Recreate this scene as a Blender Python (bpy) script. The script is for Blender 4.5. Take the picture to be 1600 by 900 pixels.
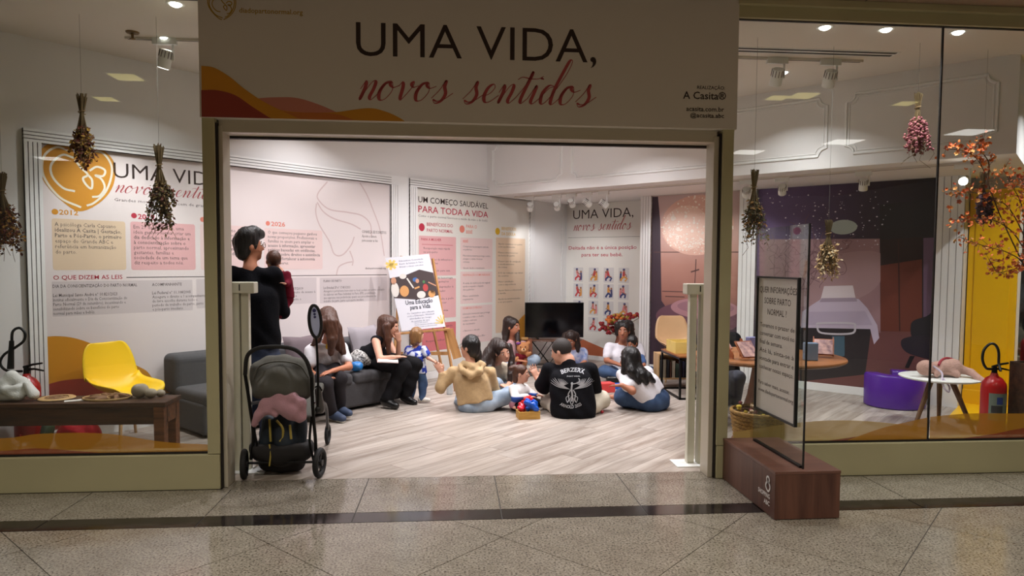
# Shop front with an exhibition about birth, seen from the mall corridor.
import bpy, math, random
import numpy as np
from mathutils import Vector, Matrix
random.seed(7)
for _o in list(bpy.data.objects): bpy.data.objects.remove(_o)
SC = bpy.context.scene
COL = SC.collection
PI = math.pi

# ---------------------------------------------------------------- camera
def make_camera(yaw=.0842, pitch=.0533, roll=.0056, height=1.5):
    c, s = math.cos(yaw), math.sin(yaw)
    fw = Vector((s*math.cos(pitch), c*math.cos(pitch), -math.sin(pitch)))
    r = Vector((c, -s, 0)); u = r.cross(fw)
    r2 = r*math.cos(roll)+u*math.sin(roll); u2 = r2.cross(fw)
    cd = bpy.data.cameras.new('camera'); cd.sensor_width = 36; cd.sensor_fit = 'HORIZONTAL'
    cd.lens = 1073.2/1600*36; cd.shift_y = 19.4/1600; cd.clip_start = .05
    o = bpy.data.objects.new('camera', cd); COL.objects.link(o)
    m = Matrix((r2, u2, -fw)).transposed().to_4x4(); m.translation = (0, 0, height)
    o.matrix_world = m
    SC.camera = o
make_camera()

# ---------------------------------------------------------------- world, exposure
W = bpy.data.worlds.new('world'); SC.world = W; W.use_nodes = True
W.node_tree.nodes['Background'].inputs[0].default_value = (1, .9, .78, 1)
W.node_tree.nodes['Background'].inputs[1].default_value = .05
SC.view_settings.view_transform = 'Standard'; SC.view_settings.look = 'None'
SC.view_settings.exposure = 0.0; SC.view_settings.gamma = 1.0
SC.view_settings.use_curve_mapping = False
SC.cycles.max_bounces = 7; SC.cycles.diffuse_bounces = 3; SC.cycles.glossy_bounces = 3; SC.cycles.transparent_max_bounces = 12
SC.cycles.caustics_reflective = False; SC.cycles.caustics_refractive = False

def area_lamp(name, loc, size, power, col=(1, .985, 1.02), rot=(0, 0, 0), parent=None, spread=PI):
    l = bpy.data.lights.new(name, 'AREA'); l.shape = 'DISK'; l.size = size; l.energy = power; l.color = col
    l.spread = spread
    o = bpy.data.objects.new(name, l); COL.objects.link(o); o.location = loc; o.rotation_euler = rot
    if parent: o.parent = parent
    return o
def spot_lamp(name, loc, target, power, angle=70, blend=.7, col=(1, .985, 1.02), radius=.04):
    l = bpy.data.lights.new(name, 'SPOT'); l.energy = power; l.color = col; l.spot_size = math.radians(angle)
    l.spot_blend = blend; l.shadow_soft_size = radius
    o = bpy.data.objects.new(name, l); COL.objects.link(o); o.location = loc
    o.rotation_euler = (Vector(target)-Vector(loc)).to_track_quat('-Z', 'Y').to_euler()
    return o
POWER_SHOP = 15.0      # each ceiling downlight of the shop
POWER_TRACK = 50.0     # each track spot
POWER_MALL = 22.0       # each added corridor fill lamp

# ---------------------------------------------------------------- helpers: geometry
class MB:
    def __init__(s): s.v = []; s.f = []; s.mi = []; s.cur = 0
    def add(s, vs, fs):
        n = len(s.v); s.v += [tuple(map(float, p)) for p in vs]
        s.f += [tuple(n+i for i in f) for f in fs]; s.mi += [s.cur]*len(fs); return s
    def mat(s, i): s.cur = i; return s
    def box(s, x0, x1, y0, y1, z0, z1):
        return s.add([(x0,y0,z0),(x1,y0,z0),(x1,y1,z0),(x0,y1,z0),(x0,y0,z1),(x1,y0,z1),(x1,y1,z1),(x0,y1,z1)],
                     [(0,3,2,1),(4,5,6,7),(0,1,5,4),(1,2,6,5),(2,3,7,6),(3,0,4,7)])
    def obox(s, c, sz, m=None):
        hx, hy, hz = sz[0]/2, sz[1]/2, sz[2]/2; c = Vector(c); m = m or Matrix.Identity(3)
        P = [c+m@Vector((a*hx, b*hy, d*hz)) for d in (-1, 1) for (a, b) in ((-1,-1),(1,-1),(1,1),(-1,1))]
        return s.add(P, [(0,3,2,1),(4,5,6,7),(0,1,5,4),(1,2,6,5),(2,3,7,6),(3,0,4,7)])
    def tube(s, pts, r, n=8, closed=False, cap=True):
        P = [Vector(p) for p in pts]; k = len(P)
        R = [r]*k if not hasattr(r, '__len__') else list(r)
        up = None; vs = []
        for i in range(k):
            if closed: d = P[(i+1) % k]-P[i-1]
            else: d = P[min(i+1, k-1)]-P[max(i-1, 0)]
            if d.length < 1e-9: d = Vector((0, 0, 1))
            d.normalize()
            if up is None:
                up = Vector((0, 0, 1)) if abs(d.z) < .9 else Vector((1, 0, 0))
            a = d.cross(up)
            if a.length < 1e-6: a = d.cross(Vector((0, 1, 0)))
            a.normalize(); up = a.cross(d)
            vs += [P[i]+(a*math.cos(2*PI*j/n)+up*math.sin(2*PI*j/n))*R[i] for j in range(n)]
        fs = []
        for i in range(k if closed else k-1):
            i2 = (i+1) % k
            fs += [(i*n+j, i*n+(j+1) % n, i2*n+(j+1) % n, i2*n+j) for j in range(n)]
        if cap and not closed: fs += [tuple(range(n))[::-1], tuple((k-1)*n+j for j in range(n))]
        return s.add(vs, fs)
    def cyl(s, p0, p1, r0, r1=None, n=16):
        return s.tube([p0, p1], [r0, r0 if r1 is None else r1], n)
    def lathe(s, prof, n=24, c=(0, 0, 0), a0=0, a1=2*PI, sx=1, sy=1):
        full = abs(a1-a0-2*PI) < 1e-6; m = n if full else n+1
        vs = [(c[0]+sx*r*math.cos(a0+(a1-a0)*j/n), c[1]+sy*r*math.sin(a0+(a1-a0)*j/n), c[2]+z) for (r, z) in prof for j in range(m)]
        fs = []
        for i in range(len(prof)-1):
            for j in range(n):
                j2 = (j+1) % m
                fs.append((i*m+j, i*m+j2, (i+1)*m+j2, (i+1)*m+j))
        if full:
            if prof[0][0] > 1e-6: fs.append(tuple(range(m))[::-1])
            if prof[-1][0] > 1e-6: fs.append(tuple((len(prof)-1)*m+j for j in range(m)))
        return s.add(vs, fs)
    def ell(s, c, r, nu=14, nv=9, m=None):
        r = (r, r, r) if not hasattr(r, '__len__') else r; c = Vector(c); vs = []; fs = []
        m = m or Matrix.Identity(3)
        for i in range(nv+1):
            a = PI*i/nv
            for j in range(nu):
                b = 2*PI*j/nu
                vs.append(c+m@Vector((r[0]*math.sin(a)*math.cos(b), r[1]*math.sin(a)*math.sin(b), -r[2]*math.cos(a))))
        for i in range(nv):
            for j in range(nu):
                fs.append((i*nu+j, i*nu+(j+1) % nu, (i+1)*nu+(j+1) % nu, (i+1)*nu+j))
        return s.add(vs, fs)
    def prism(s, poly, y0, y1):          # polygon in xz, extruded along y
        n = len(poly); vs = [(p[0], y0, p[1]) for p in poly]+[(p[0], y1, p[1]) for p in poly]
        fs = [tuple(range(n)), tuple(range(2*n-1, n-1, -1))]+[(i, n+i, n+(i+1) % n, (i+1) % n) for i in range(n)]
        return s.add(vs, fs)
    def plate(s, poly, z0, z1):          # polygon in xy, extruded along z
        n = len(poly); vs = [(p[0], p[1], z0) for p in poly]+[(p[0], p[1], z1) for p in poly]
        fs = [tuple(range(n))[::-1], tuple(range(n, 2*n))]+[(i, (i+1) % n, n+(i+1) % n, n+i) for i in range(n)]
        return s.add(vs, fs)
    def flat(s, poly, y):                # polygon in xz at depth y, facing -y
        return s.add([(p[0], y, p[1]) for p in poly], [tuple(range(len(poly)))])
    def disc(s, x, z, rx, rz, y, n=20):
        return s.flat([(x+rx*math.cos(2*PI*i/n), z+rz*math.sin(2*PI*i/n)) for i in range(n)], y)
    def rrect(s, x0, x1, z0, z1, y, r=.02, n=4):
        P = []
        for cx, cz, a in ((x1-r, z1-r, 0), (x0+r, z1-r, 90), (x0+r, z0+r, 180), (x1-r, z0+r, 270)):
            P += [(cx+r*math.cos(math.radians(a+90*i/n)), cz+r*math.sin(math.radians(a+90*i/n))) for i in range(n+1)]
        return s.flat(P, y)
    def ribbon(s, pts, w, y):            # flat stroke in xz
        k = len(pts)
        Wd = [w]*k if not hasattr(w, '__len__') else w
        vs = []
        for i in range(k):
            a = pts[max(i-1, 0)]; b = pts[min(i+1, k-1)]
            dx, dz = b[0]-a[0], b[1]-a[1]; l = math.hypot(dx, dz) or 1
            nx, nz = -dz/l*Wd[i]/2, dx/l*Wd[i]/2
            vs += [(pts[i][0]+nx, y, pts[i][1]+nz), (pts[i][0]-nx, y, pts[i][1]-nz)]
        return s.add(vs, [(2*i+1, 2*i+3, 2*i+2, 2*i) for i in range(k-1)])
    def text(s, body, x, z, h, y, width=None, bold=0, align='LEFT', line=1.0, res=2):
        """lettering in xz: h is the height of a capital, (x, z) the start of the first baseline"""
        V2, F2 = text2d(body, bold, align, line, res)
        if len(V2) == 0: return s
        sc = h/.727; sx = sc
        if width:
            sx = width/max(1e-6, V2[:, 0].max()-V2[:, 0].min())
        x0 = x-(V2[:, 0].min()*sx if align == 'LEFT' else 0)
        return s.add([(x0+p[0]*sx, y, z+p[1]*sc) for p in V2], F2)
    def build(s, name, mats, parent=None, loc=None, rz=None, smooth=None, bevel=0, seg=2):
        me = bpy.data.meshes.new(name); me.from_pydata(s.v, [], s.f)
        if not isinstance(mats, (list, tuple)): mats = [mats]
        for m in mats: me.materials.append(m)
        if len(mats) > 1: me.polygons.foreach_set('material_index', s.mi)
        if smooth:
            me.polygons.foreach_set('use_smooth', [True]*len(me.polygons))
            me.set_sharp_from_angle(angle=math.radians(smooth))
        me.update()
        o = bpy.data.objects.new(name, me); COL.objects.link(o)
        if parent: o.parent = parent
        if loc is not None: o.location = loc
        if rz is not None: o.rotation_euler = (0, 0, rz)
        if bevel:
            b = o.modifiers.new('bevel', 'BEVEL'); b.width = bevel; b.segments = seg; b.limit_method = 'ANGLE'; b.angle_limit = .7
        return o

_TXT = {}
def text2d(body, bold, align, line, res):
    k = (body, bold, align, line, res)
    if k not in _TXT:
        c = bpy.data.curves.new('t', 'FONT'); c.body = body; c.size = 1; c.offset = bold; c.align_x = align
        c.space_line = line; c.resolution_u = res; c.fill_mode = 'FRONT'
        o = bpy.data.objects.new('t', c); COL.objects.link(o)
        me = bpy.data.meshes.new_from_object(o.evaluated_get(bpy.context.evaluated_depsgraph_get()))
        V2 = np.array([(v.co.x, v.co.y) for v in me.vertices]); F2 = [tuple(p.vertices) for p in me.polygons]
        bpy.data.objects.remove(o); bpy.data.curves.remove(c); bpy.data.meshes.remove(me)
        _TXT[k] = (V2, F2)
    return _TXT[k]

def spline(pts, n=8, closed=False):
    P = [np.array(p, float) for p in pts]; k = len(P); out = []
    for i in range(k if closed else k-1):
        a = P[i-1] if (closed or i > 0) else 2*P[0]-P[1]
        b, c = P[i], P[(i+1) % k]
        d = P[(i+2) % k] if (closed or i+2 < k) else 2*P[-1]-P[-2]
        for j in range(n):
            t = j/n
            out.append(tuple(.5*((2*b)+(-a+c)*t+(2*a-5*b+4*c-d)*t*t+(-a+3*b-3*c+d)*t**3)))
    if not closed: out.append(tuple(P[-1]))
    return out

def tag(o, label=None, cat=None, group=None, kind=None):
    if label: o['label'] = label
    if cat: o['category'] = cat
    if group: o['group'] = group
    if kind: o['kind'] = kind
    return o
def thing(name, label, cat, loc=(0, 0, 0), rz=0, group=None):
    o = bpy.data.objects.new(name, None); COL.objects.link(o); o.empty_display_size = .1
    o.location = loc; o.rotation_euler = (0, 0, rz)
    return tag(o, label, cat, group)
def struct(o): o['kind'] = 'structure'; return o
def dup(root, loc, rz=None, label=None, group=None):
    r = root.copy(); COL.objects.link(r); r.location = loc
    if rz is not None: r.rotation_euler = (0, 0, rz)
    if label: r['label'] = label
    if group: r['group'] = group
    for ch in list(root.children):
        c = ch.copy(); COL.objects.link(c); c.parent = r
        for g in ch.children:
            d = g.copy(); COL.objects.link(d); d.parent = c
    return r

# room frame: s runs along the long wall (into the shop), t along the mural wall (towards the right)
R2 = math.sqrt(.5)
def st(s, t, z=0): return Vector(((s+t)*R2, (s-t)*R2, z))
RZ_S, RZ_T = PI/4, -PI/4

# ---------------------------------------------------------------- materials
def lin(c):
    return tuple(((v/255)/12.92 if v/255 <= .04045 else ((v/255+.055)/1.055)**2.4) for v in c)+(1,)
def mat(name, col, rough=.6, metal=0, spec=.5, noise=0, nscale=20, bump=0, bscale=60, alpha=1, emit=0, coat=0, stretch=(1, 1, 1), col2=None, sheen=0):
    m = bpy.data.materials.new(name); m.use_nodes = True; nt = m.node_tree; N = nt.nodes; b = N['Principled BSDF']
    c = lin(col); b.inputs['Base Color'].default_value = c
    b.inputs['Roughness'].default_value = rough; b.inputs['Metallic'].default_value = metal
    b.inputs['Specular IOR Level'].default_value = spec
    b.inputs['Coat Weight'].default_value = coat; b.inputs['Sheen Weight'].default_value = sheen
    if alpha < 1: b.inputs['Alpha'].default_value = alpha
    if emit: b.inputs['Emission Color'].default_value = c; b.inputs['Emission Strength'].default_value = emit
    if noise or bump:
        tc = N.new('ShaderNodeTexCoord'); mp = N.new('ShaderNodeMapping'); mp.inputs['Scale'].default_value = stretch
        nt.links.new(tc.outputs['Object'], mp.inputs[0])
    if noise:
        n = N.new('ShaderNodeTexNoise'); n.inputs['Scale'].default_value = nscale; n.inputs['Detail'].default_value = 5
        nt.links.new(mp.outputs[0], n.inputs['Vector'])
        r = N.new('ShaderNodeValToRGB'); e = r.color_ramp.elements
        k2 = lin(col2) if col2 else tuple(v*(1-noise) for v in c[:3])+(1,)
        e[0].position = .35; e[0].color = k2; e[1].position = .65; e[1].color = c
        nt.links.new(n.outputs[0], r.inputs[0]); nt.links.new(r.outputs[0], b.inputs['Base Color'])
    if bump:
        n2 = N.new('ShaderNodeTexNoise'); n2.inputs['Scale'].default_value = bscale; n2.inputs['Detail'].default_value = 4
        nt.links.new(mp.outputs[0], n2.inputs['Vector'])
        bp = N.new('ShaderNodeBump'); bp.inputs['Strength'].default_value = bump; bp.inputs['Distance'].default_value = .01
        nt.links.new(n2.outputs[0], bp.inputs['Height']); nt.links.new(bp.outputs[0], b.inputs['Normal'])
    return m
def wood(name, c1, c2, rough=.5, axis=0, scale=1.0, spec=.4, rand=.0):
    """grain running along the local axis; tone varies from piece to piece"""
    m = bpy.data.materials.new(name); m.use_nodes = True; nt = m.node_tree; N = nt.nodes; b = N['Principled BSDF']
    tc = N.new('ShaderNodeTexCoord'); mp = N.new('ShaderNodeMapping')
    sc = [14*scale]*3; sc[axis] = 1.1*scale; mp.inputs['Scale'].default_value = sc
    oi = N.new('ShaderNodeObjectInfo')
    ad = N.new('ShaderNodeVectorMath'); ad.operation = 'ADD'
    ml = N.new('ShaderNodeVectorMath'); ml.operation = 'SCALE'; ml.inputs['Scale'].default_value = 37
    cb = N.new('ShaderNodeCombineXYZ')
    for i in range(3): nt.links.new(oi.outputs['Random'], cb.inputs[i])
    nt.links.new(cb.outputs[0], ml.inputs[0]); nt.links.new(tc.outputs['Object'], ad.inputs[0]); nt.links.new(ml.outputs[0], ad.inputs[1])
    nt.links.new(ad.outputs[0], mp.inputs[0])
    n = N.new('ShaderNodeTexNoise'); n.inputs['Scale'].default_value = 1; n.inputs['Detail'].default_value = 7; n.inputs['Roughness'].default_value = .65
    n.inputs['Distortion'].default_value = .6
    nt.links.new(mp.outputs[0], n.inputs['Vector'])
    r = N.new('ShaderNodeValToRGB'); e = r.color_ramp.elements
    e[0].position = .32; e[0].color = lin(c2); e[1].position = .62; e[1].color = lin(c1)
    nt.links.new(n.outputs[0], r.inputs[0])
    out = r.outputs[0]
    if rand:
        hs = N.new('ShaderNodeHueSaturation'); mr = N.new('ShaderNodeMapRange')
        mr.inputs['To Min'].default_value = 1-rand; mr.inputs['To Max'].default_value = 1+rand
        nt.links.new(oi.outputs['Random'], mr.inputs[0]); nt.links.new(mr.outputs[0], hs.inputs['Value'])
        nt.links.new(out, hs.inputs['Color']); out = hs.outputs[0]
    nt.links.new(out, b.inputs['Base Color'])
    b.inputs['Roughness'].default_value = rough; b.inputs['Specular IOR Level'].default_value = spec
    bp = N.new('ShaderNodeBump'); bp.inputs['Strength'].default_value = .12; bp.inputs['Distance'].default_value = .004
    nt.links.new(n.outputs[0], bp.inputs['Height']); nt.links.new(bp.outputs[0], b.inputs['Normal'])
    return m
def granite(name, c1, c2, c3, rough=.12):
    m = bpy.data.materials.new(name); m.use_nodes = True; nt = m.node_tree; N = nt.nodes; b = N['Principled BSDF']
    tc = N.new('ShaderNodeTexCoord')
    n1 = N.new('ShaderNodeTexNoise'); n1.inputs['Scale'].default_value = 84; n1.inputs['Detail'].default_value = 3; n1.inputs['Roughness'].default_value = .7
    n2 = N.new('ShaderNodeTexNoise'); n2.inputs['Scale'].default_value = 7; n2.inputs['Detail'].default_value = 4
    for n in (n1, n2): nt.links.new(tc.outputs['Object'], n.inputs['Vector'])
    r = N.new('ShaderNodeValToRGB'); e = r.color_ramp.elements
    e[0].position = .35; e[0].color = lin(c3); e[1].position = .43; e[1].color = lin(c2)
    x = e.new(.58); x.color = lin(c1)
    nt.links.new(n1.outputs[0], r.inputs[0])
    mx = N.new('ShaderNodeMix'); mx.data_type = 'RGBA'; mx.blend_type = 'MULTIPLY'; mx.inputs['Factor'].default_value = .35
    r2 = N.new('ShaderNodeValToRGB'); r2.color_ramp.elements[0].position = .35; r2.color_ramp.elements[0].color = (.5, .46, .42, 1); r2.color_ramp.elements[1].position = .6
    nt.links.new(n2.outputs[0], r2.inputs[0]); nt.links.new(r.outputs[0], mx.inputs['A']); nt.links.new(r2.outputs[0], mx.inputs['B'])
    nt.links.new(mx.outputs['Result'], b.inputs['Base Color'])
    b.inputs['Roughness'].default_value = rough; b.inputs['Specular IOR Level'].default_value = .6
    return m
def glassy(name, tint=(249, 252, 250), refl=.045, rough=0.0):
    """thin clear pane: see-through with a weak angle-dependent mirror"""
    m = bpy.data.materials.new(name); m.use_nodes = True; nt = m.node_tree; N = nt.nodes
    N.remove(N['Principled BSDF']); out = N['Material Output']
    tr = N.new('ShaderNodeBsdfTransparent'); tr.inputs[0].default_value = lin(tint)
    gl = N.new('ShaderNodeBsdfGlossy'); gl.inputs['Roughness'].default_value = rough
    fr = N.new('ShaderNodeLayerWeight'); fr.inputs['Blend'].default_value = .25
    mr = N.new('ShaderNodeMapRange'); mr.inputs['To Min'].default_value = refl; mr.inputs['To Max'].default_value = .9
    pw = N.new('ShaderNodeMath'); pw.operation = 'POWER'; pw.inputs[1].default_value = 3
    nt.links.new(fr.outputs['Facing'], pw.inputs[0]); nt.links.new(pw.outputs[0], mr.inputs[0])
    mx = N.new('ShaderNodeMixShader'); nt.links.new(mr.outputs[0], mx.inputs[0])
    nt.links.new(tr.outputs[0], mx.inputs[1]); nt.links.new(gl.outputs[0], mx.inputs[2]); nt.links.new(mx.outputs[0], out.inputs[0])
    return m
def film(name, col, a=.6):
    """translucent printed film"""
    m = bpy.data.materials.new(name); m.use_nodes = True; nt = m.node_tree; N = nt.nodes
    b = N['Principled BSDF']; b.inputs['Base Color'].default_value = lin(col); b.inputs['Roughness'].default_value = .4
    b.inputs['Alpha'].default_value = a
    return m
def glow(name, col, strength):
    m = bpy.data.materials.new(name); m.use_nodes = True; nt = m.node_tree; N = nt.nodes
    N.remove(N['Principled BSDF']); e = N.new('ShaderNodeEmission'); e.inputs[0].default_value = lin(col); e.inputs[1].default_value = strength
    nt.links.new(e.outputs[0], N['Material Output'].inputs[0]); return m
def gradient(name, stops, axis=2, lo=0., hi=1., rough=.6, noise=.0, nscale=6):
    """printed colour wash along a local axis"""
    m = bpy.data.materials.new(name); m.use_nodes = True; nt = m.node_tree; N = nt.nodes; b = N['Principled BSDF']
    tc = N.new('ShaderNodeTexCoord'); sp = N.new('ShaderNodeSeparateXYZ'); nt.links.new(tc.outputs['Object'], sp.inputs[0])
    mr = N.new('ShaderNodeMapRange'); mr.inputs['From Min'].default_value = lo; mr.inputs['From Max'].default_value = hi
    src = sp.outputs[axis]
    if noise:
        n = N.new('ShaderNodeTexNoise'); n.inputs['Scale'].default_value = nscale; nt.links.new(tc.outputs['Object'], n.inputs['Vector'])
        ma = N.new('ShaderNodeMath'); ma.operation = 'MULTIPLY_ADD'; ma.inputs[1].default_value = noise
        nt.links.new(n.outputs[0], ma.inputs[0]); nt.links.new(src, ma.inputs[2]); src = ma.outputs[0]
    nt.links.new(src, mr.inputs[0])
    r = N.new('ShaderNodeValToRGB'); e = r.color_ramp.elements
    e[0].position, e[0].color = stops[0][0], lin(stops[0][1]); e[1].position, e[1].color = stops[-1][0], lin(stops[-1][1])
    for p, c in stops[1:-1]: x = e.new(p); x.color = lin(c)
    nt.links.new(mr.outputs[0], r.inputs[0]); nt.links.new(r.outputs[0], b.inputs['Base Color'])
    b.inputs['Roughness'].default_value = rough
    return m

M = {}
M['wall'] = mat('white_wall_paint', (232, 228, 226), .7, bump=.03, bscale=180)
M['trim'] = mat('white_trim_paint', (238, 236, 234), .45)
M['groove'] = mat('groove_shadow_gap', (116, 110, 108), .8)
M['groove2'] = mat('pale_groove', (176, 171, 168), .7)
M['ceil'] = mat('ceiling_paint', (226, 218, 208), .8)
M['olive'] = mat('olive_beige_laminate', (186, 178, 140), .45, noise=.05, nscale=3)
M['fascia'] = mat('fascia_vinyl', (214, 206, 194), .5)
M['dark'] = mat('dark_brown_gap', (28, 20, 18), .6)
M['ink'] = mat('dark_brown_print', (46, 28, 22), .6)
M['rose'] = mat('rose_print', (172, 72, 74), .6)
M['white'] = mat('white_plastic', (236, 236, 232), .4)
M['black'] = mat('black_plastic', (18, 18, 19), .45)
M['blackmetal'] = mat('black_metal', (22, 21, 21), .4, metal=.6)
M['glass'] = glassy('shop_glass')
M['lamp'] = glow('lamp_white', (255, 250, 240), 14)
M['granite'] = granite('speckled_granite', (154, 146, 133), (121, 113, 101), (48, 42, 36), .11)
M['grout'] = mat('dark_grout', (66, 60, 54), .7)
M['granite_dark'] = mat('black_marble', (44, 38, 36), .1, noise=.4, nscale=9, col2=(24, 20, 19))
M['plank'] = wood('bleached_oak_plank', (186, 175, 165), (136, 121, 109), .38, 0, 1.0, .35, .10)


# ================================================================ setting
def clip(poly, a, b, c):                  # keep a*x+b*y >= c
    out = []
    for i in range(len(poly)):
        p, q = poly[i], poly[(i+1) % len(poly)]
        dp, dq = a*p[0]+b*p[1]-c, a*q[0]+b*q[1]-c
        if dp >= 0: out.append(p)
        if dp*dq < 0:
            k = dp/(dp-dq); out.append((p[0]+(q[0]-p[0])*k, p[1]+(q[1]-p[1])*k))
    return out
def parea(p): return abs(sum(p[i][0]*p[(i+1) % len(p)][1]-p[(i+1) % len(p)][0]*p[i][1] for i in range(len(p))))/2

FY = 4.615                                 # front plane of the shop front
# corridor floor: a bed with single granite slabs on it
floor_mall = struct(MB().box(-9, 10, -8, 4.79, -.06, -.004).build('floor_corridor', M['grout']))
floor_mall['label'] = 'polished speckled granite corridor floor'
G = .0035
def slab(poly, m, parent, name='tile', top=0.0, th=.006):
    cx = sum(p[0] for p in poly)/len(poly); cy = sum(p[1] for p in poly)/len(poly)
    return MB().plate([(p[0]-cx, p[1]-cy) for p in poly], top-th, top).build(name, m, parent, (cx, cy, 0))
x = -4.09
while x < 6.5:
    slab([(x+G, 4.121+G), (x+.875-G, 4.121+G), (x+.875-G, 4.608), (x+G, 4.608)], M['granite'], floor_mall)
    slab([(x+G, 3.958+G), (x+.875-G, 3.958+G), (x+.875-G, 4.121-G), (x+G, 4.121-G)], M['granite_dark'], floor_mall, 'border_tile')
    x += .875
for i in range(-9, 8):
    for j in range(-9, 8):
        a0, b0 = 3.95+1.247*i, 2.18+1.247*j      # x+y, y-x
        c = [((a-b)/2, (a+b)/2) for a, b in ((a0+G, b0+G), (a0+1.247-G, b0+G), (a0+1.247-G, b0+1.247-G), (a0+G, b0+1.247-G))]
        c = clip(c, 0, -1, -(3.958-G))
        c = clip(c, 0, 1, -1.2) if c else c
        if len(c) > 2 and parea(c) > .004 and -5.2 < sum(p[0] for p in c)/len(c) < 6.6: slab(c, M['granite'], floor_mall)
x = -1.53
for x0, x1 in ((-1.53, -.59), (-.59, .285), (.285, 1.16), (1.16, 1.86)):
    slab([(x0+G, 4.612), (x1-G, 4.612), (x1-G, 4.783), (x0+G, 4.783)], M['granite'], floor_mall, 'threshold_slab')

# shop floor: bleached oak boards laid parallel to the long wall
floor = struct(MB().plate([(-5, 4.785), (7.6, 4.785), (7.6, 5.2), (1.4, 12.2), (.4, 12.2), (-5, 5.0)], -.06, -.005).build('floor', M['dark']))
floor['label'] = 'bleached oak board floor of the shop'
PW, PL = .2, 1.22
_plank = MB().box(-PL/2+.0012, PL/2-.0012, -PW/2+.0012, PW/2-.0012, -.006, 0).build('plank', M['plank'], floor)
_first = True
for k in range(44):
    t = -6.541+PW*(k+.5)
    off = random.random()*PL
    s = -.6-off
    while s < 9.05:
        c = st(s+PL/2, t)
        poly = [tuple(st(a, b)[:2]) for a, b in ((s+.0012, t-PW/2+.0012), (s+PL-.0012, t-PW/2+.0012), (s+PL-.0012, t+PW/2-.0012), (s+.0012, t+PW/2-.0012))]
        ys = [p[1] for p in poly]; s += PL
        if max(ys) < 4.83 or c.x > 5.6 or c.x > 1.2+c.y*.62: continue
        if min(ys) > 4.787 and s < 9.05:
            o = _plank if _first else _plank.copy()
            if not _first: COL.objects.link(o); o.parent = floor
            _first = False; o.location = c; o.rotation_euler = (0, 0, RZ_S)
        else:
            q = clip(poly, 0, 1, 4.787); q = clip(q, -R2, -R2, -9.05) if q else q
            if len(q) > 2 and parea(q) > .002:
                q = [(Matrix.Rotation(-RZ_S, 2) @ (Vector(p)-Vector(c[:2]))) for p in q]
                MB().plate(q, -.006, 0).build('plank', M['plank'], floor, c, RZ_S)

# long wall with the timeline (local x = s, front faces -y)
def wall_st(name, s0, s1, t0, t1, z0, z1, m='wall'):
    o = MB().box(s0, s1, -t1, -t0, z0, z1).build(name, M[m], None, (0, 0, 0), RZ_S)   # local x = s, local y = -t
    return struct(o)
LT = -6.541
wall_left = wall_st('wall_left', .1, 9.3, LT-.12, LT, 0, 3.4)
wall_left['label'] = 'long white wall carrying the timeline panel'
wall_back = wall_st('wall_back', 9.051, 9.3, LT, -4.6, 0, 3.4)
wall_right = wall_st('wall_right', 8.627, 9.3, -4.89, -1.05, 0, 3.4)
wall_right['label'] = 'white wall behind the two photo murals'
M['yellow'] = mat('yellow_gloss_paint', (244, 190, 12), .35)
wall_niche = wall_st('wall_niche', 9.02, 9.3, -1.05, 2.6, 0, 3.4, 'wall')
# ceilings
ceiling = struct(MB().box(-6, 8.5, 5.25, 13, 3.28, 3.36).build('ceiling', M['ceil']))
ceiling_front = struct(MB().box(-6, 8.5, 4.70, 5.25, 3.2, 3.36).build('ceiling_front', M['ceil']))
M['mallceil'] = mat('corridor_ceiling_board', (160, 138, 118), .7, noise=.1, nscale=60)
ceiling_mall = MB().box(-9, 10, -8, 4.6, 3.31, 3.38)
ceiling_mall = struct(ceiling_mall.build('ceiling_corridor', M['mallceil']))
for k in range(6):      # board joints running away from the shop front
    struct(MB().box(-4.4+2.4*k, -4.393+2.4*k, -4, 4.6, 3.3085, 3.3105).build('ceiling_joint', M['dark'], ceiling_mall))
# bulkhead over the mural wall
soffit = wall_st('trim_1', 7.191, 9.06, LT, -.53, 2.452, 3.28)
soffit['label'] = 'white bulkhead with panel mouldings above the murals'
def mould(t0, t1, z0, z1, r=.075):
    def notch(cx, cz, a0):
        return [(cx+r*math.cos(math.radians(a0-90*i/5)), cz+r*math.sin(math.radians(a0-90*i/5))) for i in range(6)]
    P = notch(t0, z0, 90)+notch(t1, z0, 180)+notch(t1, z1, 270)+notch(t0, z1, 360)
    P = []
    for cx, cz, a, b in ((t0, z0, 90, 0), (t1, z0, 180, 90), (t1, z1, 270, 180), (t0, z1, 360, 270)):
        P += [(cx+r*math.cos(math.radians(a+(b-a)*i/5)), cz+r*math.sin(math.radians(a+(b-a)*i/5))) for i in range(6)]
    m = MB()
    for d, rr in ((0, .013), (.028, .006)):
        cxm, czm = (t0+t1)/2, (z0+z1)/2
        m.tube([(7.191, -(cxm+(p[0]-cxm)*(1-d/(t1-t0)*2)), czm+(p[1]-czm)*(1-d/(z1-z0)*2)) for p in P], rr, 6, closed=True)
    return m.build('panel_moulding', M['trim'], soffit, smooth=60)
_zb, _zt = 2.575, 3.14
mould((-6.470, 2.589)[0]+.03, (-5.255, 2.506)[0], _zb, _zt)
mould((-5.094, 2.495)[0], (-2.045, 2.846)[0], _zb, _zt)
mould((-1.870, 2.825)[0], (-0.674, 2.680)[0], _zb, _zt)

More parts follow.
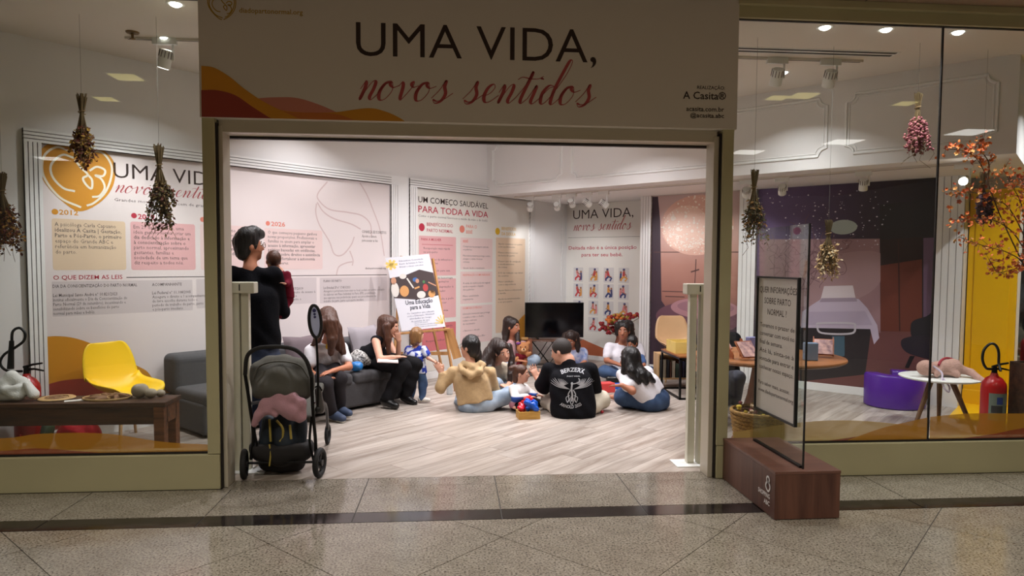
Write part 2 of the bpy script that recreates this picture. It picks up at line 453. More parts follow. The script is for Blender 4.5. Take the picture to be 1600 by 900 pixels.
# fluted white casings on the long wall
def flutes(name, s0, s1, z0, z1, vertical=True, prot=.04, n=4, parent=None, plane='L', m=None):
    """casing of n raised strips with dark gaps"""
    mb = MB(); g = .007
    if plane == 'L': tr = lambda a, b, u0, u1: (a, b, -LT-u1, -LT-u0)     # local y = -t
    if vertical:
        mb.mat(1).box(s0, s1, -LT-prot+.006, -LT, z0, z1).mat(0)
        w = (s1-s0-g*(n-1))/n
        for i in range(n): mb.box(s0+i*(w+g), s0+i*(w+g)+w, -LT-prot, -LT-.002, z0, z1)
    else:
        mb.mat(1).box(s0, s1, -LT-prot+.006, -LT, z0, z1).mat(0)
        w = (z1-z0-g*(n-1))/n
        for i in range(n): mb.box(s0, s1, -LT-prot, -LT-.002, z0+i*(w+g), z0+i*(w+g)+w)
    return struct(mb.build(name, [M['trim'], M['groove']], None, (0, 0, 0), RZ_S))
flutes('trim_2', 1.70, 1.82, 0, 2.45)
flutes('trim_3', 1.70, 5.44, 2.45, 2.555, False)
flutes('trim_4', 5.44, 5.56, 0, 2.45)
flutes('trim_5', 5.735, 5.85, 0, 2.45)
flutes('trim_6', 5.735, 8.2, 2.45, 2.555, False)
struct(MB().box(5.44, 5.735, -LT-.014, -LT, 0, 2.56).build('trim_7', M['trim'], None, None, RZ_S))
# corner pilaster
flutes('trim_8', 8.13, 8.25, 0, 2.452)
struct(MB().box(8.25, 8.93, -LT-.03, -LT, 0, 2.452).build('trim_9', M['trim'], None, None, RZ_S))
flutes('trim_10', 8.93, 9.05, 0, 2.452)

def fl_back(name, s, t0, t1, z0, z1, prot=.04, n=4, base=False):
    mb = MB(); g = .007
    mb.mat(1).box(t0, t1, s-prot+.006, s, z0, z1).mat(0)
    w = (t1-t0-g*(n-1))/n
    for i in range(n): mb.box(t0+i*(w+g), t0+i*(w+g)+w, s-prot, s-.002, z0, z1)
    if base: mb.box(t0-.01, t1+.01, s-prot-.02, s, 0, .24)
    return struct(mb.build(name, [M['trim'], M['groove2']], None, None, RZ_T))     # local x = t, local y = s
fl_back('trim_11', 9.051, -5.03, -4.90, 0, 2.452)
fl_back('trim_12', 8.627, -4.89, -4.73, 0, 2.452)
fl_back('trim_13', 8.627, -3.455, -3.24, 0, 2.452, .07)
fl_back('trim_14', 8.627, -1.30, -1.05, 0, 2.452, .05, 4, True)
for i, (a, b) in enumerate(((-4.73, -3.455), (-3.24, -1.30))):
    struct(MB().box(a, b, 8.612, 8.627, 0, .095).build('baseboard_%d' % (i+1), M['trim'], None, None, RZ_T, bevel=.004))
struct(MB().box(-6.5, -5.03, 9.036, 9.051, 0, .06).build('baseboard_back', M['trim'], None, None, RZ_T))
struct(MB().box(1.82, 5.44, -LT-.012, -LT, 0, .09).build('baseboard_left', M['trim'], None, None, RZ_S))
struct(MB().box(5.85, 8.13, -LT-.012, -LT, 0, .09).build('baseboard_wall', M['trim'], None, None, RZ_S))
# yellow niche at the far right with a tall mirror
niche = thing('niche_panel', 'yellow painted wall panel at the far right beside the mirror', 'wall panel', (0, 0, 0), RZ_T)
MB().box(-1.04, -.60, 8.90, 9.02, 0, 2.32).build('panel_board', M['yellow'], niche, bevel=.006)
MB().box(-.98, -.66, 8.886, 8.90, .28, 2.2).build('raised_panel', M['yellow'], niche, bevel=.006)
MB().box(-1.04, 1.2, 8.86, 9.02, 0, .16).build('skirting_board', M['yellow'], niche, bevel=.004)
MB().box(-.60, 1.2, 8.93, 9.02, 2.1, 2.32).build('top_rail', M['yellow'], niche, bevel=.006)
struct(MB().box(-1.04, 1.2, 7.95, 8.86, -.004, .012).build('floor_niche', M['yellow'], None, None, RZ_T))
M['mirror'] = mat('mirror_silver', (150, 150, 150), .03, metal=1)
mir = thing('wall_mirror', 'tall dark mirror in a white frame beside the yellow panel', 'mirror', (0, 0, 0), RZ_T)
MB().box(-.585, 1.1, 8.985, 9.018, .42, 2.09).build('mirror_glass', M['mirror'], mir)
m_ = MB()
for a in ((-.60, 1.15, .36, .43), (-.60, 1.15, 2.06, 2.1), (-.60, -.575, .43, 2.06)): m_.box(a[0], a[1], 8.965, 9.02, a[2], a[3])
m_.build('mirror_frame', M['trim'], mir)
# shop front carcass
def fr(name, x0, x1, y0, y1, z0, z1, m='olive', bev=.004): return struct(MB().box(x0, x1, y0, y1, z0, z1).build(name, M[m], None, bevel=bev))
fr('trim_15', -5.2, -1.54, FY, 4.80, 0, .232)['label'] = 'olive laminate plinth under the window with the rustic bench'
fr('trim_16', 1.835, 6.6, FY, 4.80, 0, .232)['label'] = 'olive laminate plinth under the window with the dried flowers'
fr('trim_17', -1.617, -1.538, FY, 4.78, .236, 2.43)
fr('trim_18', 1.832, 1.912, FY, 4.78, .236, 2.43)
fr('trim_19', -1.538, -1.527, 4.63, 4.80, 0, 2.40, 'dark', 0)
fr('trim_20', 1.821, 1.831, 4.63, 4.80, 0, 2.40, 'dark', 0)
M['olive2'] = mat('jamb_metal', (190, 180, 160), .35)
fr('trim_21', -1.527, -1.500, 4.65, 4.80, 0, 2.385, 'olive2')
fr('trim_22', 1.785, 1.821, 4.65, 4.80, 0, 2.385, 'olive2')
fr('trim_23', -1.527, 1.808, 4.66, 4.80, 2.345, 2.44, 'olive2')
fr('trim_24', -1.53, 1.81, 4.80, 4.84, 2.33, 2.40, 'dark', 0)
fr('trim_25', -5.2, -1.62, FY+.01, 4.695, 3.185, 3.33)
fr('trim_26', 1.915, 6.6, FY+.01, 4.695, 3.185, 3.33)
fr('trim_27', 1.915, 6.6, FY-.03, FY+.01, 3.262, 3.31)
struct(MB().box(-1.62, 1.92, 4.68, 4.80, 2.44, 3.33).build('wall_header', M['olive']))
# glass: one pane to the left, two to the right with a dark butt joint
window_1 = struct(MB().box(-5.2, -1.617, 4.66, 4.668, .232, 3.185).build('window_1', M['glass']))
window_2 = struct(MB().box(1.912, 3.428, 4.66, 4.668, .232, 3.185).build('window_2', M['glass']))
window_3 = struct(MB().box(3.434, 6.6, 4.66, 4.668, .232, 3.185).build('window_3', M['glass']))
struct(MB().box(3.426, 3.436, 4.657, 4.671, .232, 3.185).build('glazing_joint', M['dark'], window_2))
for w, a, b in ((window_1, -5.2, -1.617), (window_2, 1.912, 3.43), (window_3, 3.434, 6.6)):
    MB().box(a, b, 4.645, 4.682, .225, .246).build('window_frame', M['dark'], w)
    MB().box(a, b, 4.652, 4.676, 3.179, 3.19).build('window_frame', M['dark'], w)
# printed film along the foot of the glass
def waves(parent, name, top, m, y, x0, x1, zb=.246):
    P = spline(top, 10)
    P = [p for p in P if x0 <= p[0] <= x1]
    MB().flat([(P[0][0], zb)]+P+[(P[-1][0], zb)], y).build(name, m, parent)
F1 = film('amber_film', (206, 146, 44), .78); F2 = film('rose_film', (170, 80, 60), .62); F3 = film('sand_film', (214, 180, 110), .8)
waves(window_1, 'printed_film', [(-4.2, .3), (-3.3, .36), (-2.9, (-2.904, 0.354)[1]), ((-2.669, 0.379)[0], (-2.669, 0.379)[1]), ((-2.275, 0.373)[0], (-2.275, 0.373)[1]), ((-1.917, 0.313)[0], (-1.917, 0.313)[1]), ((-1.625, 0.291)[0], (-1.625, 0.291)[1]), (-1.5, .29)], F1, 4.6565, -4.1, -1.62)
waves(window_1, 'printed_film', [(-4.2, .3), (-3.2, .27), ((-2.907, 0.271)[0], (-2.907, 0.271)[1]), ((-2.711, 0.284)[0], (-2.711, 0.284)[1]), ((-2.516, 0.268)[0], (-2.516, 0.268)[1]), ((-2.319, 0.235)[0], .247)], F2, 4.655, -4.1, -2.3)
waves(window_2, 'printed_film', [(1.85, .30), ((2.438, 0.378)[0], (2.438, 0.378)[1]), ((2.817, 0.391)[0], (2.817, 0.391)[1]), ((3.202, 0.358)[0], (3.202, 0.358)[1]), ((3.643, 0.291)[0], (3.643, 0.291)[1])], F3, 4.6565, 1.92, 3.428)
waves(window_2, 'printed_film', [((2.679, 0.236)[0], .247), ((2.916, 0.274)[0], (2.916, 0.274)[1]), ((3.157, 0.279)[0], (3.157, 0.279)[1]), ((3.498, 0.251)[0], (3.498, 0.251)[1])], F2, 4.655, 1.92, 3.428)
waves(window_2, 'printed_film', [((2.821, 0.271)[0], .25), ((3.058, 0.327)[0], (3.058, 0.327)[1]), ((3.250, 0.371)[0], (3.250, 0.371)[1]), ((3.491, 0.419)[0], (3.491, 0.419)[1])], F1, 4.6535, 1.92, 3.428)
waves(window_3, 'printed_film', [(3.3, (3.346, 0.393)[1]), ((3.418, 0.406)[0], (3.418, 0.406)[1]), ((3.735, 0.429)[0], (3.735, 0.429)[1]), ((4.132, 0.424)[0], (4.132, 0.424)[1]), (4.6, .42), (5.2, .36)], F1, 4.6565, 3.434, 5.1)
waves(window_3, 'printed_film', [((3.695, 0.224)[0], .247), ((3.940, 0.277)[0], (3.940, 0.277)[1]), ((4.137, 0.311)[0], (4.137, 0.311)[1]), (4.6, .36), (5.2, .3)], F2, 4.655, 3.434, 5.1)


# ================================================================ printed graphics
def T(mb, body, a, b, c=None, y=0, bold=0, align='LEFT', res=2):
    """a = baseline start, b = a point at capital height, c = a point at the end of the line"""
    return mb.text(body, a[0], a[1], abs(b[1]-a[1]), y, (c[0]-a[0]) if c else None, bold, align, res=res)
def para(mb, lines, a, h, pitch, width, y, bold=(), bo=.009, wgt=0):
    ws = [np.ptp(text2d(l, bo if i in bold else wgt, 'LEFT', 1.0, 1)[0][:, 0]) if l.strip() else 0 for i, l in enumerate(lines)]
    k = width/max(ws)
    for i, l in enumerate(lines):
        if l.strip(): mb.text(l, a[0], a[1]-i*pitch, h, y, ws[i]*k, bo if i in bold else wgt, res=1)
    return mb
SCRIPT = {
 'n': ([[(0,.55),(.14,.98),(.2,.6),(.14,0),(.2,.25),(.42,.9),(.6,.98),(.62,.6),(.56,.15),(.68,.0),(.9,.3)]], .9),
 'o': ([[(.0,.3),(.12,.75),(.45,1.0),(.2,.9),(.05,.45),(.16,.02),(.42,.05),(.62,.5),(.5,.95),(.42,.85),(.62,.68),(.9,.8)]], .86),
 'v': ([[(0,.75),(.12,.98),(.22,.7),(.28,.05),(.46,.25),(.68,.8),(.66,1.02),(.58,.88),(.72,.72),(.95,.8)]], .9),
 's': ([[(0,.15),(.25,.6),(.42,1.12),(.44,.8),(.6,.4),(.5,.02),(.25,-.12),(.1,.08),(.3,.0),(.6,.1),(.95,.45)]], .9),
 'e': ([[(0,.3),(.32,.5),(.46,.82),(.34,1),(.14,.8),(.08,.35),(.22,.02),(.46,.06),(.78,.4)]], .74),
 't': ([[(0,.3),(.25,.9),(.42,1.75),(.36,1.1),(.27,.25),(.36,.0),(.62,.3)], [(-.2,1.28),(0,1.42),(.45,1.34),(.8,1.36),(1.0,1.5)]], .6),
 'i': ([[(0,.3),(.22,.98),(.22,.55),(.2,.12),(.34,.0),(.6,.32)], [(.36,1.32),(.37,1.4),(.38,1.33)]], .58),
 'd': ([[(.0,.3),(.3,.85),(.52,.95),(.25,1),(.05,.55),(.14,.03),(.36,.1),(.62,.7),(.9,1.6),(.98,2.3),(.84,2.4),(.72,1.8),(.58,.8),(.6,.1),(.74,.0),(1.0,.35)]], .98),
}
def script(mb, word, a, xh, width, y, thin=.038, thick=.19):
    x = 0; strokes = []
    for ch in word:
        if ch == ' ': x += .62; continue
        ss, adv = SCRIPT[ch]
        for k in ss: strokes.append([(x+p[0]+.32*p[1], p[1]) for p in k])
        x += adv
    k = width/(x+.1)
    for q in strokes:
        P = spline(q, 7); Wd = []
        for i in range(len(P)):
            u, v = P[max(i-1, 0)], P[min(i+1, len(P)-1)]
            d = math.hypot(v[0]-u[0], v[1]-u[1]) or 1
            dn = max(0, -(v[1]-u[1])/d)
            Wd.append((thin+(thick-thin)*dn**1.3)*xh)
        Wd = [sum(Wd[max(0, i-2):i+3])/len(Wd[max(0, i-2):i+3]) for i in range(len(Wd))]
        mb.ribbon([(a[0]+p[0]*k, a[1]+p[1]*xh) for p in P], Wd, y)
    return mb
HEART = [(0,-1),(-.45,-.72),(-.85,-.25),(-1.02,.25),(-.9,.72),(-.55,.95),(-.2,.85),(0,.6),(.3,.85),(.68,.88),(.98,.55),(1.0,.1),(.85,-.35),(.5,-.75)]
HSTROKES = [[(.05,-.88),(-.5,-.62),(-.88,-.05),(-.86,.5),(-.55,.8),(-.25,.75)], [(-.1,.55),(-.4,.6),(-.68,.3),(-.66,-.05),(-.4,-.35),(-.1,-.42)],
            [(-.08,.5),(.08,.28),(.25,.1),(.12,-.02),(.2,-.2),(.34,-.3),(.36,-.05),(.25,.1)], [(.3,.22),(.5,.36),(.72,.28),(.66,.1),(.45,.1),(.62,.0),(.7,-.25),(.55,-.5),(.35,-.55)],
            [(.1,.5),(.35,.78),(.68,.78),(.9,.45),(.88,.05),(.7,-.4),(.4,-.72),(.2,-.82)]]
def heart_logo(c, r, y, solid, line, parent, w=.05):
    if solid: MB().flat([(c[0]+p[0]*r, c[1]+p[1]*r) for p in spline(HEART, 5, True)], y).build('logo_heart', solid, parent)
    m = MB()
    for k in HSTROKES: m.ribbon([(c[0]+p[0]*r, c[1]+p[1]*r) for p in spline(k, 6)], w*r, y-.0006)
    if not solid: m.ribbon([(c[0]+p[0]*r, c[1]+p[1]*r) for p in spline(HEART, 5, True)], w*r, y-.0006)
    m.build('logo_lines', line, parent)
K = {}
K['mustard'] = mat('mustard_print', (206, 140, 34), .55); K['orange'] = mat('orange_print', (196, 112, 48), .55)
K['brick'] = mat('brick_red_print', (150, 58, 44), .55); K['blush'] = mat('blush_print', (200, 126, 108), .55)
K['gold'] = mat('gold_print', (176, 138, 40), .5); K['cream'] = mat('cream_print', (232, 224, 206), .55)
K['paper'] = mat('banner_vinyl', (226, 214, 212), .5); K['paper2'] = mat('banner_vinyl_white', (226, 222, 214), .5)
K['beige'] = mat('beige_box_print', (222, 196, 168), .55); K['pink'] = mat('pink_box_print', (222, 172, 172), .55)
K['palepink'] = mat('pale_pink_box_print', (228, 202, 198), .55); K['greybox'] = mat('grey_box_print', (206, 194, 194), .55)
K['coral'] = mat('coral_print', (222, 130, 112), .55); K['crimson'] = mat('crimson_print', (180, 46, 66), .55)
K['grey'] = mat('grey_print', (92, 82, 82), .6); K['hair'] = mat('fine_line_print', (206, 184, 182), .55)
K['hotpink'] = mat('strong_pink_box_print', (206, 116, 120), .55); K['yellowdot'] = mat('yellow_print', (214, 170, 30), .55)
K['terra'] = mat('terracotta_print', (186, 104, 70), .55)

# --- fascia sign over the entrance
fas = thing('fascia_sign', 'wide fascia sign over the entrance with brown and rose lettering', 'sign')
MB().box(-1.622, 1.922, 4.600, 4.68, 2.425, 3.305).build('sign_board', M['fascia'], fas, bevel=.002)
def fwave(name, pts, m, y):
    P = [(p[0], max(p[1], 2.427)) for p in spline(pts, 8)]
    MB().flat([(P[0][0], 2.427)]+P+[(P[-1][0], 2.427)], y).build(name, m, fas)
fwave('wave_print', [(-1.311, 2.529), (-1.266, 2.551), (-1.145, 2.562), (-1.012, 2.561), (-0.878, 2.524), (-0.764, 2.477), (-0.654, 2.422), (-0.617, 2.402)], K['blush'], 4.5990)
fwave('wave_print', [(-1.311, 2.537), (-1.195, 2.499), (-1.058, 2.474), (-0.903, 2.470), (-0.764, 2.477), (-0.562, 2.507), (-0.451, 2.489), (-0.356, 2.449), (-0.293, 2.405)], K['mustard'], 4.5984)
fwave('wave_print', [(-1.394, 2.608), (-1.311, 2.545), (-1.195, 2.499), (-1.058, 2.470), (-0.903, 2.470), (-0.748, 2.461), (-0.625, 2.418)], K['orange'], 4.5978)
fwave('wave_print', [(-1.606, 2.748), (-1.527, 2.738), (-1.432, 2.684), (-1.346, 2.614), (-1.234, 2.539), (-1.126, 2.485), (-0.969, 2.415)], K['mustard'], 4.5972)
fwave('wave_print', [(-1.609, 2.595), (-1.510, 2.597), (-1.398, 2.568), (-1.291, 2.497), (-1.171, 2.422)], K['brick'], 4.5966)
m_ = MB(); T(m_, 'UMA VIDA,', (-0.635, 2.842), (-0.633, 3.070), (0.943, 2.890), 4.5985, -.004, res=4)
def islands(mb):
    par = list(range(len(mb.v)))
    def find(a):
        while par[a] != a: par[a] = par[par[a]]; a = par[a]
        return a
    for f in mb.f:
        for b in f[1:]: par[find(f[0])] = find(b)
    g = {}
    for f in mb.f: g.setdefault(find(f[0]), []).append(f)
    return list(g.values())
for fs_ in islands(m_):
    ids = sorted({i for f in fs_ for i in f}); ix = {v: k for k, v in enumerate(ids)}
    MB().add([m_.v[i] for i in ids], [tuple(ix[i] for i in f) for f in fs_]).build('letter', M['ink'], fas)
m_ = MB(); script(m_, 'novos sentidos', (-0.632, 2.563), .120, (0.934, 2.594)[0]-(-0.632, 2.554)[0], 4.5982); m_.build('script_lettering', M['rose'], fas)
m_ = MB()
T(m_, 'REALIZAÇÃO:', (1.638, 2.689), (1.638, 2.712), (1.831, 2.694), 4.5985, .01); T(m_, 'A Casita®', (1.541, 2.622), (1.540, 2.673), (1.841, 2.629), 4.5985, .012)
T(m_, 'acasita.com.br', (1.565, 2.541), (1.565, 2.573), (1.829, 2.547), 4.5985, .014); T(m_, '@acasita.abc', (1.593, 2.499), (1.592, 2.529), (1.830, 2.504), 4.5985, .014)
m_.build('credit_lettering', M['ink'], fas)
m_ = MB(); T(m_, 'diadopartonormal.org', (-1.367, 3.089), (-1.366, 3.121), (-0.970, 3.095), 4.5985, .012); m_.build('web_address_lettering', K['gold'], fas)
heart_logo((-1.473, 3.125), .085, 4.5985, None, K['gold'], fas, .07)

# --- timeline banner on the long wall (local x = s, local y = -t)
ban = thing('timeline_banner', 'long pale pink timeline banner with yellow heart logo on the left wall', 'banner', (0, 0, 0), RZ_S)
YB = -LT-.006
MB().box(1.825, 5.435, YB, -LT-.0005, .1, 2.447).build('banner_sheet', K['paper'], ban)
heart_logo((2.088, 2.205), .285, YB-.001, K['mustard'], K['cream'], ban, .06)
m_ = MB(); T(m_, 'UMA VIDA,', (2.360, 2.232), (2.364, 2.370), (3.380, 2.333), YB-.001, -.004, res=3); m_.build('title_lettering', M['ink'], ban)
m_ = MB(); script(m_, 'novos sentidos', (2.363, 2.105), .064, (3.371, 2.188)[0]-(2.363, 2.105)[0], YB-.001); m_.build('script_lettering', M['rose'], ban)
m_ = MB(); T(m_, 'Grandes movimentos nascem de grandes ideias', (2.361, 2.027), (2.361, 2.055), (3.369, 2.101), YB-.001, 0, res=1); m_.build('subtitle_lettering', K['grey'], ban)
def wbox(x0, y0, x1, y1, m, name='text_box', r=.02):
    MB().rrect(x0[0], x1[0], y1[1], y0[1], YB-.0006, r).build(name, m, ban)
wbox((1.884, 1.857), (1.884, 1.852), (2.446, 1.882), (1.873, 1.427), K['beige'])
wbox((2.487, 1.862), (2.487, 1.856), (3.062, 1.885), (2.478, 1.425), K['pink'])
wbox((3.111, 1.869), (3.111, 1.863), (3.719, 1.892), (3.103, 1.423), K['palepink'])
wbox((3.775, 1.862), (3.775, 1.855), (4.476, 1.886), (3.769, 1.427), K['palepink'])
wbox((1.871, 1.343), (1.870, 1.332), (3.027, 1.314), (1.863, 1.042), K['greybox'], r=.008); wbox((3.064, 1.325), (3.064, 1.337), (4.395, 1.291), (3.059, 1.056), K['greybox'], r=.008)
wbox((4.437, 1.305), (4.437, 1.333), (5.385, 1.275), (4.434, 1.049), K['greybox'], r=.008)
for i, (c, a, b, e, m, yr) in enumerate((((1.910, 1.906), (1.939, 1.886), (1.941, 1.928), (2.080, 1.894), K['mustard'], '2012'), ((2.520, 1.909), (2.552, 1.882), (2.553, 1.928), (2.695, 1.890), K['crimson'], '2019'),
                          ((3.137, 1.907), (3.180, 1.885), (3.181, 1.928), (3.346, 1.893), K['coral'], '2023'), ((3.819, 1.903), (3.855, 1.879), (3.856, 1.925), (4.018, 1.886), K['coral'], '2026'))):
    q = MB().disc(c[0], c[1], .024, .024, YB-.0008); T(q, yr, a, b, e, YB-.0008, .02); q.build('year_lettering', m, ban)
m_ = MB()
para(m_, ['A psicóloga Carla Capuano', 'idealizou A Casita | Gestação,', 'Parto e Pós-Parto, o primeiro', 'espaço do Grande ABC e', 'referência em humanização', 'do parto.'], (1.905, 1.790), .034, .0455, (2.413, 1.813)[0]-(1.905, 1.790)[0], YB-.001, (1, 2))
para(m_, ['Em 29 de setembro, uma', 'ideia ganhou forma: criar um', 'dia dedicado à informação e', 'à conscientização sobre o', 'parto normal, aproximando', 'gestantes, famílias e', 'sociedade de um tema que', 'diz respeito a todos nós.'], (2.513, 1.795), .034, .0455, (3.019, 1.816)[0]-(2.513, 1.795)[0], YB-.001, (2, 3))
para(m_, ['O movimento cresceu', 'e a data virou lei em', '2023, com ações de', 'conscientização e', 'rodas de conversa', 'abertas a toda a', 'população'], (3.147, 1.797), .034, .0455, (3.662, 1.818)[0]-(3.147, 1.797)[0], YB-.001, (2, 3, 4))
para(m_, ['O que começou pequeno ganhou', 'novas proporções. Profissionais e', 'famílias se unem para ampliar o', 'acesso à informação, apresentar', 'práticas baseadas em evidências,', 'dialogar sobre direitos e assistência', 'segura e fortalecer a autonomia', 'das mulheres.'], (3.818, 1.798), .034, .0455, (4.442, 1.821)[0]-(3.818, 1.798)[0], YB-.001, (3, 4, 5, 6))
para(m_, ['DIA DA CONSCIENTIZAÇÃO DO PARTO NORMAL', '', 'Lei Municipal Santo André nº 10.821/2023', 'Institui oficialmente o Dia da Conscientização do', 'Parto Normal (29 de setembro), incentivando e', 'sensibilizando sobre os benefícios do parto', 'normal para mães e bebês.'], (1.878, 1.280), .028, .0375, (2.533, 1.264)[0]-(1.878, 1.280)[0], YB-.001, (0, 2))
para(m_, ['ACOMPANHANTE', '', 'Lei Federal nº 11.108/2005', 'Assegura o direito a 1 acompanhante', 'de livre escolha durante todo o', 'período de trabalho de parto, parto', 'e pós-parto imediato.'], (2.660, 1.279), .028, .0375, (3.150, 1.268)[0]-(2.660, 1.279)[0], YB-.001, (0, 2))
para(m_, ['ALÍVIO DA DOR', '', 'Lei Estadual SP nº 17.137/2019', 'Garante à gestante o direito de acesso à', 'analgesia, farmacológica e', 'não farmacológica, durante o', 'trabalho de parto.'], (3.752, 1.282), .028, .0375, (4.379, 1.271)[0]-(3.752, 1.282)[0], YB-.001, (0, 2))
para(m_, ['PLANO DE PARTO', '', 'Lei Estadual SP nº 17.431/2021', 'Assegura à parturiente bem-estar no local, poderá ser escrito e incluído', 'de elaborar um Plano Individual de Parto (PIP), possibilitando', 'que expresse suas preferências quanto aos procedimentos de', 'trabalho de parto, parto e pós-parto imediato.'], (4.486, 1.283), .028, .0375, (5.346, 1.268)[0]-(4.486, 1.283)[0], YB-.001, (0, 2))
para(m_, ['CONHEÇA SEUS DIREITOS', 'Aponte a câmera', 'para acessar as leis'], (5.017, 1.850), .034, .05, (5.378, 1.863)[0]-(5.017, 1.850)[0], YB-.001, (0,))
T(m_, 'diadopartonormal.org', (5.060, 1.428), (5.060, 1.450), (5.366, 1.427), YB-.001, .012, res=1)
m_.ribbon([(2.444, 1.360), (5.386, 1.359)], .007, YB-.0008)
m_.build('body_lettering', K['grey'], ban)
m_ = MB(); T(m_, 'O QUE DIZEM AS LEIS', (1.884, 1.348), (1.885, 1.385), (2.412, 1.343), YB-.001, .005); m_.build('heading_lettering', K['crimson'], ban)
m_ = MB()
for k in ([(4.548, 2.399), (4.431, 2.269), (4.430, 2.192), (4.570, 2.096), (4.829, 2.076), (5.018, 2.050), (5.138, 1.960), (5.156, 1.810)], [(4.994, 2.426), (5.094, 2.294), (5.177, 2.135), (5.281, 1.905), (5.347, 1.585)],
          [(4.413, 2.163), (4.494, 2.063), (4.637, 1.993), (4.863, 1.946), (4.999, 1.893)], [(4.405, 2.148), (4.396, 2.043), (4.443, 1.912), (4.566, 1.740), (4.633, 1.598), (4.745, 1.592), (4.861, 1.704), (4.907, 1.801)],
          [(4.843, 1.638), (4.887, 1.535), (4.877, 1.469)], [(4.656, 1.360), (4.692, 1.454), (4.789, 1.498), (4.878, 1.513)]):
    m_.ribbon(spline(k, 8), .015, YB-.0004)
m_.build('mother_and_baby_line_drawing', K['hair'], ban)
def lwave(name, pts, m, y):
    P = spline(pts, 8); MB().flat([(P[0][0], .102)]+P+[(P[-1][0], .102)], y).build(name, m, ban)
lwave('wave_print', [(1.822, 0.881), (1.904, 0.880), (2.021, 0.855), (2.165, 0.789), (2.340, 0.672), (2.577, 0.525), (2.782, 0.364), (3.6, .3), (4.2, .103)], K['mustard'], YB-.0004)
lwave('wave_print', [(1.812, 0.486), (1.941, 0.506), (2.109, 0.496), (2.257, 0.433), (2.383, 0.290), (2.95, .103)], K['brick'], YB-.001)

# --- second banner on the long wall
ban2 = thing('benefits_banner', 'tall white banner with three text columns beside the easel', 'banner', (0, 0, 0), RZ_S)
MB().box(5.852, 8.128, YB, -LT-.0005, .1, 2.447).build('banner_sheet', K['paper2'], ban2)
ban_keep = ban; ban = ban2
m_ = MB(); T(m_, 'UM COMEÇO SAUDÁVEL', (5.895, 2.271), (5.895, 2.349), (7.205, 2.282), YB-.001, .005); m_.build('title_lettering', M['ink'], ban2)
m_ = MB(); T(m_, 'PARA TODA A VIDA', (5.895, 2.147), (5.895, 2.233), (7.205, 2.151), YB-.001, .008); m_.build('title_lettering', K['crimson'], ban2)
m_ = MB(); T(m_, 'Como o parto normal favorece a saúde da mãe e do bebê', (5.895, 2.088), (5.895, 2.120), (7.192, 2.093), YB-.001, 0, res=1)
XC = [(5.905, 1.851), (6.569, 1.874), (6.654, 1.877), (7.301, 1.899), (7.377, 1.875), (8.037, 1.896)]
zt_ = XC[0][1]; zt3 = XC[4][1]
for (a, b, z1, z0, k) in ((XC[0], XC[1], zt_, 1.34, 'pink'), (XC[0], XC[1], 1.30, .78, 'pink'), ((XC[0][0]+.05, 0), XC[1], .72, .36, 'hotpink'), (XC[2], XC[3], zt_, 1.42, 'palepink'),
                          (XC[2], XC[3], 1.39, .95, 'palepink'), (XC[2], XC[3], .92, .4, 'palepink'), (XC[4], XC[5], zt3, .5, 'beige')):
    MB().rrect(a[0], b[0], z0, z1, YB-.0006, .012).build('text_box', K[k], ban2)
para(m_, ['Recuperação mais rápida', 'no pós-parto', '', 'Menor risco de infecções e', 'complicações', '', 'Alta mais cedo para casa', '', 'Menor risco de hemorragia', 'nas próximas gestações'], (XC[0][0]+.08, zt_-.17), .028, .048, .52, YB-.001)
para(m_, ['Melhor adaptação à', 'amamentação', '', 'Contato pele a pele', 'logo ao nascer', '', 'Mais autonomia'], (XC[0][0]+.12, 1.18), .028, .052, .5, YB-.001)
para(m_, ['O bebê nasce quando', 'está pronto', '', 'Respira melhor'], (XC[0][0]+.12, .66), .028, .06, .48, YB-.001)
w2 = XC[3][0]-XC[2][0]-.1
para(m_, ['Compressa na passagem estimula', 'os pulmões', '', 'Microbiota materna protege contra', 'alergias e outras doenças', 'crônicas', '', 'Vínculo desde o nascimento'], (XC[2][0]+.05, zt_-.13), .026, .042, w2, YB-.001)
para(m_, ['A saída do bebê pela via vaginal', 'ajuda a expelir o líquido', 'dos pulmões', '', 'Maior estabilidade', 'respiratória'], (XC[2][0]+.05, 1.22), .026, .044, w2, YB-.001)
para(m_, ['Liberação hormonal que protege', 'e acalma a mãe e o bebê,', 'reduz o estresse', 'do nascimento', '', 'e favorece o vínculo', '', 'Conexão entre mãe e filho'], (XC[2][0]+.05, .80), .026, .046, w2, YB-.001)
w3 = XC[5][0]-XC[4][0]-.1
para(m_, ['Apoio contínuo no parto', 'com acolhimento', '', 'Menos intervenções', 'na hora do parto', '', 'Menor uso de analgesia', 'e medicamentos', 'de rotina', '', '51% de redução nas taxas', 'de cesárea', '', 'Maior satisfação', 'com a experiência', '', 'Apoio físico e emocional', 'à família', '', 'Ajuda na amamentação', 'e no pós-parto'], (XC[4][0]+.05, zt3-.1), .026, .042, w3, YB-.001)
m_.build('body_lettering', K['grey'], ban2)
for c, k, l1, l2, a in (((5.954, 1.958), 'crimson', 'BENEFÍCIOS DO', 'PARTO NORMAL', (6.030, 1.961)), ((6.685, 1.964), 'coral', 'PARA O', 'BEBÊ', (6.753, 1.967)), ((7.411, 1.963), 'yellowdot', 'BENEFÍCIOS', 'DA DOULA', (7.488, 1.970))):
    q = MB().disc(c[0], c[1], .05, .05, YB-.0008)
    q.text(l1, a[0]+.01, a[1]+.018, .045, YB-.0008, None if k != 'crimson' else .47, .006, res=2); q.text(l2, a[0]+.01, a[1]-.058, .045, YB-.0008, None if k != 'crimson' else .47, .006, res=2)
    q.build('heading_lettering', K[k], ban2)
m_ = MB(); T(m_, 'PARA A MULHER', (5.943, 1.791), (5.943, 1.824), (6.297, 1.781), YB-.001, .006, res=2); m_.ribbon([(XC[0][0]+.05, zt_-.11), (XC[1][0]-.06, zt_-.11)], .005, YB-.001)
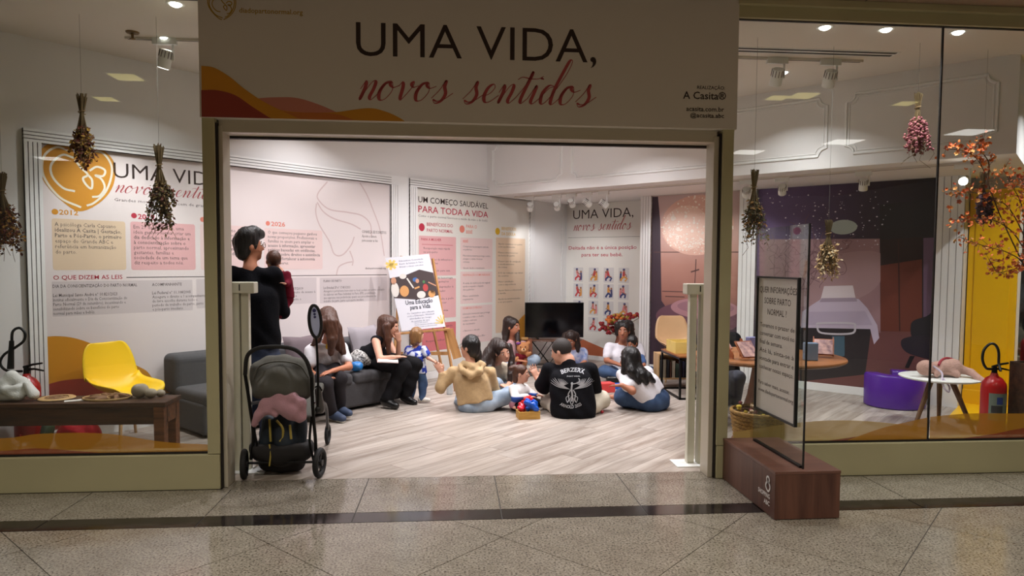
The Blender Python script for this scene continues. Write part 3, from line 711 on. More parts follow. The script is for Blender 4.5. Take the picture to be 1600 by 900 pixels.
m_.build('heading_lettering', K['crimson'], ban2)
m_ = MB(); m_.text('BEBÊ', XC[2][0]+.05, zt_-.065, .035, YB-.001, None, .015, res=1); m_.text('RESPIRAÇÃO E IMUNIDADE', XC[2][0]+.05, 1.33, .03, YB-.001, w2, .01, res=1); m_.text('HORMÔNIOS E VÍNCULO', XC[2][0]+.05, .875, .03, YB-.001, w2*.7, .01, res=1)
m_.build('heading_lettering', K['coral'], ban2)
lwave('wave_print', [(7.3, .103), (7.6, .42), (7.85, .62), (8.0, .72), (8.126, .78)], K['mustard'], YB-.001)
lwave('wave_print', [(7.0, .103), (7.5, .26), (8.0, .3), (8.126, .28)], K['brick'], YB-.0014)

# --- positions panel on the end wall (local x = t, local y = s)
ban3 = thing('positions_panel', 'white wall panel with a grid of small birth position drawings beside the television', 'banner', (0, 0, 0), RZ_T)
YC = 9.051-.006; ban = ban3
MB().box(-6.49, -5.035, YC, 9.0505, .06, 2.45).build('banner_sheet', K['paper2'], ban3)
m_ = MB(); T(m_, 'UMA VIDA,', (-6.367, 2.216), (-6.369, 2.364), (-5.273, 2.209), YC-.001, -.004, res=3); m_.ribbon([(-6.464, 1.923), (-5.159, 1.916)], .004, YC-.001); m_.build('title_lettering', M['ink'], ban3)
m_ = MB(); script(m_, 'novos sentidos', (-6.365, 2.033), .085, (-5.302, 2.009)[0]-(-6.365, 2.038)[0], YC-.001); m_.build('script_lettering', M['rose'], ban3)
m_ = MB(); T(m_, 'Deitada não é a única posição', (-6.449, 1.733), (-6.450, 1.789), (-5.210, 1.731), YC-.001, .008, res=2); T(m_, 'para ter seu bebê.', (-6.199, 1.624), (-6.200, 1.680), (-5.451, 1.632), YC-.001, .008, res=2)
m_.build('heading_lettering', K['crimson'], ban3)
DC = [mat('drawing_red', (190, 60, 62), .6), mat('drawing_blue', (52, 62, 110), .6), mat('drawing_skin', (150, 96, 70), .6), mat('drawing_orange', (214, 150, 70), .6), mat('drawing_rose', (214, 130, 130), .6)]
K['tile'] = mat('drawing_tile_print', (206, 202, 200), .55)
_cx = [(-6.257, 1.334)[0], (-5.966, 1.338)[0], (-5.690, 1.342)[0], (-5.424, 1.346)[0]]; _cz = [(-6.257, 1.334)[1], (-6.254, 1.079)[1], (-6.250, 0.813)[1], (-6.247, 0.557)[1]]
for r_ in range(4):
    for c_ in range(4):
        x, z = _cx[c_], _cz[r_]; w = .092
        til = MB().rrect(x-w, x+w, z-w*1.25, z+w*1.25, YC-.0006, .012).build('drawing_tile', K['tile'], ban3)
        random.seed(r_*4+c_); g = MB(); ca, cb = random.choice((0, 4, 3)), random.choice((1, 0, 3))
        lean = random.uniform(-.03, .03)
        g.mat(2).disc(x+lean, z+.075, .02, .022, YC-.001, 10).mat(1).disc(x+lean, z+.088, .022, .014, YC-.0014, 10)
        g.mat(ca).ribbon([(x+lean, z+.055), (x, z-.02)], .045, YC-.001)
        g.mat(2).ribbon([(x+lean, z+.04), (x+.045*random.choice((-1, 1)), z+.0), (x+.05, z-.03)], .014, YC-.0012)
        g.mat(cb).ribbon([(x, z-.02), (x+random.uniform(.03, .06), z-.05), (x+.02, z-.09)], .03, YC-.0011); g.ribbon([(x, z-.02), (x-random.uniform(.03, .06), z-.06), (x-.05, z-.09)], .03, YC-.0013)
        if random.random() < .6:
            sx = random.choice((-1, 1)); g.mat(2).disc(x+sx*.05, z+.045, .017, .018, YC-.001, 10).mat(random.choice((3, 1, 4))).ribbon([(x+sx*.05, z+.03), (x+sx*.055, z-.04), (x+sx*.05, z-.085)], .034, YC-.0012)
        g.build('drawing', DC, til)
def cwave(name, pts, m, y):
    P = spline(pts, 8); MB().flat([(P[0][0], .065)]+P+[(P[-1][0], .065)], y).build(name, m, ban3)
cwave('wave_print', [(-6.485, .3), (-6.3, .34), (-6.0, .26), (-5.6, .15), (-5.3, .09)], K['terra'], YC-.001)
ban = ban_keep

# --- photo murals
def poly(name, pts, m, y, parent, smooth=True):
    P = spline(pts, 6, True) if smooth else pts
    return MB().flat(P, y).build(name, m, parent)
YM = 8.627-.008
mu1 = thing('bath_mural', 'pink photo mural of a birthing tub under glowing lights', 'mural', (0, 0, 0), RZ_T)
MB().box(-4.728, -3.457, YM, 8.6265, .096, 2.448).build('mural_sheet', gradient('bath_room_wash', [(0, (44, 30, 40)), (.28, (84, 54, 60)), (.45, (160, 108, 94)), (.62, (186, 136, 120)), (.8, (214, 174, 162)), (1, (206, 178, 174))], 2, .1, 2.45, noise=.12), mu1)
poly('shadow_print', [(-4.726, .1), (-3.46, .1), (-3.46, .75), (-3.9, .62), (-4.4, .8), (-4.56, 1.0), (-4.6, 2.1), (-4.64, 2.44), (-4.726, 2.44)], mat('plum_shadow_print', (62, 44, 56), .6), YM-.0006, mu1, False)
MB().disc((-4.069, 2.027)[0], (-4.069, 2.027)[1], .52, .40, YM-.0010, 40).build('lamp_globe_print', mat('lamp_globe_print', (230, 184, 164), .5), mu1)
MB().disc((-4.216, 1.997)[0], (-4.216, 1.997)[1], .34, .30, YM-.0013, 40).build('lamp_globe_print', mat('lamp_glow_print', (244, 208, 188), .5), mu1)
m_ = MB(); random.seed(3)
gx, gz = (-4.069, 2.027)
for i in range(420):
    a = random.random()*2*PI; r = math.sqrt(random.random())
    z = gz+.40*r*math.sin(a); x = gx+.52*r*math.cos(a)
    if random.random() < .5: z = gz-.38*abs(math.sin(a))*random.uniform(.5, 1)
    q = random.choice((.005, .007, .010, .014)); m_.disc(x, z, q, q, YM-.0016, 7)
for x_, y_, q in (((-4.407, 2.134)[0], (-4.407, 2.134)[1], .035), ((-4.219, 2.152)[0], (-4.219, 2.152)[1], .022), ((-4.328, 1.983)[0], (-4.328, 1.983)[1], .028), ((-4.097, 2.062)[0], (-4.097, 2.062)[1], .02), ((-4.122, 1.952)[0], (-4.122, 1.952)[1], .022)): m_.disc(x_, y_, q, q, YM-.0016, 14)
m_.build('sparkle_print', mat('sparkle_print', (255, 240, 226), .5), mu1)
m_ = MB().ribbon([(-4.691, 1.673), (-3.449, 1.665)], .012, YM-.0008); m_.ribbon([(-4.552, 1.131), (-4.217, 1.133)], .012, YM-.0014).ribbon([(-4.502, 1.062), (-4.215, 1.063)], .012, YM-.0014).ribbon([(-4.059, 1.575), (-4.070, 1.232)], .012, YM-.0014)
m_.ribbon([(-4.129, 1.403), (-4.011, 1.438)], .02, YM-.0014); m_.build('rail_print', mat('dark_rail_print', (92, 62, 58), .6), mu1)
m_ = MB().disc((-4.042, 0.786)[0], (-4.042, 0.786)[1], .60, .22, YM-.0018, 40); m_.build('tub_print', mat('tub_shade_print', (108, 72, 84), .5), mu1)
m_ = MB().disc((-3.936, 0.920)[0], (-3.936, 0.920)[1], .48, .14, YM-.0024, 40); m_.build('tub_print', mat('tub_rim_print', (172, 126, 132), .5), mu1)
m_ = MB().disc((-3.918, 0.938)[0], (-3.918, 0.938)[1], .40, .09, YM-.003, 40); m_.build('tub_print', mat('tub_water_print', (150, 108, 118), .5), mu1)

mu2 = thing('bedroom_mural', 'dark violet photo mural of a hospital bed under a starry ceiling', 'mural', (0, 0, 0), RZ_T)
MB().box(-3.238, -1.302, YM, 8.6265, .096, 2.448).build('mural_sheet', gradient('bedroom_wash', [(0, (112, 92, 138)), (.35, (92, 72, 106)), (.7, (56, 42, 56)), (1, (36, 27, 32))], 0, -3.24, -1.3, noise=.2), mu2)
def q2(name, pts, col, lay, smooth=False, rough=.5): return poly(name, pts, mat(name, col, rough), YM-.0006*lay, mu2, smooth)
q2('wall_print', [(-3.214, 1.824), (-1.850, 1.806), (-1.810, 0.742), (-3.185, 0.646)], (160, 124, 130), 1)
q2('dark_wall_print', [(-1.861, 2.187), (-1.298, 2.227), (-1.283, 1.781), (-1.849, 1.784)], (34, 26, 30), 1)
q2('floor_print', [(-3.185, 0.646), (-1.251, 0.808), (-1.228, 0.113), (-3.171, 0.078)], (112, 68, 66), 1)
q2('door_print', [(-1.843, 1.798), (-1.435, 1.819), (-1.401, 0.777), (-1.811, 0.764)], (108, 50, 36), 2)
q2('door_print_shade', [(-1.843, 1.798), (-1.435, 1.819), (-1.427, 1.575), (-1.834, 1.503)], (44, 24, 24), 3)
q2('curtain_print', [(-1.422, 1.805), (-1.284, 1.809), (-1.255, 0.919), (-1.393, 0.911)], (112, 86, 110), 2)
m_ = MB(); random.seed(11)
for i in range(40):     # branches of the wall decoration
    a = (random.uniform(-3.1, -2.2), random.uniform(1.2, 1.7)); P = [a]
    for k in range(5): P.append((P[-1][0]+random.uniform(-.09, .09), P[-1][1]+random.uniform(-.02, .12)))
    m_.ribbon(spline(P, 4), .0055, YM-.0013)
m_.build('branch_print', mat('branch_print', (116, 82, 90), .6), mu2)
m_ = MB()
for i in range(130):
    x = random.uniform(-3.2, -1.75); z = random.uniform(1.72, 2.40)-(x+3.2)*.03
    q = random.choice((.004, .005, .007, .010)); m_.disc(x, z, q, q*.8, YM-.0014, 7)
m_.build('star_print', mat('star_print', (226, 214, 226), .5), mu2)
m_ = MB().disc((-2.237, 1.947)[0], (-2.237, 1.947)[1], .15, .085, YM-.002, 26); m_.build('lamp_print', mat('lamp_print', (176, 186, 180), .5), mu2)
q2('under_bed_print', [(-2.710, 0.758), (-1.904, 0.794), (-1.954, 0.251), (-2.677, 0.086)], (44, 36, 40), 2)
q2('sheet_print', [(-2.454, 1.103), (-2.048, 1.118), (-1.951, 1.012), (-1.846, 0.827), (-1.821, 0.683), (-1.872, 0.606), (-1.917, 0.778), (-2.680, 0.744), (-2.670, 0.939), (-2.568, 1.022)], (200, 184, 204), 4)
q2('pillow_print', [(-2.429, 1.256), (-2.114, 1.271), (-2.075, 1.102), (-2.467, 1.079)], (222, 208, 214), 5)
m_ = MB().ribbon(spline([(-2.488, 0.787), (-2.442, 0.698), (-2.118, 0.713), (-2.079, 0.798), (-2.121, 0.832), (-2.460, 0.812)], 6, True), .022, YM-.0036); m_.build('bed_rail_print', mat('bed_rail_print', (206, 198, 206), .5), mu2)
q2('tank_print', [(-2.326, 0.668), (-2.186, 0.678), (-2.179, 0.445), (-2.291, 0.405)], (70, 96, 112), 3)
q2('chair_back_print', [(-1.508, 0.869), (-1.364, 0.955), (-1.258, 1.016), (-1.244, 0.607), (-1.464, 0.652)], (32, 28, 36), 4, True)
q2('chair_seat_print', [(-1.590, 0.685), (-1.406, 0.742), (-1.248, 0.725), (-1.241, 0.503), (-1.447, 0.512), (-1.574, 0.572)], (40, 34, 44), 5, True)
q2('pillow_shade_print', [(-2.454, 1.111), (-2.076, 1.132), (-2.061, 1.088), (-2.474, 1.064)], (168, 150, 168), 6)
q2('sheet_fold_print', [(-2.610, 0.942), (-1.976, 0.981), (-1.892, 0.824), (-2.636, 0.778)], (186, 170, 192), 5)
m_ = MB().ribbon([(-1.663, 1.795), (-1.618, 0.777)], .012, YM-.0026); m_.build('door_seam_print', mat('door_seam_print', (60, 28, 24), .5), mu2)
q2('wall_light_print', [(-3.201, 1.293), (-2.622, 1.382), (-2.353, 1.613), (-1.845, 1.647), (-1.828, 1.322), (-2.129, 1.093), (-2.777, 0.989), (-3.192, 0.954)], (172, 138, 142), 1.4, True)
q2('chair_leg_print', [(-1.509, 0.506), (-1.460, 0.511), (-1.517, 0.370), (-1.555, 0.373)], (26, 22, 24), 5)
random.seed(7)


# ================================================================ lamps and ceiling fittings
def downlight(p, power, label, glowm=None, r=.055, square=False, col=(1, .985, 1.02)):
    t = thing('ceiling_downlight', label, 'downlight', p, 0, 'recessed ceiling downlights')
    MB().lathe([(r*.72, -.002), (r, -.004), (r*1.12, 0), (r*1.12, .004), (r*.72, .004)], 20).build('ring', M['white'], t, smooth=40)
    MB().lathe([(0, -.020), (r*.35, -.018), (r*.6, -.011), (r*.72, -.001), (r*.7, .003), (0, .003)], 20).build('diffuser', glowm or M['lamp'], t, smooth=60)
    if power: area_lamp('downlight_beam', (p[0], p[1], p[2]-.026), .04, power, col, spread=math.radians(122))
    return t
for i, (p, l) in enumerate((((2.638, 4.80, 3.2), 'downlight in the front ceiling strip nearest the entrance pillar'), ((3.096, 4.80, 3.2), 'round downlight in the middle of the front ceiling strip by the flower window'),
                            ((3.648, 4.80, 3.2), 'downlight in the front ceiling strip just beyond the glass joint'), ((-1.834, 4.80, 3.2), 'downlight in the front ceiling strip over the rustic bench window'))):
    downlight(p, POWER_SHOP*.55, l)
q = (1.133, 9.644); downlight((q[0], q[1], 3.28), POWER_SHOP, 'downlight in the shop ceiling just under the entrance header')
q = (3.028, 6.216); downlight((q[0], q[1], 3.28), POWER_SHOP*.7, 'small downlight between the two track spots')
for i, (x, y) in enumerate(((-2.3, 5.8), (-.9, 5.7), (.5, 5.7), (1.8, 5.9), (1.0, 6.5), (-1.2, 7.0), (.4, 7.2), (1.7, 7.2), (.55, 7.95), (5.6, 5.3))):  # unseen downlights, added to fill the room and the yellow panel with light
    downlight((x, y, 3.28), POWER_SHOP*(2.2 if i == 9 else 1.9 if i in (0, 8) else 1), 'unseen shop downlight added for fill, over the '+('end of the rustic bench', 'standing man', 'open floor by the doorway', 'gate post beside the plinth', 'small toy box', 'sofa', 'woman in the beige jacket', 'girl in the white t-shirt', 'woman with the bear puppet', 'yellow panel')[i], r=.06)['group'] = 'unseen downlights added for fill light'

def track_spot(p, aim, label, rz=0, lit=False, power=POWER_TRACK, up=.10, sc=1.0, angle=66, beam=True, col=(1, .985, 1.02)):
    """white track spotlight: adapter box on the track, bent arm and ribbed drum head; p = head centre"""
    t = thing('track_spotlight', label, 'spotlight', p, 0, 'track spotlights')
    d = (Vector(aim)-Vector(p)).normalized()
    mb = Matrix.Rotation(rz, 3, 'Z')
    MB().obox((0, 0, up), (.15*sc, .035, .045*sc), mb).build('adapter', M['white'], t, bevel=.004)
    a = mb @ Vector((.05*sc, 0, up-.02)); b = mb @ Vector((.05*sc, 0, 0)); s_ = mb @ Vector((.055*sc, 0, -.01))
    MB().tube([a, b, s_, s_*.55], .009, 6).build('arm', M['white'], t, smooth=50)
    r = .042*sc; q0, q1 = -d*.055*sc, d*.06*sc
    MB().tube([q0*1.0, q0*.96, d*.0, q1*.95, q1], [r*.6, r*.9, r*.95, r, r*.97], 18).build('drum', M['white'], t, smooth=50)
    k = MB()
    e1 = d.orthogonal().normalized(); e2 = d.cross(e1)
    for i in range(12):
        w = (e1*math.cos(i*PI/6)+e2*math.sin(i*PI/6))*r*.96
        k.tube([w+q0*.9, w+q0*.1], .0035, 4)
    k.build('cooling_ribs', M['groove'], t)
    MB().tube([q1*.98, q1*1.04], r*.78, 16).build('lens', glow('spot_lens', (255, 246, 236), 45 if lit else 9), t)
    if beam: spot_lamp('spot_beam', Vector(p)+d*.08*sc, aim, power, angle, .8, col, .05)
    return t
ZT = 2.40
TRK = M['white']
# track below the bulkhead over the murals (parallel to the bulkhead edge)
trk = thing('light_track', 'slim white lighting track under the bulkhead', 'light track', (0, 0, 0), RZ_T)
MB().box(-6.3, -.7, 7.50, 7.53, 2.432, 2.452).build('rail', M['ceil'], trk)
MB().box(-6.28, -.72, 7.509, 7.521, 2.430, 2.434).build('slot', M['groove'], trk)
heads = (((1.052, 9.576, 2.296), st(8.2, -6.54, 1.5), 'track spotlight nearest the corner of the shop, lens turned to the room'), ((1.380, 9.247, 2.281), st(9.0, -6.3, 1.3), 'second track spotlight from the corner, above the television'),
         ((1.552, 9.076, 2.312), st(9.0, -5.7, 1.2), 'middle one of the spotlights clustered above the television'), ((1.725, 8.903, 2.299), st(8.62, -4.4, 1.5), 'fourth track spotlight from the corner'),
         ((1.906, 8.722, 2.277), st(8.62, -4.0, 1.4), 'track spotlight over the positions panel, nearest the bath mural'))
for p, aim, l in heads: track_spot((p[0], p[1], min(p[2], 2.36)), aim, l, RZ_T, up=2.432-min(p[2], 2.36)-.02, power=POWER_TRACK*.55)
for p, aim, l, lit, pw in (((3.219, 7.409, 2.307), st(8.6, -3.4, 1.5), 'track spotlight partly hidden by the dark hanging bouquet beside the entrance pillar', False, .5), ((3.495, 7.133, 2.310), st(8.62, -2.9, 1.3), 'track spotlight above the glass notice sign', False, .35),
                       ((4.057, 6.571, 2.309), st(8.3, -2.0, .9), 'track spotlight above the hospital bed mural, pointing down', True, .35), ((4.650, 5.978, 2.280), (1.8, 2.2, 1.7), 'glaring track spotlight behind the orange blossom branches', True, .12)):
    track_spot((p[0], p[1], min(p[2], 2.37)), aim, l, RZ_T, lit, power=POWER_TRACK*pw, up=2.432-min(p[2], 2.37)-.02)
# ceiling track near the window
a_, b_ = (2.397, 5.789), (3.528, 5.764)
trk2 = thing('light_track', 'slim lighting track on the main ceiling behind the flower window', 'light track')
MB().box(-2.6, b_[0], a_[1]-.015, a_[1]+.015, 3.262, 3.28).build('rail', M['ceil'], trk2)
MB().box(-2.58, b_[0]-.02, a_[1]-.006, a_[1]+.006, 3.260, 3.264).build('slot', M['groove'], trk2)
for x_, l, aim in (((2.763, 6.000, 3.219)[0], 'ceiling track spotlight closest to the fascia sign', st(8.6, -4.2, 1.3)), ((3.238, 6.000, 3.233)[0], 'ceiling track spotlight farther from the fascia sign', st(8.6, -2.4, 1.4))):
    track_spot((x_, a_[1], 3.12), (x_+.3, a_[1]+2.0, .3), l, 0, False, POWER_TRACK*.35, up=.135, sc=1.25)
# spots washing the long wall from the same track, hidden by the header
for i, (x_, s_) in enumerate(((-2.3, 2.3), (-1.3, 3.4), (-.3, 4.6), (.8, 6.2), (1.5, 7.4))):
    track_spot((x_, a_[1], 3.12), st(s_, LT, 1.0), 'hidden ceiling track spotlight aimed at the '+('heart logo', 'first pink text box', 'line drawing of mother and baby', 'benefits banner title', 'yellow text column')[i], 0, False, POWER_TRACK*(1.9, 1.1, .95, 1.15, 1.2)[i], up=.135, sc=1.25, angle=70 if i < 2 else 86)['group'] = 'track spotlights aimed at the long wall'
# air diffuser, sprinkler
dif = thing('slot_diffuser', 'long black slot air diffuser in the shop ceiling', 'air diffuser')
y0 = (2.866, 5.598)[1]
for k in range(2): MB().box(-1.4, (3.686, 5.566)[0], y0-.05+.07*k, y0-.02+.07*k, 3.274, 3.281).build('slot', M['black'], dif)
MB().box(-1.42, (3.686, 5.566)[0]+.02, y0-.07, y0+.07, 3.277, 3.2805).build('frame', M['white'], dif)
q = (-2.490, 5.663)
spk = thing('fire_sprinkler', 'small brass fire sprinkler on the ceiling over the bench window', 'sprinkler', (q[0], q[1], 3.28))
MB().lathe([(.001, -.012), (.045, -.010), (.05, 0), (0, 0)], 16).build('escutcheon', mat('aged_brass', (120, 96, 62), .4, metal=.8), spk, smooth=40)
MB().cyl((0, 0, -.01), (0, 0, -.05), .011, .009, 10).lathe([(0, -.058), (.022, -.055), (.022, -.05), (0, -.05)], 12).build('head', bpy.data.materials['aged_brass'], spk)
# corridor ceiling lamps (mirrored ones show as reflections in the shop glass, the rest are added)
M['lampwarm'] = glow('corridor_lamp_warm', (255, 236, 150), 3.2); M['lampcool'] = glow('corridor_lamp_cool', (255, 252, 246), 6)
def corridor_lamp(px, py, m, w, d, lab):
    t = thing('corridor_lamp', lab, 'ceiling lamp', (px, py, 3.31), 0, 'square corridor ceiling lamps')
    MB().box(-w/2-.02, w/2+.02, -d/2-.02, d/2+.02, -.008, 0).build('frame', M['white'], t)
    MB().box(-w/2, w/2, -d/2, d/2, -.010, -.007).build('diffuser', m, t)
for q, l in (((3.470, 7.239), 'mirrored beside the fascia sign'), ((4.994, 7.342), 'mirrored beside the pink bouquet'), ((-3.860, 8.089), 'mirrored above the rustic bench')): corridor_lamp(q[0], 2*4.66-q[1], M['lampwarm'], .2, .2, 'warm square corridor ceiling lamp '+l)
for q, l in (((4.671, 10.736), 'the entrance pillar'), ((5.659, 9.690), 'the bed mural'), ((6.915, 8.808), 'the blossom branches'), ((-7.065, 12.835), 'the heart logo')): corridor_lamp(q[0], max(-7.5, 2*4.66-q[1]), M['lampcool'], .42, .42, 'cool square corridor ceiling lamp mirrored in the glass by '+l)
for i, x_ in enumerate((-3.2, -.9, 1.4, 3.7)):  # unseen lamps added to light the corridor floor and shop front
    corridor_lamp(x_, 2.2, M['lampwarm'], .25, .25, 'unseen warm square fill lamp added over the corridor, '+('first', 'second', 'third', 'fourth')[i]+' along the shop front')
    area_lamp('corridor_fill_light', (x_, 2.2, 3.27), .25, POWER_MALL, (1, .93, .82), spread=math.radians(130))
for i, x_ in enumerate((-2.0, 2.6)):  # stronger unseen lamps added farther back to brighten the fascia
    corridor_lamp(x_, -1.5, M['lampwarm'], .3, .3, 'large unseen warm fill lamp added over the far side of the corridor, '+('bench', 'plinth')[i]+' end')
    area_lamp('corridor_fill_light', (x_, -1.5, 3.27), .3, POWER_MALL*7.5, (1, .93, .82), spread=math.radians(130))


# ================================================================ soft shapes: blended solids turned into one smooth skin
class Soft:
    """collects rounded solids, blends them and extracts one continuous surface"""
    def __init__(s, k=.03): s.p = []; s.k = k
    def cone(s, a, b, r0, r1=None, k=None, flat=None):
        s.p.append(('c', np.array(a, float), np.array(b, float), r0, r0 if r1 is None else r1, s.k if k is None else k, flat)); return s
    def chain(s, pts, rs, k=None):
        for i in range(len(pts)-1): s.cone(pts[i], pts[i+1], rs[i], rs[i+1], k)
        return s
    def ell(s, c, r, m=None, k=None):
        r = (r, r, r) if not hasattr(r, '__len__') else r
        s.p.append(('e', np.array(c, float), np.array(r, float), np.eye(3) if m is None else np.array(m, float), 0, s.k if k is None else k, None)); return s
    def cut(s, c, r, m=None, k=.01):
        s.p.append(('x', np.array(c, float), np.array(r, float), np.eye(3) if m is None else np.array(m, float), 0, k, None)); return s
    def half(s, p, n, k=.004):              # keep the side the normal points away from
        s.p.append(('h', np.array(p, float), np.array(n, float)/np.linalg.norm(n), None, 0, k, None)); return s
    def mesh(s, h=.01, wob=None, floor=None):
        lo = np.full(3, 1e9); hi = -lo
        for q in s.p:
            if q[0] == 'c':
                r = max(q[3], q[4])
                lo = np.minimum(lo, np.minimum(q[1], q[2])-r); hi = np.maximum(hi, np.maximum(q[1], q[2])+r)
            elif q[0] == 'e': lo = np.minimum(lo, q[1]-q[2].max()); hi = np.maximum(hi, q[1]+q[2].max())
        lo = lo-3*h; hi = hi+3*h; n = np.ceil((hi-lo)/h).astype(int)+1
        X = [(lo[i]+h*np.arange(n[i])).astype(np.float32) for i in range(3)]
        F = np.full(n, .5, np.float32)
        def sub(a, b, pad):
            i0 = np.maximum(0, np.floor((a-pad-lo)/h).astype(int)); i1 = np.minimum(n, np.ceil((b+pad-lo)/h).astype(int)+1)
            sl = tuple(slice(i0[i], i1[i]) for i in range(3))
            return sl, np.stack(np.meshgrid(*[X[i][sl[i]] for i in range(3)], indexing='ij'), -1)
        for q in s.p:
            k = q[5]; pad = .04+k*2
            if q[0] == 'c':
                _, a, b, r0, r1, _, fl = q
                sl, P = sub(np.minimum(a, b)-max(r0, r1), np.maximum(a, b)+max(r0, r1), pad)
                ab = b-a; L = max(1e-9, float(ab@ab)); d = P-a.astype(np.float32)
                t = np.clip((d@ab.astype(np.float32))/L, 0, 1)
                D = np.linalg.norm(d-t[..., None]*ab.astype(np.float32), axis=-1)-(r0+(r1-r0)*t)
            elif q[0] in 'ex':
                _, c, r, m, _, _, _ = q
                sl, P = sub(c-r.max(), c+r.max(), pad)
                v = (P-c.astype(np.float32))@m.astype(np.float32)
                kk = np.linalg.norm(v/r.astype(np.float32), axis=-1)
                D = (kk-1)*float(r.min())*(.5+.5*float(r.mean()/r.min()) if q[0] == 'e' else 1)
            else:
                sl = (slice(None),)*3; P = np.stack(np.meshgrid(*X, indexing='ij'), -1)
                D = (P-q[1].astype(np.float32))@q[2].astype(np.float32)
            A = F[sl]
            if q[0] in 'ce':
                hh = np.clip(.5+.5*(A-D)/k, 0, 1) if k > 0 else (A > D).astype(np.float32)
                F[sl] = A*(1-hh)+D*hh-k*hh*(1-hh)
            else:
                D = -D if q[0] == 'x' else D
                hh = np.clip(.5-.5*(A-D)/k, 0, 1)
                F[sl] = A*(1-hh)+D*hh+k*hh*(1-hh)
        if wob is not None: F += wob(*np.meshgrid(*X, indexing='ij')).astype(np.float32)
        F[0] = F[-1] = .5; F[:, 0] = F[:, -1] = .5; F[:, :, 0] = F[:, :, -1] = .5
        ins = F < 0
        c8 = sum(ins[i:n[0]-1+i, j:n[1]-1+j, l:n[2]-1+l].astype(np.int8) for i in (0, 1) for j in (0, 1) for l in (0, 1))
        act = (c8 > 0) & (c8 < 8); ci = np.argwhere(act)
        if len(ci) == 0: return np.zeros((0, 3)), []
        acc = np.zeros((len(ci), 3)); cnt = np.zeros(len(ci))
        for ax in range(3):
            o1, o2 = [a for a in range(3) if a != ax]
            for u in (0, 1):
                for v in (0, 1):
                    a = ci.copy(); a[:, o1] += u; a[:, o2] += v; b = a.copy(); b[:, ax] += 1
                    fa = F[tuple(a.T)]; fb = F[tuple(b.T)]; m = (fa < 0) != (fb < 0)
                    t = fa[m]/(fa[m]-fb[m]); p = a[m].astype(float); p[:, ax] += t
                    acc[m] += p; cnt[m] += 1
        V3 = lo+h*(acc/cnt[:, None])
        idx = np.full(act.shape, -1, np.int32); idx[tuple(ci.T)] = np.arange(len(ci))
        Q = []
        for ax in range(3):
            o1, o2 = (ax+1) % 3, (ax+2) % 3
            sA = [slice(0, n[i]) for i in range(3)]; sA[ax] = slice(0, n[ax]-1); sB = list(sA); sB[ax] = slice(1, n[ax])
            e = ins[tuple(sA)] != ins[tuple(sB)]; g = np.argwhere(e)
            g = g[(g[:, o1] > 0) & (g[:, o2] > 0) & (g[:, o1] < n[o1]-1) & (g[:, o2] < n[o2]-1)]
            fl = ins[tuple(g.T)]
            c = []
            for du, dv in ((-1, -1), (0, -1), (0, 0), (-1, 0)):
                w = g.copy(); w[:, o1] += du; w[:, o2] += dv; c.append(idx[tuple(w.T)])
            q4 = np.stack(c, 1); q4[~fl] = q4[~fl][:, ::-1]; Q.append(q4)
        Q = np.concatenate(Q); Q = Q[(Q >= 0).all(1)]
        # one pass of smoothing keeps the skin free of steps
        for _ in range(2):
            sm = np.zeros_like(V3); ct = np.zeros(len(V3))
            for a, b in ((0, 1), (1, 2), (2, 3), (3, 0)):
                np.add.at(sm, Q[:, a], V3[Q[:, b]]); np.add.at(ct, Q[:, a], 1); np.add.at(sm, Q[:, b], V3[Q[:, a]]); np.add.at(ct, Q[:, b], 1)
            V3 = V3*.5+.5*sm/np.maximum(ct, 1)[:, None]
        if floor is not None: V3[:, 2] = np.maximum(V3[:, 2], floor)
        return V3, Q
    def build(s, name, m, parent=None, h=.01, wob=None, base=(0, 0, 0), floor=None):
        V3, Q = s.mesh(h, wob, floor)
        me = bpy.data.meshes.new(name)
        if len(V3):
            V3 = V3-np.array(base, float)
            me.vertices.add(len(V3)); me.vertices.foreach_set('co', V3.astype(np.float32).ravel())
            me.loops.add(Q.size); me.loops.foreach_set('vertex_index', Q.astype(np.int32).ravel())
            me.polygons.add(len(Q)); me.polygons.foreach_set('loop_start', np.arange(0, Q.size, 4, dtype=np.int32))
            me.polygons.foreach_set('use_smooth', np.ones(len(Q), bool))
            me.update(calc_edges=True); me.validate()
        me.materials.append(m)
        o = bpy.data.objects.new(name, me); COL.objects.link(o)
        if parent: o.parent = parent
        return o
def folds(amp, fx, fy, fz, ph=0):
    return lambda x, y, z: amp*np.sin(fx*x+fy*y+fz*z+ph+1.4*np.sin(9*z+5*x)+1.1*np.sin(11*y-4*z))


# ================================================================ things in the left window and along the sofa wall
def rel(base):
    b = Vector(base)
    return lambda p: Vector(p)-b
M['rustic'] = wood('dark_rustic_wood', (86, 54, 34), (44, 27, 18), .6, 0, 1.2)
M['rustic2'] = wood('rustic_end_grain', (128, 78, 46), (76, 46, 28), .6, 0, 2)
M['sofa'] = mat('charcoal_upholstery', (74, 72, 74), .9, noise=.12, nscale=60, bump=.15, bscale=300)
M['paleplywood'] = wood('pale_beech', (214, 176, 128), (190, 150, 104), .5, 2, 1)
M['redmetal'] = mat('red_gloss_enamel', (176, 20, 24), .28)
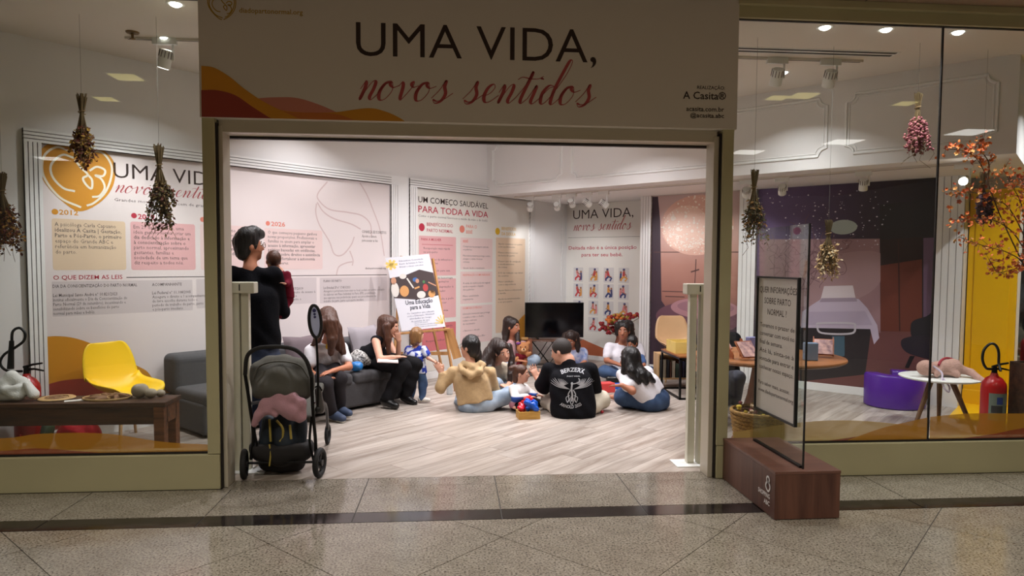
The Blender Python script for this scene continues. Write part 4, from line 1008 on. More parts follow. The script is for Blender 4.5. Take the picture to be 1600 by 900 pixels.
# rustic bench
bx0, bx1, by0, by1, bz = -3.58, -2.145, 5.245, 5.53, .46
bn = thing('rustic_bench', 'dark rustic wooden bench standing behind the left window', 'bench', (bx0, by0, 0))
L_, D_ = bx1-bx0, by1-by0
MB().box(-.01, L_+.012, -.01, D_+.012, bz-.035, bz).build('bench_top', M['rustic'], bn, bevel=.004)
MB().box(.02, L_-.04, 0, .025, bz-.165, bz-.035).build('front_apron', M['rustic'], bn, bevel=.003)
MB().box(.02, L_-.04, D_-.025, D_, bz-.165, bz-.035).build('back_apron', M['rustic'], bn, bevel=.003)
MB().box(L_-.028, L_, .05, D_-.05, bz-.165, bz-.035).build('end_apron', M['rustic2'], bn, bevel=.003)
for ax in (0, L_-.075):
    for ay in (-.004, D_-.07): MB().box(ax, ax+.075, ay, ay+.075, 0, bz-.035).build('leg', M['rustic2'], bn, bevel=.004)
# things lying on the bench
M['knitwhite'] = mat('white_yarn', (232, 230, 226), .9, bump=.6, bscale=160); M['knitbeige'] = mat('beige_felt', (178, 164, 146), .9, bump=.3, bscale=200)
q0 = (-3.276, 5.380, 0.467)
s_ = Soft(.025)
for a, b, r0, r1 in (((-3.361, 5.360, 0.530), (-3.301, 5.400, 0.638), .05, .04), ((-3.301, 5.400, 0.638), (-3.204, 5.400, 0.559), .04, .035), ((-3.233, 5.420, 0.595), (-3.118, 5.360, 0.508), .035, .035), ((-3.362, 5.360, 0.491), (-3.215, 5.340, 0.503), .035, .04), ((-3.222, 5.340, 0.561), (-3.300, 5.320, 0.546), .025, .03),
                     ((-3.167, 5.340, 0.589), (-3.119, 5.330, 0.504), .02, .025), ((-3.448, 5.400, 0.552), (-3.345, 5.380, 0.584), .05, .04), ((-3.265, 5.320, 0.517), (-3.230, 5.320, 0.498), .02, .02)): s_.cone(a, b, r0, r1)
scu = s_.build('knitted_pelvis_model', M['knitwhite'], None, .009, base=(q0[0], q0[1], bz), floor=bz+.001)
tag(scu, 'white knitted pelvis model at the end of the rustic bench', 'model'); scu.location = (q0[0], q0[1], bz)
M['discwood'] = mat('light_plywood', (206, 166, 112), .6, noise=.2, nscale=30); M['disclace'] = mat('brown_cut_wood', (132, 92, 58), .6)
q = (-2.997, 5.426)
d1 = thing('wooden_disc', 'pale round wooden disc lying near the white knitted model', 'disc', (q[0], q[1], bz), 0, 'wooden discs on the bench')
MB().lathe([(0, .002), (.118, .002), (.125, .006), (.118, .012), (0, .012)], 32).build('board', M['discwood'], d1, smooth=40)
mm = MB()
for k in range(6): mm.disc(0, 0, .0, .0, 0, 3) if False else mm.tube([(math.cos(k)*.03+.05*math.cos(a_), math.sin(k)*.03+.05*math.sin(a_), .013) for a_ in np.linspace(0, 6.0, 14)], .0025, 4)
mm.build('carved_pattern', M['disclace'], d1)
q = (-2.627, 5.418)
d2 = thing('wooden_disc', 'larger openwork wooden disc in the middle of the bench', 'disc', (q[0], q[1], bz), 0, 'wooden discs on the bench')
mm = MB(); mm.tube([(.165*math.cos(a_), .125*math.sin(a_), .008) for a_ in np.linspace(0, 2*PI, 40)[:-1]], .009, 6, closed=True)
mm.build('rim', M['discwood'], d2, smooth=60)
mm = MB()
for k in range(7): mm.tube([(.02*math.cos(k*.9), .015*math.sin(k*.9), .008), (.09*math.cos(k*.9+.4), .07*math.sin(k*.9+.4), .01), (.16*math.cos(k*.9), .12*math.sin(k*.9), .008)], [.012, .026, .012], 6)
mm.build('carved_petals', M['disclace'], d2, smooth=60)
MB().lathe([(0, .004), (.055, .005), (.055, .014), (0, .016)], 20).build('centre_plate', M['discwood'], d2, smooth=40)
q = (-2.815, 5.342)
tag(MB().obox((0, 0, .002), (.15, .06, .003)).build('paper_card', mat('white_card', (230, 226, 220), .6), None, (q[0], q[1], bz), .5), 'small white card between the two wooden discs', 'card')
q = (-2.399, 5.443)
s_ = Soft(.01); s_.ell((0, 0, .055), (.062, .062, .056)).cut((0, -.01, .115), (.035, .035, .02))
o = s_.build('felt_womb', M['knitbeige'], None, .007); o.location = (q[0], q[1], bz); tag(o, 'largest beige felt ball with an opening on the bench', 'felt ball', 'felt balls on the bench')
for (px_, r_, l) in (((-2.312, 5.425), .042, 'middle-sized smooth felt ball next to the opened one'), ((-2.261, 5.473), .032, 'smallest felt ball at the bench end')):
    o = MB().ell((0, 0, r_*.86), (r_*1.1, r_, r_*.86)).build('felt_ball', M['knitbeige'], None, (px_[0], px_[1], bz), smooth=80); tag(o, l, 'felt ball', 'felt balls on the bench')
# fire extinguishers
def extinguisher(loc, label, rz=0, hoop=1):
    t = thing('fire_extinguisher', label, 'fire extinguisher', loc, rz, 'fire extinguishers')
    MB().lathe([(0, .10), (.08, .10), (.092, .115), (.092, .50), (.086, .535), (.06, .575), (.03, .595), (.024, .62), (0, .62)], 28).build('cylinder', M['redmetal'], t, smooth=50)
    MB().cyl((0, 0, .615), (0, 0, .67), .022, .018, 12).build('valve', M['blackmetal'], t, smooth=40)
    MB().tube([(-.02, 0, .668), (.05, 0, .69), (.12, 0, .70)], [.012, .010, .008], 6).tube([(0, 0, .65), (.06, 0, .655), (.13, 0, .64)], [.012, .009, .007], 6).build('lever', M['blackmetal'], t, smooth=40)
    if hoop == 1: P = [(-.02, 0, .65), (-.075, 0, .66), (-.11, 0, .73), (-.10, 0, .81), (-.05, 0, .86), (.0, 0, .85), (.03, 0, .79), (.035, 0, .70), (.02, -.04, .64)]
    else: P = [(-.02, -.02, .64), (-.13, -.02, .645), (-.18, -.02, .70), (-.15, -.02, .77), (-.06, -.02, .83), (-.0, -.02, .88), (.01, -.02, .94), (-.03, -.02, .98), (-.08, -.02, .95), (-.09, -.02, .86)]
    MB().tube(spline(P, 7), .0105, 8).build('hose', M['black'], t, smooth=60)
    if hoop == 2: MB().cyl((-.09, -.02, .88), (-.105, -.02, .66), .017, .024, 12).build('nozzle', M['black'], t, smooth=40)
    m2 = MB()
    m2.mat(0).lathe([(.0927, .24), (.0927, .46)], 14, a0=-2.6, a1=-.4).mat(1).lathe([(.0932, .36), (.0932, .455)], 8, a0=-1.2, a1=-.5).mat(2).lathe([(.0932, .30), (.0932, .36)], 8, a0=-2.4, a1=-1.5).mat(3).lathe([(.0934, .37), (.0934, .43)], 6, a0=-2.0, a1=-1.5).mat(4).lathe([(.0932, .25), (.0932, .29)], 8, a0=-2.5, a1=-1.5)
    m2.build('label_sticker', [mat('sticker_green_grey', (116, 128, 120), .5), mat('sticker_silver', (170, 166, 170), .5), mat('sticker_dark', (50, 48, 54), .5), mat('sticker_blue', (34, 60, 140), .5), mat('sticker_green', (40, 110, 60), .5)], t)
    st_ = MB(); st_.tube([(.1*math.cos(a), .1*math.sin(a), .06) for a in np.linspace(0, 2*PI, 24)[:-1]], .006, 6, closed=True)
    for a in (.5, 2.6, 4.7): st_.tube([(.1*math.cos(a), .1*math.sin(a), .16), (.1*math.cos(a), .1*math.sin(a), .06), (.13*math.cos(a), .13*math.sin(a), 0)], .006, 6)
    st_.tube([(-.1, 0, .095), (.1, 0, .095)], .006, 6).tube([(0, -.1, .095), (0, .1, .095)], .006, 6)
    st_.build('floor_stand', M['redmetal'], t)
    return t
q = (-3.342, 5.650, 0.536); extinguisher((q[0], 5.65, 0), 'red fire extinguisher behind the rustic bench with a looped black hose', 0, 2)
q = (4.465, 5.300, 0.526); extinguisher((q[0], 5.3, 0), 'red fire extinguisher in front of the yellow panel', 0, 1)

# moulded shell chair
def shell_chair(name, loc, rz, label, shellmat, legmat, sc=1.0, wire=True):
    t = thing(name, label, 'chair', loc, rz)
    prof = [(.245, .40), (.23, .43), (.18, .438), (.08, .425), (-.04, .415), (-.12, .43), (-.17, .48), (-.20, .56), (-.225, .66), (-.245, .75), (-.255, .80), (-.262, .815)]
    wid = [.17, .195, .215, .225, .228, .23, .232, .23, .22, .195, .16, .12]
    PR = spline(prof, 3); WD = [w[0] for w in spline([(w, 0) for w in wid], 3)]
    nv = 14; vs = []; fs = []
    for i, (p, w) in enumerate(zip(PR, WD)):
        f = i/(len(PR)-1)
        curl = .06*math.exp(-((f-.42)/.25)**2)+.015
        for j in range(nv+1):
            u = -1+2*j/nv
            vs.append((w*u, -(p[0]+abs(u)**3*curl*.9*max(0, f-.35)), p[1]+abs(u)**3*curl*(1.25 if f < .55 else .35)))
    for i in range(len(PR)-1):
        for j in range(nv): a = i*(nv+1)+j; fs.append((a, a+1, a+nv+2, a+nv+1))
    o = MB().add([(v[0]*sc, v[1]*sc, v[2]*sc) for v in vs], fs).build('shell', shellmat, t, smooth=80)
    sm = o.modifiers.new('thick', 'SOLIDIFY'); sm.thickness = .009; sm.offset = 0
    for sx in (-1, 1):
        for sy in (-1, 1):
            MB().tube([(sx*.12*sc, sy*.11*sc-.02, .40*sc), (sx*.215*sc, sy*.22*sc-.02, 0)], [.017, .011], 8).build('leg', legmat, t, smooth=40)
    m2 = MB(); A = [(sx*.15, sy*.145-.02, .28) for sx, sy in ((-1, -1), (1, -1), (1, 1), (-1, 1))]
    for i, j in ((0, 1), (1, 2), (2, 3), (3, 0), (0, 2), (1, 3)): m2.tube([tuple(v*sc for v in A[i]), tuple(v*sc for v in A[j])], .004, 5)
    for p_ in A: m2.tube([tuple(v*sc for v in p_), (p_[0]*.6*sc, p_[1]*.6*sc, .415*sc)], .004, 5)
    m2.build('wire_brace', M['blackmetal'], t)
    return t
M['yellowplastic'] = mat('yellow_matte_plastic', (250, 204, 20), .45)
shell_chair('shell_chair', (-2.73, 5.93, 0), math.radians(58), 'yellow plastic shell chair with wooden legs behind the bench', M['yellowplastic'], M['paleplywood'])
# bags under the bench
o = Soft(.05).cone((-3.06, 5.72, .10), (-2.96, 5.74, .10), .11, .11).cone((-3.05, 5.72, .16), (-2.98, 5.72, .17), .08).half((0, 0, 0), (0, 0, -1)).build('red_bag', mat('red_nylon', (196, 24, 40), .5, bump=.3, bscale=30), None, .014, folds(.007, 30, 10, 20), (-3.0, 5.72, 0), .0)
o.location = (-3.0, 5.72, 0); tag(o, 'bright red nylon bag on the floor under the rustic bench', 'bag')
o = Soft(.05).cone((-3.27, 5.70, .08), (-3.24, 5.72, .17), .075, .06).half((0, 0, 0), (0, 0, -1)).build('green_backpack', mat('green_nylon', (58, 74, 40), .7, noise=.5, nscale=14, col2=(24, 24, 24)), None, .014, folds(.006, 30, 10, 24), (-3.26, 5.70, 0), .0)
o.location = (-3.26, 5.70, 0); tag(o, 'green and black backpack beside the red bag', 'backpack')

# long grey sofa along the wall (local x = s, local y = -t)
so = thing('sofa', 'long charcoal grey sofa along the timeline wall', 'sofa', tuple(st(2.70, -5.66, 0)), RZ_S)
MB().box(0, 2.27, .02, .80, .03, .30).build('base', M['sofa'], so, bevel=.03, seg=4)
for i, (a, b) in enumerate(((.01, .80), (.81, 1.54), (1.55, 2.265))): MB().box(a, b, 0, .60, .26, .385).build('seat_cushion', M['sofa'], so, bevel=.045, seg=5)
for i, (a, b) in enumerate(((.01, .80), (.81, 1.54), (1.55, 2.265))): MB().box(a, b, .56, .83, .30, .665).build('back_cushion', M['sofa'], so, bevel=.06, seg=5)
for (a, b) in ((.06, .12), (2.13, .12), (.06, .7), (2.13, .7)): MB().cyl((a, b, 0), (a, b, .04), .02, .02, 10).build('foot', M['black'], so)
M['cushion'] = mat('pale_grey_linen', (150, 142, 146), .9, bump=.2, bscale=260); M['cushiondark'] = mat('mauve_grey_velvet', (106, 92, 96), .9, bump=.2, bscale=260)
def cushion(c, w, d, rx, rz, m, label):
    n = 12; vs = []; fs = []
    for sgn in (-1, 1):
        for i in range(n+1):
            for j in range(n+1):
                u, v = -1+2*i/n, -1+2*j/n
                b = (max(0, 1-u**4)*max(0, 1-v**4))**.5
                pin = 1-.10*(1-abs(u*v))*(max(abs(u), abs(v))**3)
                vs.append((u*w/2*pin, sgn*d/2*b, v*w/2*pin))
    N1 = (n+1)**2
    for k in (0, 1):
        for i in range(n):
            for j in range(n):
                a = k*N1+i*(n+1)+j; f = (a, a+1, a+n+2, a+n+1); fs.append(f if k else f[::-1])
    o = MB().add(vs, fs).build('cushion', m, None, c, smooth=70); o.rotation_euler = (rx, 0, rz)
    return tag(o, label, 'cushion', 'cushions on the sofa')
p_ = (-0.964, 7.620, 0.558); cushion((p_[0], p_[1], .60), .44, .15, -.30, RZ_S+.15, M['cushion'], 'pale grey linen cushion on the sofa between the two women')
p_ = (-1.501, 6.950, 0.643); cushion((p_[0], p_[1]+.02, .58), .40, .15, -.25, RZ_S, M['cushiondark'], 'darker mauve cushion behind the woman in the white shirt')
# bundle and blue ball lying on the seat
b_ = (-0.962, 7.280, 0.397); b_ = (b_[0], b_[1], .385)
o = Soft(.03).ell((b_[0], b_[1], .50), (.085, .085, .075)).ell((b_[0]-.06, b_[1], .53), (.06, .06, .06)).ell((b_[0]+.05, b_[1]+.02, .47), (.08, .06, .06)).cone((b_[0]-.08, b_[1], .45), (b_[0]-.03, b_[1]-.05, .43), .04).build('spotted_bundle', mat('black_speckled_muslin', (224, 220, 214), .9, noise=.7, nscale=55, col2=(60, 56, 56)), None, .01, folds(.006, 40, 20, 30), b_, .388)
o.location = b_; tag(o, 'bundled white muslin with dark speckles on the sofa', 'cloth bundle')
c_ = (-0.996, 7.100, 0.392)
o = Soft(.01).ell((0, 0, .055), (.068, .06, .052)).build('blue_pouch', mat('glossy_blue_fabric', (36, 112, 178), .4), None, .008, folds(.002, 60, 10, 70)); o.location = (c_[0], c_[1], .388); tag(o, 'small bright blue pouch on the sofa in front of the muslin', 'pouch')


# ================================================================ things in the middle and right of the shop
M['beech'] = wood('easel_beech', (196, 146, 92), (164, 114, 66), .5, 2, 1.2); M['tablewood'] = wood('warm_table_veneer', (156, 98, 54), (118, 70, 38), .4, 0, .8)
# easel with a poster board
EY = 8.15
ea = thing('easel', 'wooden tripod easel holding the education poster', 'easel', ((-0.313, 8.150, 0.831)[0], EY+.25, 0)); R_ = rel(ea.location)
tl, tr, br, bl = (-0.729, 8.150, 1.568), (-0.215, 8.150, 1.549), (-0.102, 8.150, 0.754), (-0.613, 8.150, 0.702)
back = .10
for a, b in (((-0.625, 8.250, 1.585), (-0.721, 8.000, 0.173)), ((-0.256, 8.250, 1.557), (0.019, 8.000, 0.122))):
    MB().tube([R_((a[0], EY+.12, a[2])), R_((b[0], EY-.12, .0))], .017, 4).build('front_leg', M['beech'], ea)
MB().tube([R_((-.42, EY+.13, 1.5)), R_((-.12, EY+.62, 0))], .017, 4).build('rear_leg', M['beech'], ea)
MB().obox(R_(((bl[0]+br[0])/2, EY-.02, (bl[2]+br[2])/2-.03)), (.62, .06, .025), Matrix.Rotation(-.09, 3, 'Y')).build('tray', M['beech'], ea, bevel=.003)
MB().obox(R_((-.36, EY+.1, .42)), (.62, .02, .04)).build('cross_bar', M['beech'], ea)
MB().plate([(-.03, -.01), (.075, -.01), (.075, .02), (-.03, .02)], 0, .36).build('side_board', M['beech'], ea, R_((.02, EY+.06, .36))).rotation_euler = (0, -.3, 0)
po = thing('education_poster', 'white poster board with a craft photo standing on the easel', 'poster', (bl[0], EY-.03, bl[2]))
ex = Vector((br[0]-bl[0], 0, br[2]-bl[2])); ez = Vector((tl[0]-bl[0], .10, tl[2]-bl[2]))
po.matrix_world = Matrix(((ex.x, 0, ez.x, bl[0]), (0, 1, ez.y, EY-.03), (ex.z, 0, ez.z, bl[2]), (0, 0, 0, 1)))
PWd, PHt = 1.0, 1.0                              # poster drawn in a unit square
po.matrix_world = Matrix.Identity(4); po.location = (bl[0], EY-.035, bl[2])
w_, h_ = ex.length, ez.length
po.rotation_euler = (math.atan2(-.10, h_)*-1*-1, math.atan2(-ex.z, ex.x), 0)
sk = (tl[0]-bl[0])/h_
def pp(u, v): return (u*w_+v*h_*(sk+.01), v*h_)
MB().prism([pp(0, 0), pp(1, 0), pp(1, 1), pp(0, 1)], 0, .012).build('poster_board', mat('poster_white', (232, 230, 236), .5), po)
PC = [mat('poster_dark', (74, 60, 60), .6), mat('poster_skin', (206, 150, 120), .6), mat('poster_blue', (70, 110, 170), .6), mat('poster_orange', (220, 160, 100), .6), mat('poster_white_shape', (230, 222, 214), .6), mat('poster_green', (80, 130, 80), .6), mat('poster_red', (190, 70, 70), .6)]
g = MB(); g.mat(0).flat([pp(0.0, .45), pp(.5, .40), pp(1, .43), pp(1, .74), pp(.7, .80), pp(.35, .74), pp(0, .72)], -.001)
def pe(i, u, v, a, b, l=-.002): x, z = pp(u, v); g.mat(i).disc(x, z, a*w_, b*h_, l, 16)
pe(4, .06, .56, .09, .1); pe(1, .07, .68, .06, .05); pe(3, .26, .53, .105, .075, -.0025); pe(4, .62, .46, .1, .05); pe(3, .86, .46, .08, .05); pe(2, .56, .67, .06, .03); pe(1, .60, .65, .04, .03, -.003); pe(6, .75, .55, .06, .05); pe(0, .9, .5, .06, .05); pe(5, .74, .63, .03, .02, -.003); pe(4, .3, .73, .08, .035)
g.mat(4).ribbon([pp(.38, .70), pp(.48, .56)], .018, -.003); g.mat(3).ribbon([pp(.5, .55), pp(.62, .57)], .02, -.003); g.mat(1).ribbon([pp(.84, .62), pp(1.0, .56)], .014, -.003)
g.build('photo_print', PC, po)
g = MB(); a, b = pp(.12, .345), pp(.12, .30); g.text('Uma Educação', pp(.22, .345)[0], pp(.22, .345)[1], .052, -.001, w_*.62, .02); g.text('para a Vida', pp(.30, .275)[0], pp(.30, .275)[1], .052, -.001, w_*.46, .02)
g.build('title_lettering', mat('poster_ink', (34, 38, 58), .6), po)
g = MB()
for i, (l, u0, wd) in enumerate((('Os Caminhos que educam', .20, .62), ('com a Educação Waldorf', .20, .62), ('atividades ao longo', .25, .5), ('da semana do ano', .28, .42))): g.text(l, pp(u0, .20)[0], pp(0, .215)[1]-i*.032, .020, -.001, w_*wd, 0, res=1)
for i, l in enumerate(('Espaço para crescer', 'Rua de convivência e encontro em família', 'visite a nossa escola neste mês')): g.text(l, pp(.33, .08)[0], pp(0, .085)[1]-i*.024, .014, -.001, w_*(.3, .55, .5)[i], 0, res=1)
for i, l in enumerate(('Educadora Convidada', 'Evento da Semana do Parto', 'Brincar e educar com afeto')): g.text(l, pp(.28, .9)[0], pp(0, .93)[1]-i*.035, .018, -.001, w_*.55, .005, res=1)
g.build('body_lettering', mat('poster_grey_ink', (96, 98, 130), .6), po)
g = MB(); x, z = pp(.1, .9); 
for k in range(7): g.ribbon([(x, z), (x+.07*math.cos(k*.9), z+.06*math.sin(k*.9))], .03, -.0012)
x, z = pp(.96, .05)
for k in range(5): g.ribbon([(x, z), (x+.09*math.cos(1.4+k*.4), z+.1*math.sin(1.4+k*.4))], .012, -.0012)
g.build('sun_print', mat('poster_sun', (240, 206, 110), .6), po)
# television on a wire table
tvt = thing('wire_table', 'low table with zigzag black wire legs under the television', 'table', (1.42, 9.95, 0))
MB().lathe([(0, .385), (.46, .385), (.47, .392), (.46, .40), (0, .40)], 40, sy=.5).build('table_top', wood('tv_table_top', (120, 76, 50), (84, 52, 34), .35, 0, 1), tvt, smooth=40)
m_ = MB(); A = [(.42*math.cos(a), .21*math.sin(a), .385) for a in np.linspace(0, 2*PI, 9)[:-1]]; Bq = [(.36*math.cos(a), .2*math.sin(a), .006) for a in np.linspace(0, 2*PI, 9)[:-1]]
for i in range(8):
    m_.tube([A[i], Bq[(i+1) % 8]], .006, 5).tube([A[(i+1) % 8], Bq[i]], .006, 5)
m_.tube(Bq, .006, 5, closed=True); m_.build('wire_legs', M['blackmetal'], tvt)
tv = thing('television', 'flat black television in the corner standing on the wire table', 'television', (1.47, 10.0, .40))
MB().box(-.435, .435, -.02, .02, .02, .535).build('cabinet', M['black'], tv, bevel=.004)
MB().box(-.427, .427, -.0215, -.0195, .03, .527).build('screen', mat('tv_screen', (8, 8, 11), .12), tv)
for sx in (-.25, .25): MB().obox((sx, 0, .011), (.03, .2, .018)).build('foot', M['black'], tv)
def small_block(c, sz, col, label, rz=0, name='wooden_block', cat='toy', group=None, bev=.005, rough=.5):
    o = MB().obox((0, 0, sz[2]/2), sz).build(name, mat(name+'_paint', col, rough), None, c, rz, bevel=bev); return tag(o, label, cat, group)
small_block((1.02, 9.86, .401), (.10, .07, .035), (196, 150, 90), 'small wooden block on the table end beside the television')
# toys on the floor between the sitting people
bxp = (0.719, 6.534)
bx = thing('toy_box', 'small open wooden box full of crumpled red and blue paper', 'box', (bxp[0], bxp[1]+.06, 0), .12)
M['boxwood'] = wood('box_plywood', (206, 160, 80), (176, 128, 56), .5, 0, 2)
for a in ((-.105, .105, -.075, -.067, 0, .075), (-.105, .105, .067, .075, 0, .075), (-.105, -.097, -.067, .067, 0, .075), (.097, .105, -.067, .067, 0, .075), (-.097, .097, -.067, .067, 0, .008)): MB().box(*a).build('board', M['boxwood'], bx, bevel=.001)
def crumple(c, r, col, label, seed):
    random.seed(seed); s_ = Soft(.006)
    for k in range(9):
        v = Vector((random.uniform(-1, 1), random.uniform(-1, 1), random.uniform(-.5, 1)))*r*.55
        s_.ell(v, (r*.55*random.uniform(.5, 1), r*.5*random.uniform(.4, 1), r*.6*random.uniform(.4, 1)))
    o = s_.build('crumpled_paper', mat('shiny_crumpled_paper', col, .25), None, .008, folds(.006, 60, 50, 70)); o.location = c
    random.seed(7); return tag(o, label, 'paper', 'crumpled gift paper')
crumple((bxp[0]+.03, bxp[1]+.06, .12), .085, (20, 84, 190), 'crumpled shiny blue paper sticking out of the small wooden box', 1)
crumple((bxp[0]-.065, bxp[1]+.05, .09), .06, (206, 36, 52), 'crumpled red paper in the front of the small wooden box', 2)
crumple((bxp[0]+.02, bxp[1]+.22, .11), .085, (206, 34, 34), 'crumpled red paper behind the small wooden box', 3)
for (a, sz, col, rz, l) in (((1.143, 8.152), (.30, .10, .05), (236, 196, 60), .2, 'yellow toy tray beside the man in the black shirt'), ((1.116, 8.417), (.16, .08, .06), (34, 84, 180), .5, 'blue toy brick behind the yellow tray'), ((1.024, 7.950), (.10, .06, .06), (214, 92, 84), 1.1, 'coral toy brick near the toddler'),
                            ((1.231, 8.321), (.10, .07, .05), (206, 60, 60), .9, 'red toy brick behind the yellow tray'), ((1.184, 8.743), (.22, .05, .05), (90, 70, 50), .0, 'brown toy plank behind the toy bricks'),
                            ((1.228, 7.939), (.07, .05, .09), (170, 60, 40), .3, 'rust red toy cup block close to the man in the black shirt')): small_block((a[0], a[1], 0), sz, col, l, rz, 'toy_block', group='toys on the floor')
q = (1.787, 7.909); small_block((q[0], q[1], 0), (.17, .14, .11), (206, 66, 64), 'red toy box between the man and the girl in the white shirt', .2, 'toy_block', group='toys on the floor')
q = (1.949, 8.109); small_block((q[0], q[1], 0), (.22, .12, .06), (34, 92, 186), 'blue toy tray right of the red toy box', .1, 'toy_block', group='toys on the floor')
q = (1.488, 6.746); o = MB().ell((0, 0, .016), .016).build('toy_ball', mat('toy_ball_red', (170, 30, 40), .4), None, (q[0], q[1], 0), smooth=80); tag(o, 'tiny red ball on the floor beside the pale trousers', 'toy')
q = (0.988, 7.387); o = MB().tube([(.035*math.cos(a), 0, .047+.035*math.sin(a)) for a in np.linspace(0, 2*PI, 20)[:-1]], .012, 8, closed=True).build('toy_hoop', M['black'], None, (q[0], q[1], 0), .4, smooth=60); tag(o, 'black toy hoop on the floor in front of the man', 'toy')
# red and orange flower arrangement by the end wall
fl = thing('flower_arrangement', 'red and orange dried flower arrangement behind the woman in the white polo', 'flowers', (*(2.432, 9.900, 0.115)[:2], 0))
MB().lathe([(0, 0), (.09, 0), (.12, .15), (.07, .36), (.05, .42), (.06, .46), (.045, .46), (0, .4)], 20).build('vase', mat('terracotta_vase', (130, 74, 54), .6), fl, smooth=50)
random.seed(21); stm = MB()
FC = [mat('dried_red_petal', (150, 34, 40), .7), mat('dried_orange_petal', (206, 112, 46), .7), mat('dried_yellow_leaf', (176, 146, 60), .7)]
blo = [MB(), MB(), MB()]
for k in range(46):
    a = random.uniform(0, 2*PI); r = random.uniform(.05, .34); z = random.uniform(.5, .80)
    e = (r*math.cos(a), r*math.sin(a)*.6, z); stm.tube([(0, 0, .42), (e[0]*.5, e[1]*.5, .42+(z-.42)*.7), e], .004, 4)
    i = random.choice((0, 0, 1, 2))
    for j in range(3): blo[i].ell((e[0]+random.uniform(-.03, .03), e[1]+random.uniform(-.03, .03), e[2]+random.uniform(-.03, .03)), (.03, .02, .024), 6, 4)
stm.build('stems', mat('dry_stem', (110, 84, 50), .8), fl)
for i in range(3): blo[i].build('blossoms', FC[i], fl, smooth=60)['kind'] = 'stuff'
# black frame table with boxes
x0, x1, y0, y1, zt = 2.50, 3.02, 7.38, 8.05, .47
ct = thing('metal_frame_table', 'low table with a thin black metal frame and brown top', 'table', (x0, y0, 0))
m_ = MB(); w_, d_ = x1-x0, y1-y0; b_ = .011
for (a, c) in ((0, 0), (w_, 0), (0, d_), (w_, d_)): MB().box(a-b_, a+b_, c-b_, c+b_, 0, zt).build('leg', M['blackmetal'], ct)
for z in (b_, zt-b_):
    for a in ((0, w_, 0, 0), (0, w_, d_, d_), (0, 0, 0, d_), (w_, w_, 0, d_)): MB().box(a[0]-b_, a[1]+b_, a[2]-b_, a[3]+b_, z-b_, z+b_).build('frame_rail', M['blackmetal'], ct)
MB().box(-.012, w_+.012, -.012, d_+.012, zt, zt+.018).build('table_top', M['tablewood'], ct, bevel=.002)
def open_box(loc, w, d, h, m, label, rz=0, th=.008):
    t = thing('wooden_tray', label, 'tray', loc, rz, 'pale yellow trays on the metal table')
    for a in ((-w/2, w/2, -d/2, -d/2+th, 0, h), (-w/2, w/2, d/2-th, d/2, 0, h), (-w/2, -w/2+th, -d/2+th, d/2-th, 0, h), (w/2-th, w/2, -d/2+th, d/2-th, 0, h), (-w/2+th, w/2-th, -d/2+th, d/2-th, 0, th)): MB().box(*a).build('board', m, t, bevel=.001)
    return t
M['paleyellow'] = mat('pale_yellow_wood', (226, 196, 110), .5, noise=.1, nscale=8)
open_box((x0+.23, y0+.38, zt+.018), .44, .34, .13, M['paleyellow'], 'large pale yellow wooden tray on the black metal table')
open_box((x0+.36, y0+.10, zt+.018), .24, .13, .055, M['paleyellow'], 'small pale yellow wooden tray in front of the large one')
# plywood chair, little bookshelf
M['plypeach'] = mat('peach_plywood', (222, 182, 136), .4, noise=.06, nscale=4)
shell_chair('plywood_chair', ((2.897, 8.600, 0.541)[0], 8.72, 0), 0, 'pale plywood shell chair behind the pale yellow trays', M['plypeach'], M['paleplywood'], 1.0)
bs = thing('toy_bookshelf', 'small wooden bookshelf behind the black frame table', 'bookshelf', ((2.752, 8.200, 0.269)[0]-.28, 8.12, 0))
for a in ((0, .02), (.54, .56)): MB().box(a[0], a[1], 0, .2, 0, .42).build('side_panel', M['paleplywood'], bs, bevel=.003)
for z in (.10, .40): MB().box(.02, .54, 0, .2, z, z+.018).build('shelf', M['paleplywood'], bs, bevel=.002)
MB().box(.02, .54, .185, .2, .12, .40).build('back_panel', M['paleplywood'], bs)
random.seed(5); x = .03
bc = ((40, 56, 60), (150, 140, 120), (34, 34, 40), (96, 60, 44), (190, 180, 160), (60, 80, 72), (120, 40, 40), (44, 44, 70))
nm = ('dark teal', 'sand coloured', 'black', 'brown', 'cream', 'green', 'dark red', 'navy blue', 'second dark teal', 'second sand coloured', 'second black', 'second brown', 'second cream', 'second green')
i = 0
while x < .48:
    w = random.uniform(.022, .045); h = random.uniform(.17, .23)
    p = bs.location
    t = thing('picture_book', '%s book standing in the small wooden bookshelf' % nm[i], 'book', (p.x+x, p.y+.02, .118), 0, 'books in the small bookshelf')
    m2 = mat('book_cover', bc[i % 8], .6); MB().box(0, w, 0, .004, 0, h).box(0, .003, 0, .14, 0, h).box(w-.003, w, 0, .14, 0, h).build('cover', m2, t); MB().box(.003, w-.003, .005, .136, .003, h-.004).build('pages', M['white'], t)
    x += w+.003; i += 1
